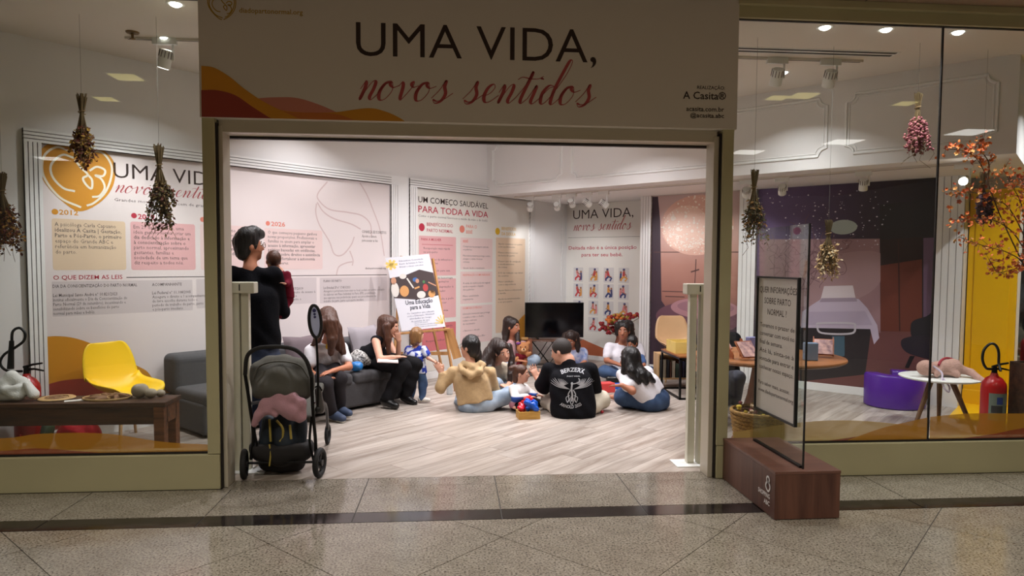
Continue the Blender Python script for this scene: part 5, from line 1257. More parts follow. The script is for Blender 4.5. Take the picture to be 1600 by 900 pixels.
# big round table with brochure stands
rc = (2.62, 5.52)
rt = thing('round_table', 'large round wooden table on a flared wooden pedestal', 'table', (rc[0], rc[1], 0))
MB().lathe([(0, .715), (.58, .715), (.6, .725), (.605, .735), (.6, .745), (0, .745)], 56).build('table_top', M['tablewood'], rt, smooth=30)
MB().lathe([(.30, 0), (.29, .02), (.17, .40), (.12, .70), (.12, .715)], 8).build('pedestal', wood('pedestal_veneer', (124, 76, 44), (94, 56, 32), .45, 2, 1), rt)
def brochure_stand(loc, rz, label, w=.16, h=.15):
    t = thing('brochure_stand', label, 'brochure stand', loc, rz, 'wooden brochure stands on the round table')
    m = wood('stand_wood', (170, 92, 46), (134, 66, 32), .45, 0, 2)
    for sx in (-w/2, w/2-.008): MB().prism([(0, 0), (.12, 0), (.12, h), (.10, h), (.0, .03)], sx, sx+.008).build('side_cheek', m, t).rotation_euler = (0, 0, PI/2)
    MB().obox((0, -.02-.04, h*.55), (w, .008, h*1.05), Matrix.Rotation(-.72, 3, 'X')).build('rest', m, t)
    MB().obox((0, -.028-.045, h*.55+.002), (w*.86, .005, h*.95), Matrix.Rotation(-.72, 3, 'X')).build('brochure', mat('pink_brochure', (206, 158, 148), .5, noise=.4, nscale=22, col2=(120, 80, 90)), t)
    return t
for q, rz, l in (((2.312, 5.319), .25, 'brochure stand on the round table next to the glass sign'), ((2.292, 5.809), .5, 'brochure stand half hidden behind the entrance pillar'), ((3.068, 5.441), -.5, 'brochure stand at the outer end of the round table')): brochure_stand((q[0], q[1]+.02, .746), rz, l)
q = (2.580, 5.753); small_block((q[0], q[1], .746), (.085, .06, .13), (122, 124, 168), 'lilac carton on the round table beside the brochure stand', .3, 'carton', 'carton')
q = (2.829, 5.223); small_block((q[0], q[1], .746), (.10, .07, .14), (120, 140, 170), 'blue patterned carton beside the outer brochure stand', -.2, 'carton', 'carton')
q = (2.549, 5.127); o = MB().lathe([(0, 0), (.05, 0), (.075, .03), (.07, .03), (.045, .006), (0, .006)], 20).build('small_dish', M['white'], None, (q[0], q[1], .746), smooth=50); tag(o, 'white dish on the round table behind the glass sign', 'dish')
# wicker basket with dried flowers
bp = (2.33, 5.02)
M['wicker'] = mat('wicker', (176, 132, 66), .8, noise=.5, nscale=60, col2=(112, 76, 34), bump=.5, bscale=70, stretch=(1, 1, 2.2))
bk = thing('wicker_basket', 'woven wicker basket of dried flowers behind the glass sign', 'basket', (bp[0], bp[1], 0))
m_ = MB()
for k in range(12): m_.tube([((.155+.004*k)*math.cos(a)*(1+.012*((j+k) % 2)), (.155+.004*k)*math.sin(a)*(1+.012*((j+k) % 2)), .02+k*.03) for j, a in enumerate(np.linspace(0, 2*PI, 49)[:-1])], .0165, 6, closed=True)
m_.build('woven_wall', M['wicker'], bk, smooth=60); MB().tube([(.208*math.cos(a), .208*math.sin(a), .385) for a in np.linspace(0, 2*PI, 40)[:-1]], .016, 8, closed=True).build('rim', M['wicker'], bk, smooth=60)
MB().lathe([(0, .01), (.15, .01), (.15, .02), (0, .02)], 24).build('bottom', M['wicker'], bk)
random.seed(9); F_ = [MB(), MB(), MB()]; stm = MB()
for k in range(70):
    a = random.uniform(0, 2*PI); r = .17*math.sqrt(random.random()); z = random.uniform(.36, .47)
    stm.tube([(r*.3*math.cos(a), r*.3*math.sin(a), .05), (r*math.cos(a), r*math.sin(a), z)], .003, 4)
    F_[k % 3].ell((r*math.cos(a), r*math.sin(a), z), (.018, .018, .014), 6, 4)
stm.build('stems', bpy.data.materials['dry_stem'], bk)
for i, c in enumerate(((206, 176, 60), (110, 40, 50), (190, 160, 130))): F_[i].build('dried_flowers', mat('basket_flower', c, .8), bk, smooth=60)['kind'] = 'stuff'
# white side table with knitted doll, purple stool, wooden bin
sc_ = (4.486, 5.968)
sd = thing('side_table', 'small round white side table on splayed wooden legs', 'table', (sc_[0], sc_[1], 0))
MB().lathe([(0, .458), (.31, .458), (.335, .470), (.335, .478), (.325, .48), (0, .48)], 40).build('table_top', M['white'], sd, smooth=30)
M['legwood'] = wood('brown_leg_wood', (120, 82, 48), (88, 58, 34), .5, 2, 1)
for a in (3.4, 5.3, .9): MB().tube([(.10*math.cos(a), .10*math.sin(a), .458), (.30*math.cos(a), .30*math.sin(a), 0)], [.026, .016], 8).build('leg', M['legwood'], sd, smooth=40)
dl = thing('knitted_doll', 'pink crocheted birth doll lying face down on the white side table', 'doll', (sc_[0], sc_[1], .48)); R_ = rel(dl.location)
M['yarn'] = mat('pink_yarn', (206, 164, 150), .95, noise=.15, nscale=70, bump=.8, bscale=140)
s_ = Soft(.02); s_.ell((-.16, -.03, .085), (.078, .07, .072)).cone((-.06, -.02, .08), (.12, -.01, .085), .06, .08).cone((.14, -.01, .08), (.235, -.09, .05), .05, .03).cone((.235, -.09, .05), (.215, -.31, -.02), .032, .026).cone((.12, .06, .06), (.26, .08, .035), .045, .025).cone((-.06, -.07, .07), (-.12, -.12, .03), .032, .02).cone((-.05, .05, .07), (-.10, .12, .03), .032, .02).cone((.03, -.05, .06), (.1, -.09, .03), .03, .03)
s_.build('body', M['yarn'], dl, .008, lambda x, y, z: .0018*np.sin(260*x)*np.sin(260*z))
MB().tube(spline([(-.13, -.09, .11), (-.10, -.16, .06), (-.14, -.22, .0), (-.16, -.27, -.05), (-.13, -.29, -.09), (-.10, -.26, -.05), (-.12, -.2, .02)], 6), .008, 6).build('cord', mat('lilac_yarn', (210, 196, 214), .9), dl, smooth=60)
MB().tube(spline([(-.08, -.09, .12), (0, -.02, .155), (.1, .03, .165), (.18, .0, .14)], 6), .011, 6).build('ribbon', mat('red_yarn', (170, 60, 72), .9), dl, smooth=60)
pf = thing('curved_stool', 'glossy purple curved plastic stool on the floor under the bed mural', 'stool', (4.72, 6.96, 0), math.radians(10))
prof = [(.15, 0), (.285, 0), (.30, .015), (.30, .33), (.285, .355), (.165, .355), (.15, .335)]
n = 30; a0, a1 = math.radians(150), math.radians(415); vs = []; fs = []; k = len(prof)
for j in range(n+1):
    a = a0+(a1-a0)*j/n
    for r, z in prof: vs.append((r*math.cos(a), r*math.sin(a), z))
for j in range(n):
    for i in range(k): fs.append((j*k+i, (j+1)*k+i, (j+1)*k+(i+1) % k, j*k+(i+1) % k))
fs += [tuple(range(k)), tuple(n*k+i for i in range(k))[::-1]]
MB().add(vs, fs).build('moulded_body', mat('purple_gloss_plastic', (84, 34, 150), .25), pf, smooth=45, bevel=.006)
q = (4.677, 5.200, 0.542)
bn_ = thing('wooden_bin', 'tall dark wooden bin at the outer edge beside the extinguisher', 'bin', (q[0], 5.2, 0))
for a in ((-.09, .09, -.09, -.078, 0, .72), (-.09, .09, .078, .09, 0, .72), (-.09, -.078, -.078, .078, 0, .72), (.078, .09, -.078, .078, 0, .72), (-.078, .078, -.078, .078, .02, .03)): MB().box(*a).build('board', M['rustic'], bn_, bevel=.002)
random.seed(7)


# ================================================================ things at the shop front
# hanging dried bouquets
def bouquet(top, h, spread, cols, label, seed, lean=0, dense=1.0, style='leaf', string_to=3.18, long=False):
    """bundle hung by its stems: short cut ends on top, tied neck, flower mass flaring downwards"""
    random.seed(seed)
    t = thing('dried_bouquet', label, 'dried bouquet', top, 0, 'dried bouquets hanging in the window')
    neck = Vector((0, 0, -.28*h)); st_ = MB(); ms = [MB() for _ in cols]
    for k in range(int(46*dense)):
        a = random.uniform(0, 2*PI); r = random.uniform(.2, 1)
        e = Vector((math.cos(a)*r*.035, math.sin(a)*r*.025, random.uniform(-.06, .0)*h))
        z = -random.uniform(.55, 1.0)*h; rr = spread*r*(.35+.65*(-z/h-.28)/.72)
        b = Vector((math.cos(a)*rr+lean*(-z), math.sin(a)*rr*.7, z))
        st_.tube([e, neck+Vector((math.cos(a)*.01, math.sin(a)*.01, 0)), neck.lerp(b, .5)+Vector((0, 0, -.01)), b], [.0032, .0028, .0024, .0016], 4)
        n = 16 if style == 'leaf' else 16
        for j in range(n):
            f = random.uniform(.45, 1.05); p = neck.lerp(b, f)+Vector((random.uniform(-1, 1), random.uniform(-1, 1), random.uniform(-1, 1)))*.014
            m = ms[random.randrange(len(cols))]
            if style == 'leaf':
                d = Vector((random.uniform(-1, 1), random.uniform(-1, 1), random.uniform(-1.4, .3))).normalized(); s_ = d.orthogonal().normalized()
                l = random.uniform(.015, .036); w = l*random.uniform(.22, .40)
                m.add([p, p+d*l*.5+s_*w, p+d*l, p+d*l*.5-s_*w, p+d*l*.45+d.cross(s_)*w*.5], [(0, 1, 4), (1, 2, 4), (2, 3, 4), (3, 0, 4)])
            else: m.ell(p, random.uniform(.006, .012), 5, 4)
        if long and k % 5 == 0: st_.tube([b, b+Vector((random.uniform(-.03, .03), 0, -.05)), b+Vector((random.uniform(-.08, .08), 0, -.11))], .0016, 4)
    st_.build('stems', mat('dried_stem_brown', (104, 84, 52), .85), t)['kind'] = 'stuff'
    for m, c in zip(ms, cols): m.build('dried_flowers', mat('dried_flower', c, .85), t)['kind'] = 'stuff'
    MB().tube([(.022*math.cos(a), .02*math.sin(a), neck.z+.004*a) for a in np.linspace(0, 9, 30)], .003, 5).build('twine', mat('jute_twine', (150, 122, 84), .9), t)
    MB().tube([neck, (0, 0, 0), (0, 0, string_to-top[2])], .0011, 4).build('string', mat('clear_line', (120, 116, 108), .5), t)
    random.seed(7); return t
bouquet((-2.544, 5.000, 2.652), .52, .105, ((126, 62, 46), (92, 44, 38), (186, 146, 60), (150, 110, 76)), 'large reddish dried bouquet in front of the heart logo', 2, -.02)
bouquet((-2.041, 5.000, 2.320), .60, .13, ((122, 98, 56), (110, 60, 46), (150, 124, 78), (84, 78, 46)), 'green brown dried bouquet over the banner title', 3, .03, 1.2, 'leaf', long=True)
bouquet((-3.078, 5.000, 2.109), .54, .13, ((140, 84, 46), (104, 54, 44), (170, 126, 64), (84, 56, 46)), 'dark dried bouquet cut off by the picture edge above the extinguisher', 4, .05, 1.2, long=True)
bouquet((2.233, 5.000, 2.216), .55, .13, ((102, 92, 52), (84, 68, 44), (156, 110, 52), (120, 110, 68)), 'dark green dried bouquet beside the entrance pillar above the glass sign', 5, 0, 1.2, 'leaf', long=True)
bouquet((2.907, 5.150, 1.858), .45, .13, ((196, 160, 110), (222, 198, 160), (150, 116, 70), (206, 170, 120)), 'pale straw coloured dried bouquet in front of the bed mural', 6, 0, 1.3)
bouquet((3.500, 5.000, 2.814), .46, .125, ((150, 84, 92), (176, 110, 112), (120, 84, 66), (134, 70, 80)), 'dusty pink dried bouquet beside the glass joint', 8, 0, 1.2, 'bud', long=True)
bouquet((4.129, 5.100, 2.242), .42, .10, ((84, 62, 78), (110, 88, 96), (70, 52, 56)), 'purple grey dried bouquet among the orange blossom branches', 9, .06, 1.3, 'bud')
# orange blossom branches in a tall vase at the outer edge
vb = (5.0, 5.05)
br_ = thing('blossom_branches', 'tall branches covered in papery orange blossoms in front of the yellow panel', 'branches', (vb[0], vb[1], 0)); R_ = rel(br_.location)
MB().lathe([(0, 0), (.10, 0), (.13, .1), (.13, .45), (.08, .62), (.09, .66), (.07, .66), (.06, .6), (0, .58)], 24).build('vase', mat('grey_stoneware', (96, 92, 90), .5), br_, smooth=50)
random.seed(31); tw = MB(); bl_ = [MB(), MB(), MB()]
paths = [[(4.762, 5.050, 0.977), (4.476, 5.050, 1.483), (4.204, 5.020, 1.928), (4.041, 5.000, 2.257), (3.900, 4.980, 2.368), (3.681, 4.950, 2.388)], [(4.762, 5.050, 0.977), (4.442, 5.000, 1.483), (4.265, 4.980, 1.606), (4.054, 4.950, 1.653), (3.817, 4.930, 1.723)],
         [(4.762, 5.050, 0.977), (4.414, 5.000, 1.632), (4.202, 5.000, 1.838), (3.964, 4.980, 1.864), (3.793, 4.960, 1.846)], [(4.809, 5.100, 0.972), (4.543, 5.100, 1.686), (4.463, 5.100, 1.987), (4.369, 5.100, 2.147), (4.288, 5.100, 2.275)],
         [(4.762, 5.050, 0.977), (4.525, 5.050, 1.584), (4.336, 5.050, 1.932), (4.161, 5.050, 2.039), (3.945, 5.020, 2.072), (3.805, 5.000, 2.044)], [(4.809, 5.100, 0.972), (4.595, 5.120, 1.432), (4.472, 5.120, 1.483), (4.310, 5.120, 1.456), (4.208, 5.100, 1.557)],
         [(4.809, 5.100, 0.972), (4.608, 5.100, 1.686), (4.541, 5.100, 1.938), (4.477, 5.100, 2.138), (4.441, 5.100, 2.213)], [(4.084, 5.000, 2.121), (4.092, 5.000, 2.292), (4.009, 5.000, 2.402), (4.022, 5.000, 2.451)]]
for P in paths:
    Q = [R_(p) for p in spline(P, 8)]
    if P[0][0] > 4.9: Q = [Vector((0, 0, .6))]+Q[1:]
    k = len(Q); tw.tube(Q, [max(.0025, .007*(1-i/k)) for i in range(k)], 5)
    for i in range(int(k*.22), k):
        for _ in range(3 if i > k*.35 else 1):
            p = Q[i]+Vector((random.gauss(0, .038), random.gauss(0, .03), random.gauss(0, .038)))
            if random.random() < .45: tw.tube([Q[i], p], .0016, 4)
            d = Vector((random.uniform(-1, 1), random.uniform(-1.3, .2), random.uniform(-.8, 1))).normalized(); e1 = d.orthogonal().normalized(); e2 = d.cross(e1)
            m = bl_[random.choice((0, 0, 1, 2))]; r = random.uniform(.010, .019)
            for j in range(5):
                a = j*2*PI/5; a2 = a+.62; a0_ = a-.62
                m.add([p, p+(e1*math.cos(a0_)+e2*math.sin(a0_))*r*.8+d*r*.45, p+(e1*math.cos(a)+e2*math.sin(a))*r*1.15+d*r*.75, p+(e1*math.cos(a2)+e2*math.sin(a2))*r*.8+d*r*.45], [(0, 1, 2, 3)])
tw.build('twigs', mat('twig_brown', (92, 62, 40), .8), br_)
for m, c in zip(bl_, ((230, 122, 56), (244, 178, 104), (190, 88, 46))): m.build('blossoms', mat('papery_blossom', c, .7), br_)['kind'] = 'stuff'
random.seed(7)
# wooden stand with the glass notice sign
sb = thing('sign_plinth', 'dark walnut box plinth with a white shopping centre logo', 'plinth', (1.88, 3.825, 0))
M['walnut'] = wood('walnut_laminate', (104, 68, 54), (72, 44, 36), .4, 2, .6); M['walnut_top'] = wood('walnut_laminate_top', (112, 76, 64), (84, 54, 44), .35, 0, .6)
MB().box(0, .40, 0, .785, .004, .272).build('carcass', M['walnut'], sb, bevel=.002)
MB().box(-.002, .402, -.002, .786, .272, .29).build('top_board', M['walnut_top'], sb, bevel=.002)
lg = MB()
def sidept(y, z): return (-.0032, y, z)
def side_text(mb, body, y, z, h, width):
    V2, F2 = text2d(body, .02, 'LEFT', 1.0, 2); sx = width/np.ptp(V2[:, 0]); sc = h/.727
    mb.add([sidept(y-(p[0]-V2[:, 0].min())*sx, z+p[1]*sc) for p in V2], F2)
side_text(lg, 'SHOPPING', .215, .105, .028, .155); side_text(lg, 'ABC', .135, .062, .028, .075)
for P in (spline([(.095, .15), (.115, .17), (.105, .195), (.075, .198), (.06, .175), (.075, .15)], 6, True), spline([(.10, .205), (.105, .225), (.085, .235), (.07, .22), (.08, .2)], 6, True)):
    k = len(P)
    for i in range(k):
        a, b = P[i], P[(i+1) % k]; dy, dz = b[0]-a[0], b[1]-a[1]; l = math.hypot(dy, dz) or 1; ny, nz = -dz/l*.006, dy/l*.006
        lg.add([sidept(a[0]+ny, a[1]+nz), sidept(b[0]+ny, b[1]+nz), sidept(b[0]-ny, b[1]-nz), sidept(a[0]-ny, a[1]-nz)], [(0, 1, 2, 3)])
lg.build('logo_lettering', mat('white_vinyl', (232, 228, 224), .5), sb)
gs = thing('glass_sign', 'upright glass sign with a framed notice about natural birth', 'sign', (2.07, 3.87, .29))
sgm = glassy('sign_glass', (240, 245, 242), .06)
MB().box(-.004, .004, 0, .68, 0, 1.455).build('glass_sheet', sgm, gs)
MB().box(-.0055, .0055, -.004, .002, 0, 1.455).build('dark_edge', M['black'], gs)
MB().box(-.012, .012, .02, .66, 0, .012).build('foot_channel', M['blackmetal'], gs)
y0, y1, z0, z1 = .085, .625, .245, 1.125
MB().box(-.0125, -.0045, y0, y1, z0, z1).build('notice_sheet', mat('notice_paper', (206, 200, 192), .35), gs)
fr_ = MB()
for a in ((y0-.012, y0, z0-.012, z1+.012), (y1, y1+.012, z0-.012, z1+.012), (y0, y1, z0-.012, z0), (y0, y1, z1, z1+.012)): fr_.box(-.024, -.004, a[0], a[1], a[2], a[3])
fr_.build('black_frame', M['black'], gs)
tx = MB()
def notice(body, z, h, w, left=None):
    V2, F2 = text2d(body, 0, 'LEFT', 1.0, 2); sx = w/np.ptp(V2[:, 0]); sc = h/.727; c = (y0+y1)/2; yl = c+w/2 if left is None else y1-left
    tx.add([(-.0132, yl-(p[0]-V2[:, 0].min())*sx, z+p[1]*sc) for p in V2], F2)
for i, (l, w) in enumerate((('QUER INFORMAÇÕES', .50), ('SOBRE PARTO', .36), ('NORMAL ?', .26))): notice(l, 1.03-i*.072, .042, w)
for i, (l, w) in enumerate((('Teremos o prazer de', .47), ('conversar com você no', .47), ('final de semana.', .32), ('Até lá, sinta-se à', .47), ('vontade para entrar e', .47), ('conhecer nosso espaço.', .47))): notice(l, .80-i*.056, .03, w, .035)
for i, (l, w) in enumerate((('Para saber mais, acesse:', .43), ('www.diadopartonormal.org', .48))): notice(l, .415-i*.05, .026, w, .03)
tx.build('notice_lettering', M['ink'], gs)
# white safety gate posts on either side of the entrance
def gate_post(name, x, y, label, sgn):
    t = thing(name, label, 'gate post', (x, y, 0), 0, 'white safety gate posts')
    m = mat('gate_white', (212, 208, 190), .45)
    MB().box(-.035, .035, -.035, .035, .008, 1.30).build('post', m, t, bevel=.004)
    MB().box(-.035+sgn*.075, .02+sgn*.075, -.01, .045, .008, 1.30).build('roller_post', m, t, bevel=.004)
    MB().box(min(-.055, -.055+sgn*.09), max(.055, .055+sgn*.09), -.045, .06, 1.28, 1.36).build('cap', m, t, bevel=.006)
    MB().box(-.004+sgn*.045, .004+sgn*.045, -.047, -.045, 1.30, 1.345).build('latch_slot', M['black'], t)
    MB().box(min(-.11, -.11+sgn*.1), max(.11, .11+sgn*.1), -.09, .10, 0, .008).build('base_plate', M['white'], t, bevel=.002)
    return t
gl_ = (-1.529, 4.840, 0.215); gate_post('gate_post', gl_[0]-.025, 5.03, 'white safety gate post at the pushchair side of the entrance', 1)
gr_ = (1.858, 4.930, 0.133); gate_post('gate_post', gr_[0], 4.98, 'white safety gate post beside the pillar with the walnut plinth', -1)
# pushchair seen from behind
pc = thing('pushchair', 'grey pushchair seen from behind with air tyres and a folded hood', 'pushchair', (-1.2, 5.0, 0)); R_ = rel(pc.location)
def tb(name, pts, r, m=None, n=8, sp=True): return MB().tube([R_(p) for p in (spline(pts, 6) if sp else pts)], r, n).build(name, m or M['blackmetal'], pc, smooth=60)
wx = ((-1.448, 4.820, 0.094)[0], (-0.936, 4.820, 0.084)[0])
for i, x in enumerate(wx):
    w = MB(); ry = .103; tl_ = .16*(1 if i == 0 else -1)
    c = Vector((x, 4.83, .104)); rot = Matrix.Rotation(tl_, 3, 'Z')
    ring = [c+rot @ Vector((0, ry*.83*math.cos(a), ry*.83*math.sin(a))) for a in np.linspace(0, 2*PI, 33)[:-1]]
    tyre = MB().tube([R_(p) for p in ring], .020, 10, closed=True).build('tyre', mat('black_rubber', (20, 20, 21), .7), pc, smooth=60)
    hub = MB().tube([R_(c-rot @ Vector((.022, 0, 0))), R_(c+rot @ Vector((.022, 0, 0)))], .022, 12)
    for k in range(5): hub.tube([R_(c), R_(c+rot @ Vector((0, ry*.75*math.cos(k*1.2566), ry*.75*math.sin(k*1.2566))))], .008, 5)
    hub.tube([R_(c+(p-c)*.82) for p in ring], .007, 5, closed=True)
    hub.build('wheel_hub', mat('dark_grey_hub', (44, 43, 44), .5), pc, smooth=50)
tb('axle', [(wx[0], 4.83, .11), (wx[1], 4.83, .11)], .009, sp=False)
for i, x in enumerate((-1.36, -1.04)):
    c = Vector((x, 5.72, .085)); ring = [c+Vector((0, .07*math.cos(a), .07*math.sin(a))) for a in np.linspace(0, 2*PI, 25)[:-1]]
    MB().tube([R_(p) for p in ring], .015, 8, closed=True).build('tyre', bpy.data.materials['black_rubber'], pc, smooth=60)
hl, hr = (-1.377, 4.720, 0.872), (-0.974, 4.720, 0.787)
tb('handlebar', [(-1.424, 4.800, 0.734), (-1.392, 4.740, 0.861), (-1.329, 4.700, 0.918), (-1.232, 4.680, 0.937), (-1.107, 4.680, 0.932), (-1.036, 4.700, 0.895), (-0.995, 4.740, 0.824), (-0.978, 4.800, 0.717)], .014, mat('foam_grip', (30, 29, 29), .8), 10)
tb('side_tube', [(-0.978, 4.800, 0.717), (-0.976, 4.820, 0.481), (-0.964, 4.840, 0.251), (wx[1]-.03, 4.85, .13)], .012)
tb('side_tube', [(-1.424, 4.800, 0.734), (-1.403, 4.820, 0.531), (-1.386, 4.840, 0.303), (wx[0]+.04, 4.85, .13)], .012)
tb('front_strut', [(-0.981, 4.850, 0.520), (-.98, 5.3, .42), (-1.04, 5.72, .12)], .012); tb('front_strut', [(-1.411, 4.850, 0.525), (-1.42, 5.3, .42), (-1.36, 5.72, .12)], .012)
tb('rear_strut', [(-1.389, 4.840, 0.393), (-1.361, 4.840, 0.212), (-1.353, 4.840, 0.140), (-1.284, 4.840, 0.116)], .009); tb('rear_strut', [(-0.989, 4.840, 0.432), (-1.004, 4.840, 0.252), (-0.979, 4.840, 0.115)], .009)
hc = Vector((-1.230, 5.000, 0.668)); M['hood'] = mat('grey_green_canvas', (86, 84, 77), .9, bump=.25, bscale=240)
s_ = Soft(.04)
s_.chain([(-1.369, 4.920, 0.646), (-1.359, 4.920, 0.737), (-1.302, 4.940, 0.774), (-1.192, 4.940, 0.783), (-1.095, 4.920, 0.758), (-1.043, 4.900, 0.683), (-1.034, 4.900, 0.620)], [.05, .06, .06, .06, .06, .06, .05])
s_.chain([(-1.354, 4.880, 0.599), (-1.261, 4.860, 0.629), (-1.153, 4.860, 0.628), (-1.044, 4.880, 0.596)], [.05, .085, .085, .05]).chain([(-1.333, 4.920, 0.691), (-1.200, 4.880, 0.706), (-1.082, 4.900, 0.684)], [.07, .09, .07])
s_.build('hood', M['hood'], pc, .011, folds(.003, 14, 0, 46), tuple(pc.location))
tb('hood_seam', [(-1.377, 4.830, 0.698), (-1.342, 4.830, 0.778), (-1.267, 4.840, 0.811), (-1.167, 4.840, 0.815), (-1.066, 4.830, 0.789), (-1.006, 4.830, 0.704)], .006, M['hood'])
MB().obox(R_((-1.2, 5.25, .45)), (.36, .5, .06), Matrix.Rotation(.35, 3, 'X')).build('seat', M['hood'], pc, bevel=.02, seg=3)
s_ = Soft(.03); s_.chain([(-1.340, 4.920, 0.190), (-1.211, 4.900, 0.184), (-1.092, 4.920, 0.186)], [.10, .11, .10]).chain([(-1.331, 4.980, 0.072), (-1.227, 4.960, 0.066), (-1.120, 4.980, 0.068)], [.06, .06, .06]).cone((-1.286, 5.200, 0.085), (-1.323, 5.350, 0.044), .12)
s_.half((-1.211, 4.900, 0.230), (0, 0, 1)).build('basket', mat('black_mesh_fabric', (34, 31, 31), .85), pc, .011, folds(.003, 24, 0, 20), tuple(pc.location))
s_ = Soft(.02); s_.cone((-0.947, 4.860, 0.608), (-0.931, 4.860, 0.472), .024, .03); s_.build('bottle', mat('grey_flask', (92, 88, 86), .35, metal=.5), pc, .008, None, tuple(pc.location))
tb('cup_holder', [(-0.965, 4.860, 0.631), (-0.939, 4.840, 0.643), (-0.921, 4.860, 0.608)], .006)
# oval disc on a stalk, clamped to the pushchair
od = thing('clip_on_mirror', 'oval disc in a black rim on a thin stalk clamped to the pushchair', 'mirror', (-0.945, 4.840, 0.477)); R_ = rel(od.location)
MB().tube([R_(p) for p in spline([(-0.945, 4.840, 0.477), (-0.941, 4.830, 0.703), (-0.947, 4.830, 0.927), (-0.951, 4.830, 0.980)], 5)], .008, 8).build('stalk', M['blackmetal'], od, smooth=60)
c = Vector(R_((-0.957, 4.830, 1.095))); rx, rz_ = .040, .112; tm = Matrix.Rotation(-.08, 3, 'Y') @ Matrix.Rotation(.35, 3, 'Z')
MB().tube([c+tm @ Vector((rx*math.cos(a), 0, rz_*math.sin(a))) for a in np.linspace(0, 2*PI, 40)[:-1]], .011, 8, closed=True).build('rim', M['black'], od, smooth=60)
MB().add([c+tm @ Vector((rx*math.cos(a), -.002, rz_*math.sin(a))) for a in np.linspace(0, 2*PI, 40)[:-1]]+[c+tm @ Vector((rx*math.cos(a), .006, rz_*math.sin(a))) for a in np.linspace(0, 2*PI, 40)[:-1]], [tuple(range(39)), tuple(range(77, 38, -1))]+[(i, (i+1) % 39, 39+(i+1) % 39, 39+i) for i in range(39)]).build('disc_face', mat('pale_blue_face', (196, 204, 240), .35), od)
k = MB()
for dz, r in ((.075, .013), (.05, .009), (.03, .009)): k.add([c+tm @ Vector((r*math.cos(a), -.004, dz+r*math.sin(a))) for a in np.linspace(0, 2*PI, 14)[:-1]], [tuple(range(13))])
k.build('printed_dots', mat('navy_dots', (50, 50, 104), .5), od)
MB().ell((0, 0, 0), (.022, .022, .026), 10, 6).build('clamp', M['black'], od, smooth=60)
# blanket and backpack stuffed into the pushchair
q = (-1.233, 4.930, 0.461)
s_ = Soft(.02)
s_.chain([(-1.365, 4.800, 0.384), (-1.338, 4.800, 0.455), (-1.286, 4.800, 0.525), (-1.199, 4.800, 0.568), (-1.113, 4.800, 0.567), (-1.053, 4.800, 0.522), (-1.037, 4.800, 0.433)], [.022, .032, .04, .042, .042, .04, .022])
s_.chain([(-1.249, 4.790, 0.518), (-1.178, 4.780, 0.519), (-1.112, 4.770, 0.485), (-1.059, 4.780, 0.438)], [.03, .045, .045, .03]).chain([(-1.310, 4.790, 0.465), (-1.264, 4.780, 0.485), (-1.220, 4.775, 0.459)], [.022, .026, .018]).cone((-1.151, 4.770, 0.459), (-1.067, 4.780, 0.420), .025, .02)
o = s_.build('pink_blanket', mat('dusty_pink_fleece', (186, 140, 150), .95, bump=.3, bscale=120, sheen=.3), None, .009, folds(.0035, 60, 0, -50), q); o.location = q; tag(o, 'dusty pink fleece blanket stuffed under the pushchair hood', 'blanket')
q = (-1.208, 4.930, 0.332)
bpk = thing('backpack', 'dark navy backpack with yellow straps in the pushchair basket', 'backpack', q)
s_ = Soft(.02); s_.chain([(-1.305, 4.930, 0.370), (-1.313, 4.920, 0.236)], [.05, .055]).chain([(-1.194, 4.930, 0.387), (-1.184, 4.900, 0.230)], [.07, .08]).chain([(-1.086, 4.940, 0.365), (-1.094, 4.930, 0.230)], [.045, .05]).half((-1.211, 4.900, 0.212), (0, 0, -1))
s_.build('bag', mat('navy_nylon', (24, 34, 44), .7), bpk, .01, folds(.004, 40, 0, 30), q)
ys = mat('mustard_webbing', (166, 146, 66), .8); R_ = rel(q)
for P, nm_ in (([(-1.283, 4.865, 0.408), (-1.278, 4.860, 0.332), (-1.275, 4.860, 0.251)], 'strap'), ([(-1.232, 4.855, 0.400), (-1.190, 4.840, 0.354), (-1.187, 4.840, 0.291), (-1.206, 4.830, 0.258)], 'strap'), ([(-1.138, 4.840, 0.371), (-1.128, 4.830, 0.274)], 'strap'), ([(-1.273, 4.820, 0.243), (-1.260, 4.800, 0.186), (-1.270, 4.800, 0.096)], 'loose_strap')):
    MB().tube([R_(p) for p in spline(P, 6)], .008 if nm_ == 'strap' else .006, 6).build(nm_, ys, bpk, smooth=60)


# ================================================================ people
from mathutils.bvhtree import BVHTree
def npv(p): return np.array(p, float)
def unit(v): v = npv(v); return v/np.linalg.norm(v)
SK = {'fair': mat('skin_fair', (214, 158, 132), .55, noise=.06, nscale=12), 'tan': mat('skin_tan', (184, 120, 90), .55, noise=.06, nscale=12), 'brown': mat('skin_brown', (170, 110, 82), .55, noise=.06, nscale=12)}
def hairmat(name, c): return mat(name, c, .42, noise=.35, nscale=30, stretch=(6, 6, .6), bump=.5, bscale=24)
HM = {'black': hairmat('hair_black', (22, 18, 17)), 'darkbrown': hairmat('hair_dark_brown', (44, 28, 22)), 'brown': hairmat('hair_brown', (84, 50, 34)), 'blond': hairmat('hair_dark_blond', (150, 108, 66)), 'cropped': mat('hair_cropped', (44, 36, 32), .7, bump=.3, bscale=300)}
EYEW = mat('eye_white', (226, 220, 214), .3); EYEI = mat('eye_iris', (30, 20, 16), .25); LIP = mat('lips', (168, 84, 78), .45); BROW = mat('eyebrow', (36, 26, 22), .8)
def cloth(name, c, noise=.10, rough=.85, ns=30, bump=.25, bs=70, col2=None): return mat(name, c, rough, spec=.5 if sum(c) > 200 else .12, noise=noise, nscale=ns, bump=bump, bscale=bs, col2=col2, sheen=.1 if sum(c) > 240 else 0)
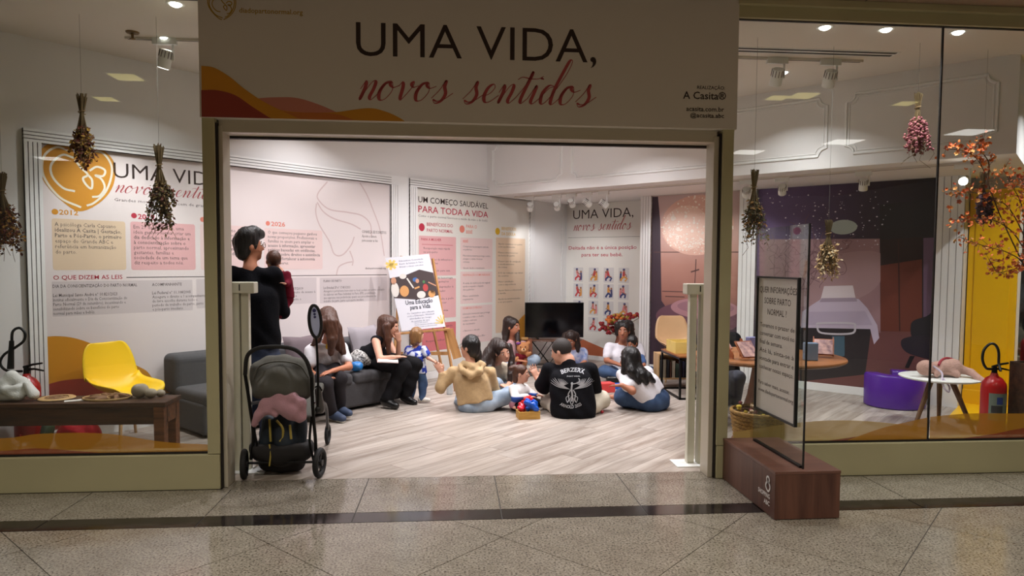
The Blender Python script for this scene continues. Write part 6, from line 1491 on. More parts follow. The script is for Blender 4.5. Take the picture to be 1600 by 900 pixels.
JEANS = {k: mat('denim_'+k, c, .85, noise=.30, nscale=9, bump=.25, bscale=200, col2=c2) for k, c, c2 in (('light', (172, 186, 200), (132, 150, 172)), ('mid', (62, 86, 120), (40, 60, 92)), ('dark', (38, 50, 76), (24, 33, 54)))}
def person(label, J, skin='fair', top=None, sleeve='short', bottom=None, shoe=None, hair='black', hairstyle='short', locks=(), sc=1.0, hs=1.0, loose=1.0, h=.0095, toph=None, glasses=False, name='person', face=True, wob=.004, extra_top=None, topfloor=True, slim=1.0, cat='person', neckr=.05, wl=.0, torso=1.0, sole=None, hem=.1, sl=1.0):
    J = {k: npv(v) for k, v in J.items()}
    base = np.array([J['hip'][0], J['hip'][1], 0.]) if 'base' not in J else J['base']
    side = unit(J['Ls']-J['Rs']); hd = J['head']; f = unit(J['face'])
    up = unit(J['up']) if 'up' in J else np.array([0, 0, 1.]); sd = unit(np.cross(up, f)); up = unit(np.cross(f, sd)); FR = np.stack([sd, f, up], 1)
    hsd = unit(J['hs']) if 'hs' in J else side
    hipL, hipR = J['hip']+hsd*.088*sc, J['hip']-hsd*.088*sc
    neck, chest, hip = J['neck'], J['chest'], J['hip']
    B = Soft(.022*sc)
    ts = sc*slim*torso
    for sx in (-1, 1):
        B.cone(hip+hsd*.055*sx*sc, chest+side*.07*sx*sc, .098*ts, .096*ts)
    B.cone(hip, chest, .10*ts, .10*ts).cone(chest, neck-(neck-chest)*.15, .10*ts, .06*ts)
    B.cone(J['Ls']*.92+J['Rs']*.08, J['Rs']*.92+J['Ls']*.08, .052*sc, .052*sc)
    B.cone(neck, hd-up*.05*sc*hs, neckr*sc, (neckr-.004)*sc)
    q = sc*hs
    B.ell(hd+up*.028*q-f*.012*q, npv((.074, .093, .088))*q, FR, .02*q).ell(hd-up*.045*q+f*.022*q, npv((.056, .066, .07))*q, FR, .03*q)
    B.ell(hd+f*.06*q-up*.02*q, npv((.05, .035, .07))*q, FR, .02*q)
    B.cone(hd+f*.088*q+up*.012*q, hd+f*.108*q-up*.026*q, .008*q, .013*q, .012*q)
    B.ell(hd-up*.092*q+f*.068*q, npv((.022, .018, .016))*q, FR, .02*q)
    for sx in (-1, 1):
        B.ell(hd+sd*.076*sx*q-f*.008*q-up*.01*q, npv((.010, .02, .032))*q, FR, .006*q)
    def limb(S, E, W, H, r=(.046, .037, .034, .024)):
        B.cone(S, E, r[0]*sc*slim, r[1]*sc*slim).cone(E, W, r[2]*sc*slim, r[3]*sc)
        d = unit(H-W); ax = np.cross(d, npv((0, 0, 1.)) if abs(d[2]) < .8 else npv((0, 1., 0))); wv = unit(ax); nv = unit(np.cross(wv, d))
        hk = sc
        for i in (-1, 0, 1): B.cone(W+wv*.012*i*hk, W+d*.075*hk+wv*.021*i*hk, .017*hk, .0135*hk, .010*hk)
        for i, ln in zip((-1.5, -.5, .5, 1.5), (.062, .074, .070, .055)):
            b = W+d*.078*hk+wv*.0185*i*hk; dd = unit(d+wv*.09*i); m1 = b+dd*ln*.55*hk; e = m1+unit(dd-nv*.35)*ln*.5*hk
            B.cone(b, m1, .0092*hk, .0085*hk, .003).cone(m1, e, .0085*hk, .0072*hk, .003)
        sg = 1 if np.dot(wv, hd-W) > 0 else -1
        b = W+d*.022*hk+wv*sg*.026*hk; m1 = b+unit(d+wv*sg*.9)*.036*hk; B.cone(b, m1, .0125*hk, .0105*hk, .006).cone(m1, m1+unit(d*1.1+wv*sg*.25)*.03*hk, .0102*hk, .0085*hk, .004)
    limb(J['Ls'], J['Le'], J['Lw'], J['Lh']); limb(J['Rs'], J['Re'], J['Rw'], J['Rh'])
    legs = ((hipL, J['Lk'], J['La'], J['Lt']), (hipR, J['Rk'], J['Ra'], J['Rt']))
    for Hp, K_, A, T_ in legs:
        B.cone(Hp, K_, .078*sc*slim, .05*sc*slim).cone(K_, A, .048*sc*slim, .033*sc).cone(A, T_, .034*sc, .024*sc)
    body = B.build(name, SK[skin], None, h, None, base, .002)
    body.location = base; tag(body, label, cat)
    def part(S_, nm, m, hh=None, wb=None, fl=.001): return S_.build(nm, m, body, hh or h, wb, base, fl)
    ph = base[0]*7
    if top:
        S_ = Soft(.03*sc); g = .016*loose*sc
        for sx in (-1, 1): S_.cone(hip+hsd*.068*sx*sc, chest+side*.075*sx*sc, (.120 if hem < .2 else .100)*ts+g*.8, .098*ts+g)
        S_.cone(hip+(hip-chest)*wl, chest, (.120 if hem < .2 else .100)*ts+g, .10*ts+g).cone(chest, chest+(neck-chest)*.8, .10*ts+g, .066*ts)
        S_.cone(J['Ls']*.95+J['Rs']*.05, J['Rs']*.95+J['Ls']*.05, .060*sc, .060*sc)
        if hem > -.5: S_.half(hip+(chest-hip)*hem, hip-chest)
        for S0, E, W in ((J['Ls'], J['Le'], J['Lw']), (J['Rs'], J['Re'], J['Rw'])):
            if sleeve == 'short': S_.cone(S0, S0+(E-S0)*.62, .058*sc, .060*sc*loose)
            elif sleeve == 'half': S_.cone(S0, S0+(E-S0)*.9, .066*sc, .074*sc*loose)
            elif sleeve == 'long': S_.cone(S0, E, .060*sc*loose*sl, .054*sc*loose*sl).cone(E, W-(W-E)*.08, .052*sc*loose*sl, .040*sc*loose*sl)
        if extra_top: extra_top(S_)
        S_.cut(neck+(hd-neck)*.42+f*.03*sc, npv((.066, .070, .055))*sc, FR, .012)
        if sleeve == 'none':
            for a, b in ((J['Ls'], J['Le']), (J['Rs'], J['Re'])): S_.cut(a+(a-neck)*.35+(b-a)*.16, npv((.062, .10, .12))*sc, np.stack([unit(J['Ls']-J['Rs']), unit(np.cross(J['Ls']-J['Rs'], b-a)), unit(b-a)], 1), .012)
        part(S_, 'top', top, toph, folds(wob, 34, 20, 26, ph))
    if bottom:
        S_ = Soft(.03*sc)
        S_.cone(hip+hsd*.06*sc, hip-hsd*.06*sc, .118*ts, .118*ts).cone(hip, hip+(chest-hip)*.5, .116*ts, .108*ts).cone(hip+hsd*.05*sc, hip+hsd*.06*sc+(chest-hip)*.5, .112*ts, .10*ts).cone(hip-hsd*.05*sc, hip-hsd*.06*sc+(chest-hip)*.5, .112*ts, .10*ts)
        if top: S_.half(hip+(chest-hip)*max(hem, -.15)+unit(chest-hip)*.035*sc, chest-hip)
        for Hp, K_, A, T_ in legs: S_.cone(Hp, K_, .098*sc*slim, .070*sc*loose).cone(K_, A+(K_-A)*.10, .068*sc*loose, .052*sc*loose)
        part(S_, 'trousers', bottom, None, folds(wob, 22, 26, 34, ph+2))
    if shoe:
        for Hp, K_, A, T_ in legs:
            S_ = Soft(.015*sc); d = unit(T_-A); S_.cone(A-d*.03*sc, A+(T_-A)*.45, .047*sc, .045*sc).cone(A+(T_-A)*.3, T_+d*.025*sc, .045*sc, .036*sc)
            o = part(S_, 'shoe', shoe, .009)
            if sole:
                zc = min(A[2], T_[2])-.036*sc
                S2 = Soft(.01); S2.cone(A-d*.03*sc+npv((0, 0, -.035*sc)), T_+d*.028*sc+npv((0, 0, -.022*sc)), .03*sc, .026*sc); o2 = S2.build('sole', sole, o, .009, None, base, .001)
    # hair
    if hair:
        S_ = Soft(.02*q)
        big = 1.0 if hairstyle != 'cropped' else .955
        S_.ell(hd+up*.034*q-f*.016*q, npv((.086, .104, .098))*q*big, FR, .02*q)
        if hairstyle in ('short', 'long', 'bob'): S_.ell(hd-f*.05*q-up*.025*q, npv((.072, .062, .085))*q, FR, .02*q)
        if hairstyle == 'bob': 
            for sx in (-1, 1): S_.cone(hd+sd*.07*sx*q+up*.02*q-f*.01*q, hd+sd*.075*sx*q-up*.085*q-f*.015*q, .03*q, .03*q)
            S_.cone(hd-f*.06*q, hd-f*.06*q-up*.10*q, .06*q, .055*q)
        S_.cut(hd+f*.115*q-up*.045*q, npv((.070, .10, .112))*q, FR, .02*q)
        if hairstyle in ('short', 'cropped'):
            for sx in (-1, 1): S_.cut(hd+sd*.09*sx*q+f*.0*q-up*.045*q, npv((.03, .035, .05))*q, FR, .012)
        for L_ in locks:
            P = [npv(p) for p, r in L_]; S_.chain(P, [r*sc for p, r in L_], .02*sc)
        part(S_, 'hair', HM[hair], .0075, (lambda x, y, z: .0020*np.sin(210*x+3*np.sin(14*z)+9*z)+.0020*np.sin(190*y-2*np.sin(11*z)+7*z)) if hairstyle != 'cropped' else None)
    if face:
        e = MB(); ei = MB(); bw = MB(); lp = MB(); Rm = Matrix(FR.tolist())
        loc = lambda v: Vector(v-base)
        for sx in (-1, 1):
            c = hd+sd*.031*sx*q+f*.082*q+up*.008*q; e.ell(loc(c), (.0125*q, .009*q, .0068*q), 10, 6, Rm); ei.ell(loc(c+f*.0058*q), (.0062*q, .004*q, .0062*q), 8, 5, Rm)
            bw.tube([loc(hd+sd*(.014+.013*i)*sx*q+f*(.092-.004*i)*q+up*(.030+(.002, .005, .0045, -.001)[i])*q) for i in range(4)], [.003*q, .004*q, .0036*q, .002*q], 5)
        lp.tube([loc(hd+sd*.0065*i*q+f*(.0905-.0009*i*i)*q+up*(-.057+.0006*i*i)*q) for i in range(-4, 5)], [.0015*q, .004*q, .006*q, .0068*q, .0062*q, .0068*q, .006*q, .004*q, .0015*q], 6)
        e.build('eyes', EYEW, body, smooth=80); ei.build('irises', EYEI, body, smooth=80); bw.build('eyebrows', BROW, body, smooth=80); lp.build('lips', LIP, body, smooth=80)
    if glasses:
        gq = MB()
        for sx in (-1, 1):
            c = hd+sd*.033*sx*q+f*.108*q+up*.004*q
            gq.tube([Vector(c+sd*.026*math.cos(a)*q+up*.019*math.sin(a)*q-base) for a in np.linspace(0, 2*PI, 21)[:-1]], .0022*q, 5, closed=True)
            gq.tube([Vector(hd+sd*.06*sx*q+f*.106*q+up*.006*q-base), Vector(hd+sd*.08*sx*q+up*.008*q-base)], .002*q, 5)
        gq.tube([Vector(hd+sd*.008*q+f*.112*q+up*.006*q-base), Vector(hd-sd*.008*q+f*.112*q+up*.006*q-base)], .002*q, 5)
        gq.build('glasses', mat('glasses_frame', (120, 92, 60), .4, metal=.4), body, smooth=60)
    return body
def ray_print(body, child, pts_faces, name, m, off=.004, d=(0, 1, 0)):
    """lay a flat print on the garment by following its surface"""
    me = child.data; bvh = BVHTree.FromPolygons([v.co[:] for v in me.vertices], [p.vertices[:] for p in me.polygons])
    V_, F_ = pts_faces; out = []; b = body.location; dv = Vector(d).normalized()
    for p in V_:
        o = Vector(p)-b-dv*.6
        hit = bvh.ray_cast(o, dv)
        out.append((hit[0] if hit[0] else Vector(p)-b)-dv*off)
    return MB().add(out, F_).build(name, m, body)
def kid(body, n):
    for c in body.children:
        if c.name.split('.')[0] == n: return c
WHITE_T = cloth('white_cotton', (226, 222, 226), .05); BLACK_T = cloth('black_cotton', (20, 20, 24), .1); SHOE_B = mat('black_leather', (18, 17, 17), .35); SHOE_W = mat('white_sneaker', (214, 208, 200), .6); SHOE_BL = mat('navy_sneaker', (62, 74, 98), .7); SOLE = mat('white_rubber_sole', (214, 210, 200), .6)

# 1 man standing with the baby
person('standing man in a black sweater and jeans seen from behind, holding a baby', dict(
  hip=(-1.589, 5.720, 0.687), chest=(-1.632, 5.720, 1.209), neck=(-1.643, 5.720, 1.468), head=(-1.657, 5.740, 1.629), face=(.80, .58, .06), Ls=(-1.795, 5.720, 1.395), Rs=(-1.468, 5.760, 1.396), hs=(-1, 0, 0),
  Le=(-1.866, 5.850, 1.091), Lw=(-1.723, 6.000, 1.129), Lh=(-1.606, 6.020, 1.172), Re=(-1.439, 5.880, 1.094), Rw=(-1.501, 6.050, 1.193), Rh=(-1.545, 6.100, 1.251),
  Lk=(-1.687, 5.780, 0.328), La=(-1.683, 5.700, 0.059), Lt=(-1.742, 5.900, 0.020), Rk=(-1.528, 5.780, 0.315), Ra=(-1.510, 5.660, 0.046), Rt=(-1.542, 5.860, 0.005)),
  'tan', cloth('black_sweater', (13, 13, 18), .1), 'long', JEANS['dark'], SHOE_B, 'black', 'short', ([((-1.664, 5.700, 1.715), .07), ((-1.631, 5.780, 1.734), .06), ((-1.597, 5.840, 1.732), .04)],), 1.04, 1.0, 1.15, glasses=True, wl=.0, sole=SOLE, hem=.22)
# 2 baby on his arm
person('baby in a maroon outfit held against the standing man', dict(
  hip=(-1.445, 5.930, 1.188), chest=(-1.443, 5.930, 1.339), neck=(-1.463, 5.930, 1.436), head=(-1.507, 5.900, 1.511), face=(-.5, .85, .05), Ls=(-1.511, 5.970, 1.403), Rs=(-1.396, 5.890, 1.394), base=(-1.445, 5.930, 1.188),
  Le=(-1.530, 6.000, 1.337), Lw=(-1.546, 6.020, 1.304), Lh=(-1.567, 6.020, 1.304), Re=(-1.374, 5.860, 1.331), Rw=(-1.381, 5.800, 1.322), Rh=(-1.392, 5.780, 1.327),
  Lk=(-1.532, 6.000, 1.151), La=(-1.544, 6.000, 1.064), Lt=(-1.549, 5.980, 1.049), Rk=(-1.413, 5.860, 1.117), Ra=(-1.451, 5.840, 1.054), Rt=(-1.462, 5.840, 1.022)),
  'fair', cloth('maroon_knit', (104, 20, 38), .15), 'long', bpy.data.materials['maroon_knit'], None, 'brown', 'cropped', (), .54, 1.36, 1.0, .007, face=True)
# 3 woman on the sofa behind the pushchair
hx = st(4.06, -5.96, .47)
hd3 = (-1.205, 6.740, 0.911)
person('long-haired woman in a white t-shirt sitting on the sofa behind the pushchair', dict(
  hip=tuple(hx), chest=(-1.271, 6.920, 0.576), neck=(-1.236, 6.840, 0.725), head=hd3, face=(.05, -.85, -.5), Ls=(-1.117, 6.940, 0.649), Rs=(-1.373, 6.720, 0.659), hs=(.7, .7, 0),
  Le=(-1.028, 6.800, 0.483), Lw=(-1.128, 6.520, 0.490), Lh=(-1.213, 6.440, 0.467), Re=(-1.386, 6.660, 0.464), Rw=(-1.252, 6.520, 0.424), Rh=(-1.178, 6.500, 0.427),
  Lk=(-1.089, 6.600, 0.397), La=(-1.098, 6.680, 0.079), Lt=(-1.013, 6.600, 0.070), Rk=(-1.187, 6.420, 0.381), Ra=(-1.148, 6.580, 0.058), Rt=(-1.057, 6.500, 0.044)),
  'tan', WHITE_T, 'short', cloth('charcoal_trousers', (48, 45, 48), .1), SHOE_BL, 'brown', 'long',
  ([((-1.223, 6.780, 0.994), .09), ((-1.164, 6.780, 0.851), .075), ((-1.116, 6.820, 0.689), .05), ((-1.083, 6.840, 0.611), .03)], [((-1.170, 6.680, 0.922), .07), ((-1.158, 6.640, 0.772), .05), ((-1.175, 6.660, 0.635), .028)], [((-1.260, 6.680, 0.922), .06), ((-1.304, 6.680, 0.768), .035), ((-1.356, 6.700, 0.705), .02)]), .98, 1.0, 1.05, sole=SOLE, hem=.0)
p3 = [o for o in bpy.data.objects if o.get('label', '').startswith('long-haired woman')][0]
lg = MB(); c = (-1.214, 6.300, 0.688)
lg.disc(c[0], c[2], .03, .033, 0, 20); ray_print(p3, kid(p3, 'top'), ([(v[0], 6.3, v[2]) for v in lg.v], lg.f), 'chest_badge', mat('yellow_badge', (232, 190, 60), .6), .005)
# 4 woman in black at the end of the sofa
person('woman in black sleeveless top on the sofa, hand at her chin', dict(
  hip=tuple(st(4.60, -5.93, .47)), chest=(-0.851, 7.420, 0.527), neck=(-0.769, 7.420, 0.685), head=(-0.685, 7.400, 0.817), face=(.93, -.25, -.18), Ls=(-0.727, 7.620, 0.634), Rs=(-0.819, 7.260, 0.689), hs=(-.5, .85, 0),
  Le=(-0.600, 7.420, 0.456), Lw=(-0.586, 7.340, 0.679), Lh=(-0.598, 7.320, 0.784), Re=(-0.754, 7.080, 0.518), Rw=(-0.623, 7.060, 0.540), Rh=(-0.546, 7.080, 0.543),
  Lk=(-0.420, 7.380, 0.419), La=(-0.515, 7.360, 0.057), Lt=(-0.437, 7.300, 0.027), Rk=(-0.525, 7.140, 0.428), Ra=(-0.701, 7.120, 0.073), Rt=(-0.611, 7.060, 0.044)),
  'fair', cloth('black_waistcoat', (20, 20, 24), .1), 'none', cloth('black_wide_trousers', (28, 27, 29), .1), SHOE_B, 'brown', 'long',
  ([((-0.741, 7.420, 0.871), .085), ((-0.773, 7.400, 0.756), .055), ((-0.768, 7.340, 0.626), .035)], [((-0.709, 7.300, 0.833), .045), ((-0.695, 7.280, 0.700), .035), ((-0.688, 7.270, 0.546), .022)]), .96, .98, 1.25, sole=None)
# 5 toddler
TIE = mat('tie_dye_cotton', (206, 210, 226), .85, noise=1, nscale=13, col2=(24, 48, 150))
for n_ in TIE.node_tree.nodes:
    if n_.type == 'VALTORGB': n_.color_ramp.elements[0].position = .49; n_.color_ramp.elements[1].position = .53
tdl = (-0.376, 7.429)
person('toddler with dark blond hair in a blue tie-dye shirt standing by the easel', dict(
  hip=(-0.404, 7.450, 0.332), chest=(-0.417, 7.450, 0.506), neck=(-0.410, 7.450, 0.618), head=(-0.396, 7.450, 0.722), face=(.75, .62, 0), Ls=(-0.497, 7.520, 0.568), Rs=(-0.319, 7.400, 0.575),
  Le=(-0.524, 7.500, 0.465), Lw=(-0.534, 7.450, 0.403), Lh=(-0.539, 7.420, 0.352), Re=(-0.276, 7.360, 0.490), Rw=(-0.186, 7.300, 0.443), Rh=(-0.138, 7.280, 0.425),
  Lk=(-0.454, 7.480, 0.173), La=(-0.467, 7.460, 0.030), Lt=(-0.459, 7.560, 0.010), Rk=(-0.334, 7.420, 0.183), Ra=(-0.346, 7.380, 0.037), Rt=(-0.284, 7.380, 0.030)),
  'fair', TIE, 'short', JEANS['mid'], SHOE_W, 'blond', 'bob', (), .60, 1.2, 1.15, .008, wl=.2, hem=-.12)
# 6 woman in the beige jacket
def hood(S_): S_.chain([(0.055, 6.920, 0.477), (0.093, 6.850, 0.429), (0.176, 6.830, 0.386), (0.260, 6.850, 0.421), (0.301, 6.920, 0.475)], [.022, .028, .034, .028, .022]).chain([(0.094, 6.940, 0.487), (0.177, 6.880, 0.450), (0.263, 6.940, 0.486)], [.03, .04, .03])
person('woman in a beige hooded jacket on the floor, one hand raised', dict(
  hip=(0.225, 6.950, 0.064), chest=(0.186, 6.960, 0.293), neck=(0.166, 6.960, 0.477), head=(0.160, 6.980, 0.645), face=(-.80, .58, -.02), Ls=(-0.009, 7.000, 0.393), Rs=(0.377, 7.000, 0.384), hs=(-1, 0, 0),
  Le=(-0.133, 6.980, 0.233), Lw=(-0.126, 6.980, 0.384), Lh=(-0.184, 6.980, 0.496), Re=(0.428, 7.060, 0.173), Rw=(0.379, 7.280, 0.132), Rh=(0.336, 7.380, 0.114),
  Lk=(0.087, 7.360, 0.023), La=(0.292, 7.300, -0.023), Lt=(0.402, 7.300, -0.024), Rk=(0.555, 6.980, 0.153), Ra=(0.367, 7.160, -0.008), Rt=(0.290, 7.260, -0.035)),
  'fair', cloth('beige_jacket', (190, 158, 114), .12, .75), 'long', JEANS['light'], SHOE_B, 'black', 'long', ([((0.180, 7.020, 0.693), .085), ((0.213, 7.030, 0.559), .07), ((0.227, 7.020, 0.461), .05)],), .98, 1.0, 1.18, glasses=True, extra_top=hood, wob=.006, hem=.14, sl=.84, torso=.96)
# 7 smiling woman leaning forward
person('smiling woman with long dark hair leaning forward behind the beige jacket', dict(
  hip=(0.428, 7.800, 0.079), chest=(0.450, 7.680, 0.289), neck=(0.466, 7.600, 0.402), head=(0.529, 7.480, 0.539), face=(.36, -.88, -.26), up=(-.30, -.1, 1), Ls=(0.615, 7.660, 0.313), Rs=(0.331, 7.600, 0.339), hs=(1, .2, 0),
  Le=(0.624, 7.500, 0.202), Lw=(0.576, 7.340, 0.182), Lh=(0.592, 7.280, 0.144), Re=(0.387, 7.440, 0.215), Rw=(0.486, 7.340, 0.203), Rh=(0.551, 7.280, 0.186),
  Lk=(0.654, 7.520, 0.142), La=(0.497, 7.500, 0.090), Lt=(0.391, 7.500, 0.091), Rk=(0.459, 7.360, 0.200), Ra=(0.563, 7.440, 0.086), Rt=(0.634, 7.440, 0.071)),
  'fair', cloth('cream_blouse', (206, 190, 168), .06), 'short', JEANS['light'], None, 'darkbrown', 'long',
  ([((0.469, 7.540, 0.610), .08), ((0.390, 7.520, 0.514), .07), ((0.318, 7.460, 0.381), .06), ((0.295, 7.420, 0.261), .04)], [((0.605, 7.560, 0.586), .04), ((0.633, 7.540, 0.453), .04), ((0.620, 7.460, 0.287), .035), ((0.603, 7.420, 0.174), .02)], [((0.411, 7.500, 0.460), .045), ((0.394, 7.440, 0.342), .045), ((0.392, 7.400, 0.250), .03)]), .98, 1.0)
# 8 little girl on the floor
GD = gradient('striped_baby_top', [(0, (24, 22, 24)), (.08, (24, 22, 24)), (.09, (206, 130, 150)), (.26, (214, 150, 166)), (.27, (226, 220, 222)), (.30, (36, 72, 156)), (.46, (40, 78, 160)), (.48, (226, 220, 218)), (1, (230, 224, 222))], 2, 0, .36, .85)
person('little girl with tied-up hair in a white, blue and pink top', dict(
  hip=(0.668, 6.980, 0.066), chest=(0.674, 6.980, 0.192), neck=(0.673, 6.980, 0.265), head=(0.691, 6.970, 0.373), face=(.92, -.35, -.05), Ls=(0.735, 7.060, 0.210), Rs=(0.594, 6.900, 0.227),
  Le=(0.800, 7.040, 0.153), Lw=(0.846, 6.980, 0.150), Lh=(0.877, 6.960, 0.147), Re=(0.620, 6.820, 0.151), Rw=(0.734, 6.800, 0.167), Rh=(0.799, 6.800, 0.166),
  Lk=(0.821, 7.100, 0.053), La=(0.916, 7.100, 0.038), Lt=(0.943, 7.100, 0.065), Rk=(0.739, 6.840, 0.067), Ra=(0.632, 6.800, 0.057), Rt=(0.599, 6.800, 0.058)),
  'fair', GD, 'long', cloth('black_baby_leggings', (26, 24, 26)), None, 'brown', 'cropped', ([((0.619, 6.980, 0.438), .05), ((0.586, 6.980, 0.425), .05)], [((0.633, 6.980, 0.365), .06), ((0.627, 6.980, 0.299), .045)]), .62, 1.24, 1.2, .0075, wl=.2, hem=-.6)
# 9 woman with the bear puppet
person('woman with dark hair and a pink top holding up a bear puppet by the wall', dict(
  hip=(0.776, 9.450, 0.036), chest=(0.788, 9.400, 0.292), neck=(0.786, 9.380, 0.463), head=(0.806, 9.320, 0.637), face=(.72, -.68, -.02), Ls=(0.958, 9.500, 0.368), Rs=(0.645, 9.250, 0.391), hs=(.7, .7, 0),
  Le=(1.047, 9.320, 0.231), Lw=(1.028, 9.160, 0.400), Lh=(1.003, 9.100, 0.485), Re=(0.685, 9.080, 0.214), Rw=(0.827, 8.950, 0.231), Rh=(0.907, 8.900, 0.229),
  Lk=(1.101, 9.250, 0.196), La=(0.911, 9.100, 0.123), Lt=(1.026, 9.050, 0.095), Rk=(0.612, 9.000, 0.183), Ra=(0.777, 8.950, 0.104), Rt=(0.862, 8.950, 0.095)),
  'tan', cloth('pale_pink_cotton', (206, 160, 160), .2), 'short', JEANS['light'], SHOE_W, 'darkbrown', 'long',
  ([((0.748, 9.360, 0.704), .085), ((0.713, 9.360, 0.554), .06), ((0.692, 9.300, 0.428), .035)], [((0.857, 9.300, 0.603), .04), ((0.860, 9.220, 0.437), .035), ((0.850, 9.200, 0.352), .02)]), .98, 1.0, 1.0)
bear = thing('bear_puppet', 'light brown teddy bear puppet in a dark red scarf held by the seated woman', 'puppet', (0.913, 9.050, 0.311)); R_ = rel(bear.location)
FUR = mat('bear_plush', (176, 118, 74), .95, bump=.6, bscale=180)
s_ = Soft(.015); s_.ell((0.908, 9.000, 0.385), (.085, .075, .085)).ell((0.841, 9.020, 0.452), .028).ell((0.986, 9.020, 0.451), .028).cone((0.910, 9.020, 0.315), (0.902, 9.020, 0.195), .06, .07).cone((0.872, 8.980, 0.286), (0.810, 8.940, 0.241), .03, .025).cone((0.949, 8.980, 0.286), (0.995, 8.940, 0.325), .03, .025)
s_.build('plush_body', FUR, bear, .009, None, tuple(bear.location))
MB().ell(R_((0.909, 8.925, 0.369)), (.035, .025, .027), 12, 8).build('muzzle', mat('bear_muzzle', (206, 160, 116), .9), bear, smooth=80)
k = MB(); k.ell(R_((0.910, 8.900, 0.385)), .011, 8, 6).ell(R_((0.871, 8.930, 0.411)), .008, 8, 6).ell(R_((0.934, 8.930, 0.411)), .008, 8, 6); k.build('nose_and_eyes', M['black'], bear, smooth=80)
s_ = Soft(.02); s_.chain([(0.830, 8.980, 0.295), (0.886, 8.950, 0.273), (0.957, 8.980, 0.286)], [.028, .03, .028]).cone((0.879, 8.960, 0.272), (0.853, 8.950, 0.172), .032, .04); s_.build('scarf', cloth('dark_red_scarf', (96, 20, 30)), bear, .009, None, tuple(bear.location))
MB().ell(R_((0.845, 8.970, 0.453)), (.035, .02, .02), 10, 6).build('bow', mat('purple_bow', (106, 50, 120), .6), bear, smooth=80)
# 10 man in the black t-shirt
p10 = person('man in black t-shirt with a winged print on the floor, back turned', dict(
  hip=(1.179, 6.660, 0.055), chest=(1.150, 6.660, 0.342), neck=(1.120, 6.680, 0.563), head=(1.061, 6.720, 0.634), face=(-.78, .55, -.30), Ls=(0.944, 6.740, 0.453), Rs=(1.366, 6.720, 0.453), hs=(-1, 0, 0),
  Le=(0.906, 6.880, 0.254), Lw=(0.858, 6.980, 0.317), Lh=(0.827, 7.000, 0.387), Re=(1.410, 6.860, 0.214), Rw=(1.316, 7.100, 0.184), Rh=(1.244, 7.200, 0.166),
  Lk=(0.980, 6.980, 0.089), La=(1.309, 7.050, 0.003), Lt=(1.445, 7.050, 0.002), Rk=(1.504, 6.860, 0.120), Ra=(1.198, 7.000, 0.029), Rt=(1.080, 7.020, 0.026)),
  'fair', BLACK_T, 'half', cloth('cream_trousers', (206, 196, 176), .08), SHOE_B, 'cropped', 'cropped', (), 1.06, .98, 1.2, neckr=.058, wob=.005, torso=1.1, hem=-.35)
pr = MB(); WP = []
def shirt_text(mb, body_t, cx, cz, R_c, h_, span, up_):
    V2, F2 = text2d(body_t, .02, 'LEFT', 1.0, 2); w = np.ptp(V2[:, 0]); sc_ = h_/.727; x0 = V2[:, 0].min(); out = []
    for p in V2:
        a = ((p[0]-x0)/w-.5)*span; r = R_c+(p[1]*sc_ if up_ else -p[1]*sc_)
        out.append((cx+r*math.sin(a), 0, cz+(r*math.cos(a) if up_ else -r*math.cos(a))))
    mb.add(out, F2)
pc_ = (1.117, 6.500, 0.302); cx, cz = pc_[0], pc_[2]
shirt_text(pr, 'BERZERK', cx+.008, cz-.095, .262, .040, .86, True); pr.text('FIGHT WEAR', cx-.05, cz+.118, .012, 0, .13, .01, res=1)
shirt_text(pr, 'ARNOLD 2025', cx-.01, cz+.02, .205, .032, 1.12, False)
for sx in (-1, 1):
    for i in range(12):
        a = math.radians(18+i*7.5); r0, r1 = .035+.008*i, .19-.012*i+(.02 if i < 4 else 0)
        p0 = (cx+sx*(.02+.008*i), cz+.0+.010*i*.4); p1 = (cx+sx*(.02+r1*math.cos(a*.72)), cz+.01+r1*math.sin(a)*.85)
        mid = ((p0[0]+p1[0])/2+sx*.012, (p0[1]+p1[1])/2-.012)
        pr.ribbon(spline([p0, mid, p1], 5), [.003+.0045*math.sin(PI*min(1, j/10)) for j in range(11)], 0)
    pr.ribbon(spline([(cx+sx*.012, cz-.005), (cx+sx*.035, cz-.05), (cx+sx*.028, cz-.10), (cx+sx*.045, cz-.13)], 6), .010, 0)
    pr.ribbon(spline([(cx+sx*.02, cz-.06), (cx+sx*.055, cz-.08), (cx+sx*.05, cz-.12)], 6), .006, 0)
    pr.ribbon(spline([(cx+sx*.005, cz-.07), (cx+sx*.018, cz-.11), (cx+sx*.004, cz-.15)], 6), .007, 0)
pr.ribbon(spline([(cx, cz+.045), (cx-.004, cz), (cx+.004, cz-.06), (cx, cz-.12)], 6), .016, 0).disc(cx, cz+.055, .012, .014, 0, 12)
pr.ribbon(spline([(cx+.006, cz+.05), (cx+.05, cz+.06), (cx+.075, cz+.075), (cx+.065, cz+.105)], 5), .008, 0)
ray_print(p10, kid(p10, 'top'), ([(v[0], 6.4, v[2]) for v in pr.v], pr.f), 'back_print', mat('faded_white_print', (176, 176, 180), .8), .005, (.165, .98, -.08))
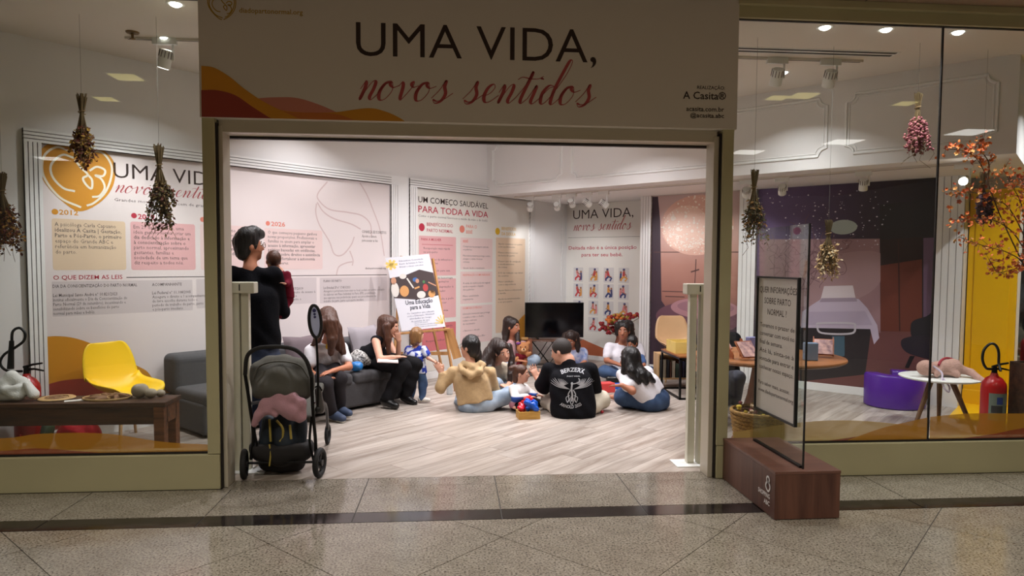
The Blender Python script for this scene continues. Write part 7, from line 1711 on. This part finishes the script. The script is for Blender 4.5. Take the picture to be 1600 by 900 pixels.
# 11 person behind him
person('dark-haired person with bowed head sitting behind the man in the black t-shirt', dict(
  hip=(1.658, 9.200, 0.085), chest=(1.640, 9.160, 0.258), neck=(1.611, 9.100, 0.370), head=(1.552, 9.020, 0.500), face=(-.35, -.75, -.55), Ls=(1.761, 9.200, 0.304), Rs=(1.474, 9.060, 0.324), hs=(1, 0, 0),
  Le=(1.753, 9.100, 0.178), Lw=(1.630, 8.950, 0.141), Lh=(1.569, 8.900, 0.140), Re=(1.440, 8.950, 0.202), Rw=(1.493, 8.850, 0.148), Rh=(1.527, 8.800, 0.139),
  Lk=(1.785, 8.950, 0.097), La=(1.562, 8.900, 0.055), Lt=(1.476, 8.900, 0.056), Rk=(1.382, 8.900, 0.107), Ra=(1.579, 8.850, 0.055), Rt=(1.664, 8.850, 0.054)),
  'tan', cloth('pale_blue_white_shirt', (206, 206, 220), .3, ns=14, col2=(120, 140, 190)), 'short', JEANS['mid'], None, 'darkbrown', 'long', ([((1.611, 9.060, 0.538), .07), ((1.647, 9.060, 0.409), .05), ((1.656, 9.060, 0.340), .03)], [((1.486, 9.040, 0.541), .06), ((1.446, 9.000, 0.443), .04)]), .9, 1.02)
# 12 woman in the white polo
person('woman in a white polo shirt sitting cross-legged facing the entrance', dict(
  hip=(2.216, 8.800, 0.066), chest=(2.204, 8.800, 0.294), neck=(2.191, 8.760, 0.468), head=(2.182, 8.700, 0.641), face=(-.34, -.92, -.08), Ls=(2.432, 8.860, 0.404), Rs=(2.015, 8.800, 0.413), hs=(1, 0, 0),
  Le=(2.447, 8.720, 0.253), Lw=(2.359, 8.520, 0.192), Lh=(2.294, 8.460, 0.169), Re=(1.969, 8.700, 0.259), Rw=(2.084, 8.480, 0.233), Rh=(2.151, 8.420, 0.209),
  Lk=(2.494, 8.520, 0.125), La=(2.083, 8.400, 0.067), Lt=(1.953, 8.400, 0.068), Rk=(1.892, 8.500, 0.149), Ra=(2.190, 8.340, 0.068), Rt=(2.312, 8.340, 0.059)),
  'brown', cloth('white_polo', (224, 220, 226), .05), 'short', JEANS['mid'], SHOE_B, 'black', 'long', ([((2.264, 8.760, 0.710), .07), ((2.300, 8.760, 0.593), .045), ((2.292, 8.760, 0.526), .03)], [((2.128, 8.760, 0.711), .05), ((2.108, 8.740, 0.596), .025)]), 1.02, 1.0, 1.05)
# 13 child on her lap
person('small dark-haired child sitting in front of the woman in the white polo', dict(
  hip=(2.240, 8.200, 0.147), chest=(2.222, 8.200, 0.305), neck=(2.204, 8.200, 0.407), head=(2.165, 8.180, 0.543), face=(-.62, -.62, -.45), Ls=(2.304, 8.240, 0.362), Rs=(2.121, 8.120, 0.364),
  Le=(2.307, 8.160, 0.278), Lw=(2.214, 8.050, 0.241), Lh=(2.167, 8.020, 0.231), Re=(2.091, 8.060, 0.279), Rw=(2.086, 7.980, 0.230), Rh=(2.066, 7.960, 0.210),
  Lk=(2.241, 8.000, 0.148), La=(2.127, 7.950, 0.104), Lt=(2.078, 7.940, 0.106), Rk=(2.100, 8.000, 0.149), Ra=(2.150, 7.920, 0.101), Rt=(2.188, 7.920, 0.101)),
  'brown', cloth('blue_child_shirt', (70, 100, 150)), 'short', JEANS['dark'], None, 'black', 'short', (), .62, 1.2, 1.0, .008)
# 14 girl with long straight hair
person('girl with long straight black hair in white t-shirt and jeans, back turned', dict(
  hip=(2.059, 6.880, 0.097), chest=(1.942, 6.880, 0.271), neck=(1.839, 6.880, 0.418), head=(1.797, 6.880, 0.531), face=(-.72, .66, -.18), Ls=(1.724, 6.900, 0.362), Rs=(2.033, 7.040, 0.364), hs=(-.8, -.5, 0),
  Le=(1.781, 6.700, 0.233), Lw=(1.680, 6.720, 0.289), Lh=(1.630, 6.780, 0.278), Re=(2.124, 7.200, 0.171), Rw=(1.995, 7.320, 0.151), Rh=(1.934, 7.360, 0.144),
  Lk=(1.747, 6.980, 0.121), La=(1.893, 7.060, -0.033), Lt=(1.779, 7.100, -0.040), Rk=(2.074, 7.420, 0.089), Ra=(1.814, 7.360, 0.032), Rt=(1.718, 7.380, 0.043)),
  'brown', WHITE_T, 'short', JEANS['mid'], None, 'black', 'long',
  ([((1.834, 6.920, 0.558), .08), ((1.847, 6.840, 0.463), .065), ((1.889, 6.770, 0.389), .05), ((1.936, 6.745, 0.308), .028)], [((1.773, 6.840, 0.530), .055), ((1.783, 6.770, 0.422), .045), ((1.856, 6.740, 0.316), .028)], [((1.745, 6.860, 0.540), .045), ((1.735, 6.840, 0.412), .035), ((1.730, 6.840, 0.280), .02)], [((1.874, 6.840, 0.450), .045), ((1.962, 6.770, 0.369), .04), ((2.020, 6.760, 0.318), .02)]), 1.0, 1.0, 1.2, hem=.30)
# 15 adult at the round table, 16 child behind the gate
person('seated adult in dark clothes half hidden by the entrance pillar at the round table', dict(
  hip=(2.630, 6.550, 0.361), chest=(2.617, 6.600, 0.635), neck=(2.591, 6.560, 0.831), head=(2.557, 6.500, 1.000), face=(.1, -.97, -.2), Ls=(2.787, 6.620, 0.760), Rs=(2.449, 6.560, 0.768), hs=(1, 0, 0),
  Le=(2.718, 6.460, 0.577), Lw=(2.555, 6.250, 0.583), Lh=(2.490, 6.180, 0.594), Re=(2.414, 6.420, 0.585), Rw=(2.374, 6.200, 0.610), Rh=(2.388, 6.140, 0.618),
  Lk=(2.650, 6.200, 0.433), La=(2.677, 6.350, 0.109), Lt=(2.595, 6.200, 0.142), Rk=(2.420, 6.150, 0.443), Ra=(2.498, 6.300, 0.122), Rt=(2.427, 6.150, 0.143)),
  'tan', cloth('black_knit_top', (22, 21, 24)), 'half', cloth('slate_trousers', (74, 74, 86), .15), SHOE_W, 'black', 'long', ([((2.580, 6.560, 1.021), .085), ((2.492, 6.560, 0.894), .05), ((2.459, 6.500, 0.787), .035)],), 1.0, 1.0, 1.05)
stl = thing('stool', 'round wooden stool under the adult at the round table', 'stool', (*(2.630, 6.550, 0.361)[:2], 0))
MB().lathe([(0, .36), (.165, .36), (.17, .375), (.165, .39), (0, .39)], 24).build('seat', M['tablewood'], stl, smooth=40)
for a in (.8, 2.4, 3.9, 5.5): MB().tube([(.11*math.cos(a), .11*math.sin(a), .36), (.16*math.cos(a), .16*math.sin(a), 0)], [.016, .012], 8).build('leg', M['tablewood'], stl, smooth=40)
person('small child in a black top and teal trousers standing behind the gate post', dict(
  hip=(2.788, 7.350, 0.323), chest=(2.784, 7.350, 0.502), neck=(2.782, 7.350, 0.630), head=(2.771, 7.330, 0.753), face=(-.4, -.9, -.1), Ls=(2.867, 7.360, 0.586), Rs=(2.699, 7.340, 0.589),
  Le=(2.883, 7.340, 0.481), Lw=(2.802, 7.240, 0.439), Lh=(2.758, 7.200, 0.438), Re=(2.672, 7.320, 0.485), Rw=(2.659, 7.280, 0.406), Rh=(2.653, 7.260, 0.360),
  Lk=(2.821, 7.330, 0.155), La=(2.828, 7.360, -0.008), Lt=(2.798, 7.260, -0.016), Rk=(2.748, 7.330, 0.156), Ra=(2.762, 7.360, -0.008), Rt=(2.718, 7.260, -0.015)),
  'brown', BLACK_T, 'short', cloth('teal_trousers', (70, 120, 118)), SHOE_W, 'black', 'short', (), .60, 1.18, 1.1, .008)
# beaker of water standing beside the beige jacket
q = (-0.069, 7.851)
bt = thing('water_bottle', 'clear plastic water bottle on the floor beside the woman in the beige jacket', 'bottle', (q[0]+.02, q[1], 0))
MB().lathe([(0, 0), (.034, 0), (.037, .01), (.034, .08), (.037, .12), (.036, .17), (.014, .205), (.014, .225), (0, .225)], 18).build('bottle_body', mat('clear_plastic', (196, 204, 206), .15, alpha=.55), bt, smooth=50)
MB().cyl((0, 0, .222), (0, 0, .245), .017, .017, 12).build('cap', M['white'], bt)

q = (-0.671, 7.020, 0.506)
nb = thing('notebook', 'pale pink notebook on the lap of the woman in black', 'notebook', (q[0], q[1], q[2]), .1)
MB().obox((0, 0, 0), (.21, .13, .004)).build('cover', mat('pale_pink_cover', (222, 190, 186), .6), nb, bevel=.001)
MB().obox((.002, 0, .006), (.20, .125, .008)).build('pages', M['white'], nb)
nb.rotation_euler = (.12, .06, .1)


# small print that nobody could pick apart stays joined
for o in bpy.data.objects:
    if o.parent and o.type == 'MESH' and any(k in o.name for k in ('lettering', 'sparkle_print', 'star_print', 'branch_print', 'printed_dots', 'back_print', 'drawing')) and not o.name.startswith('drawing_tile'): o['kind'] = 'stuff'
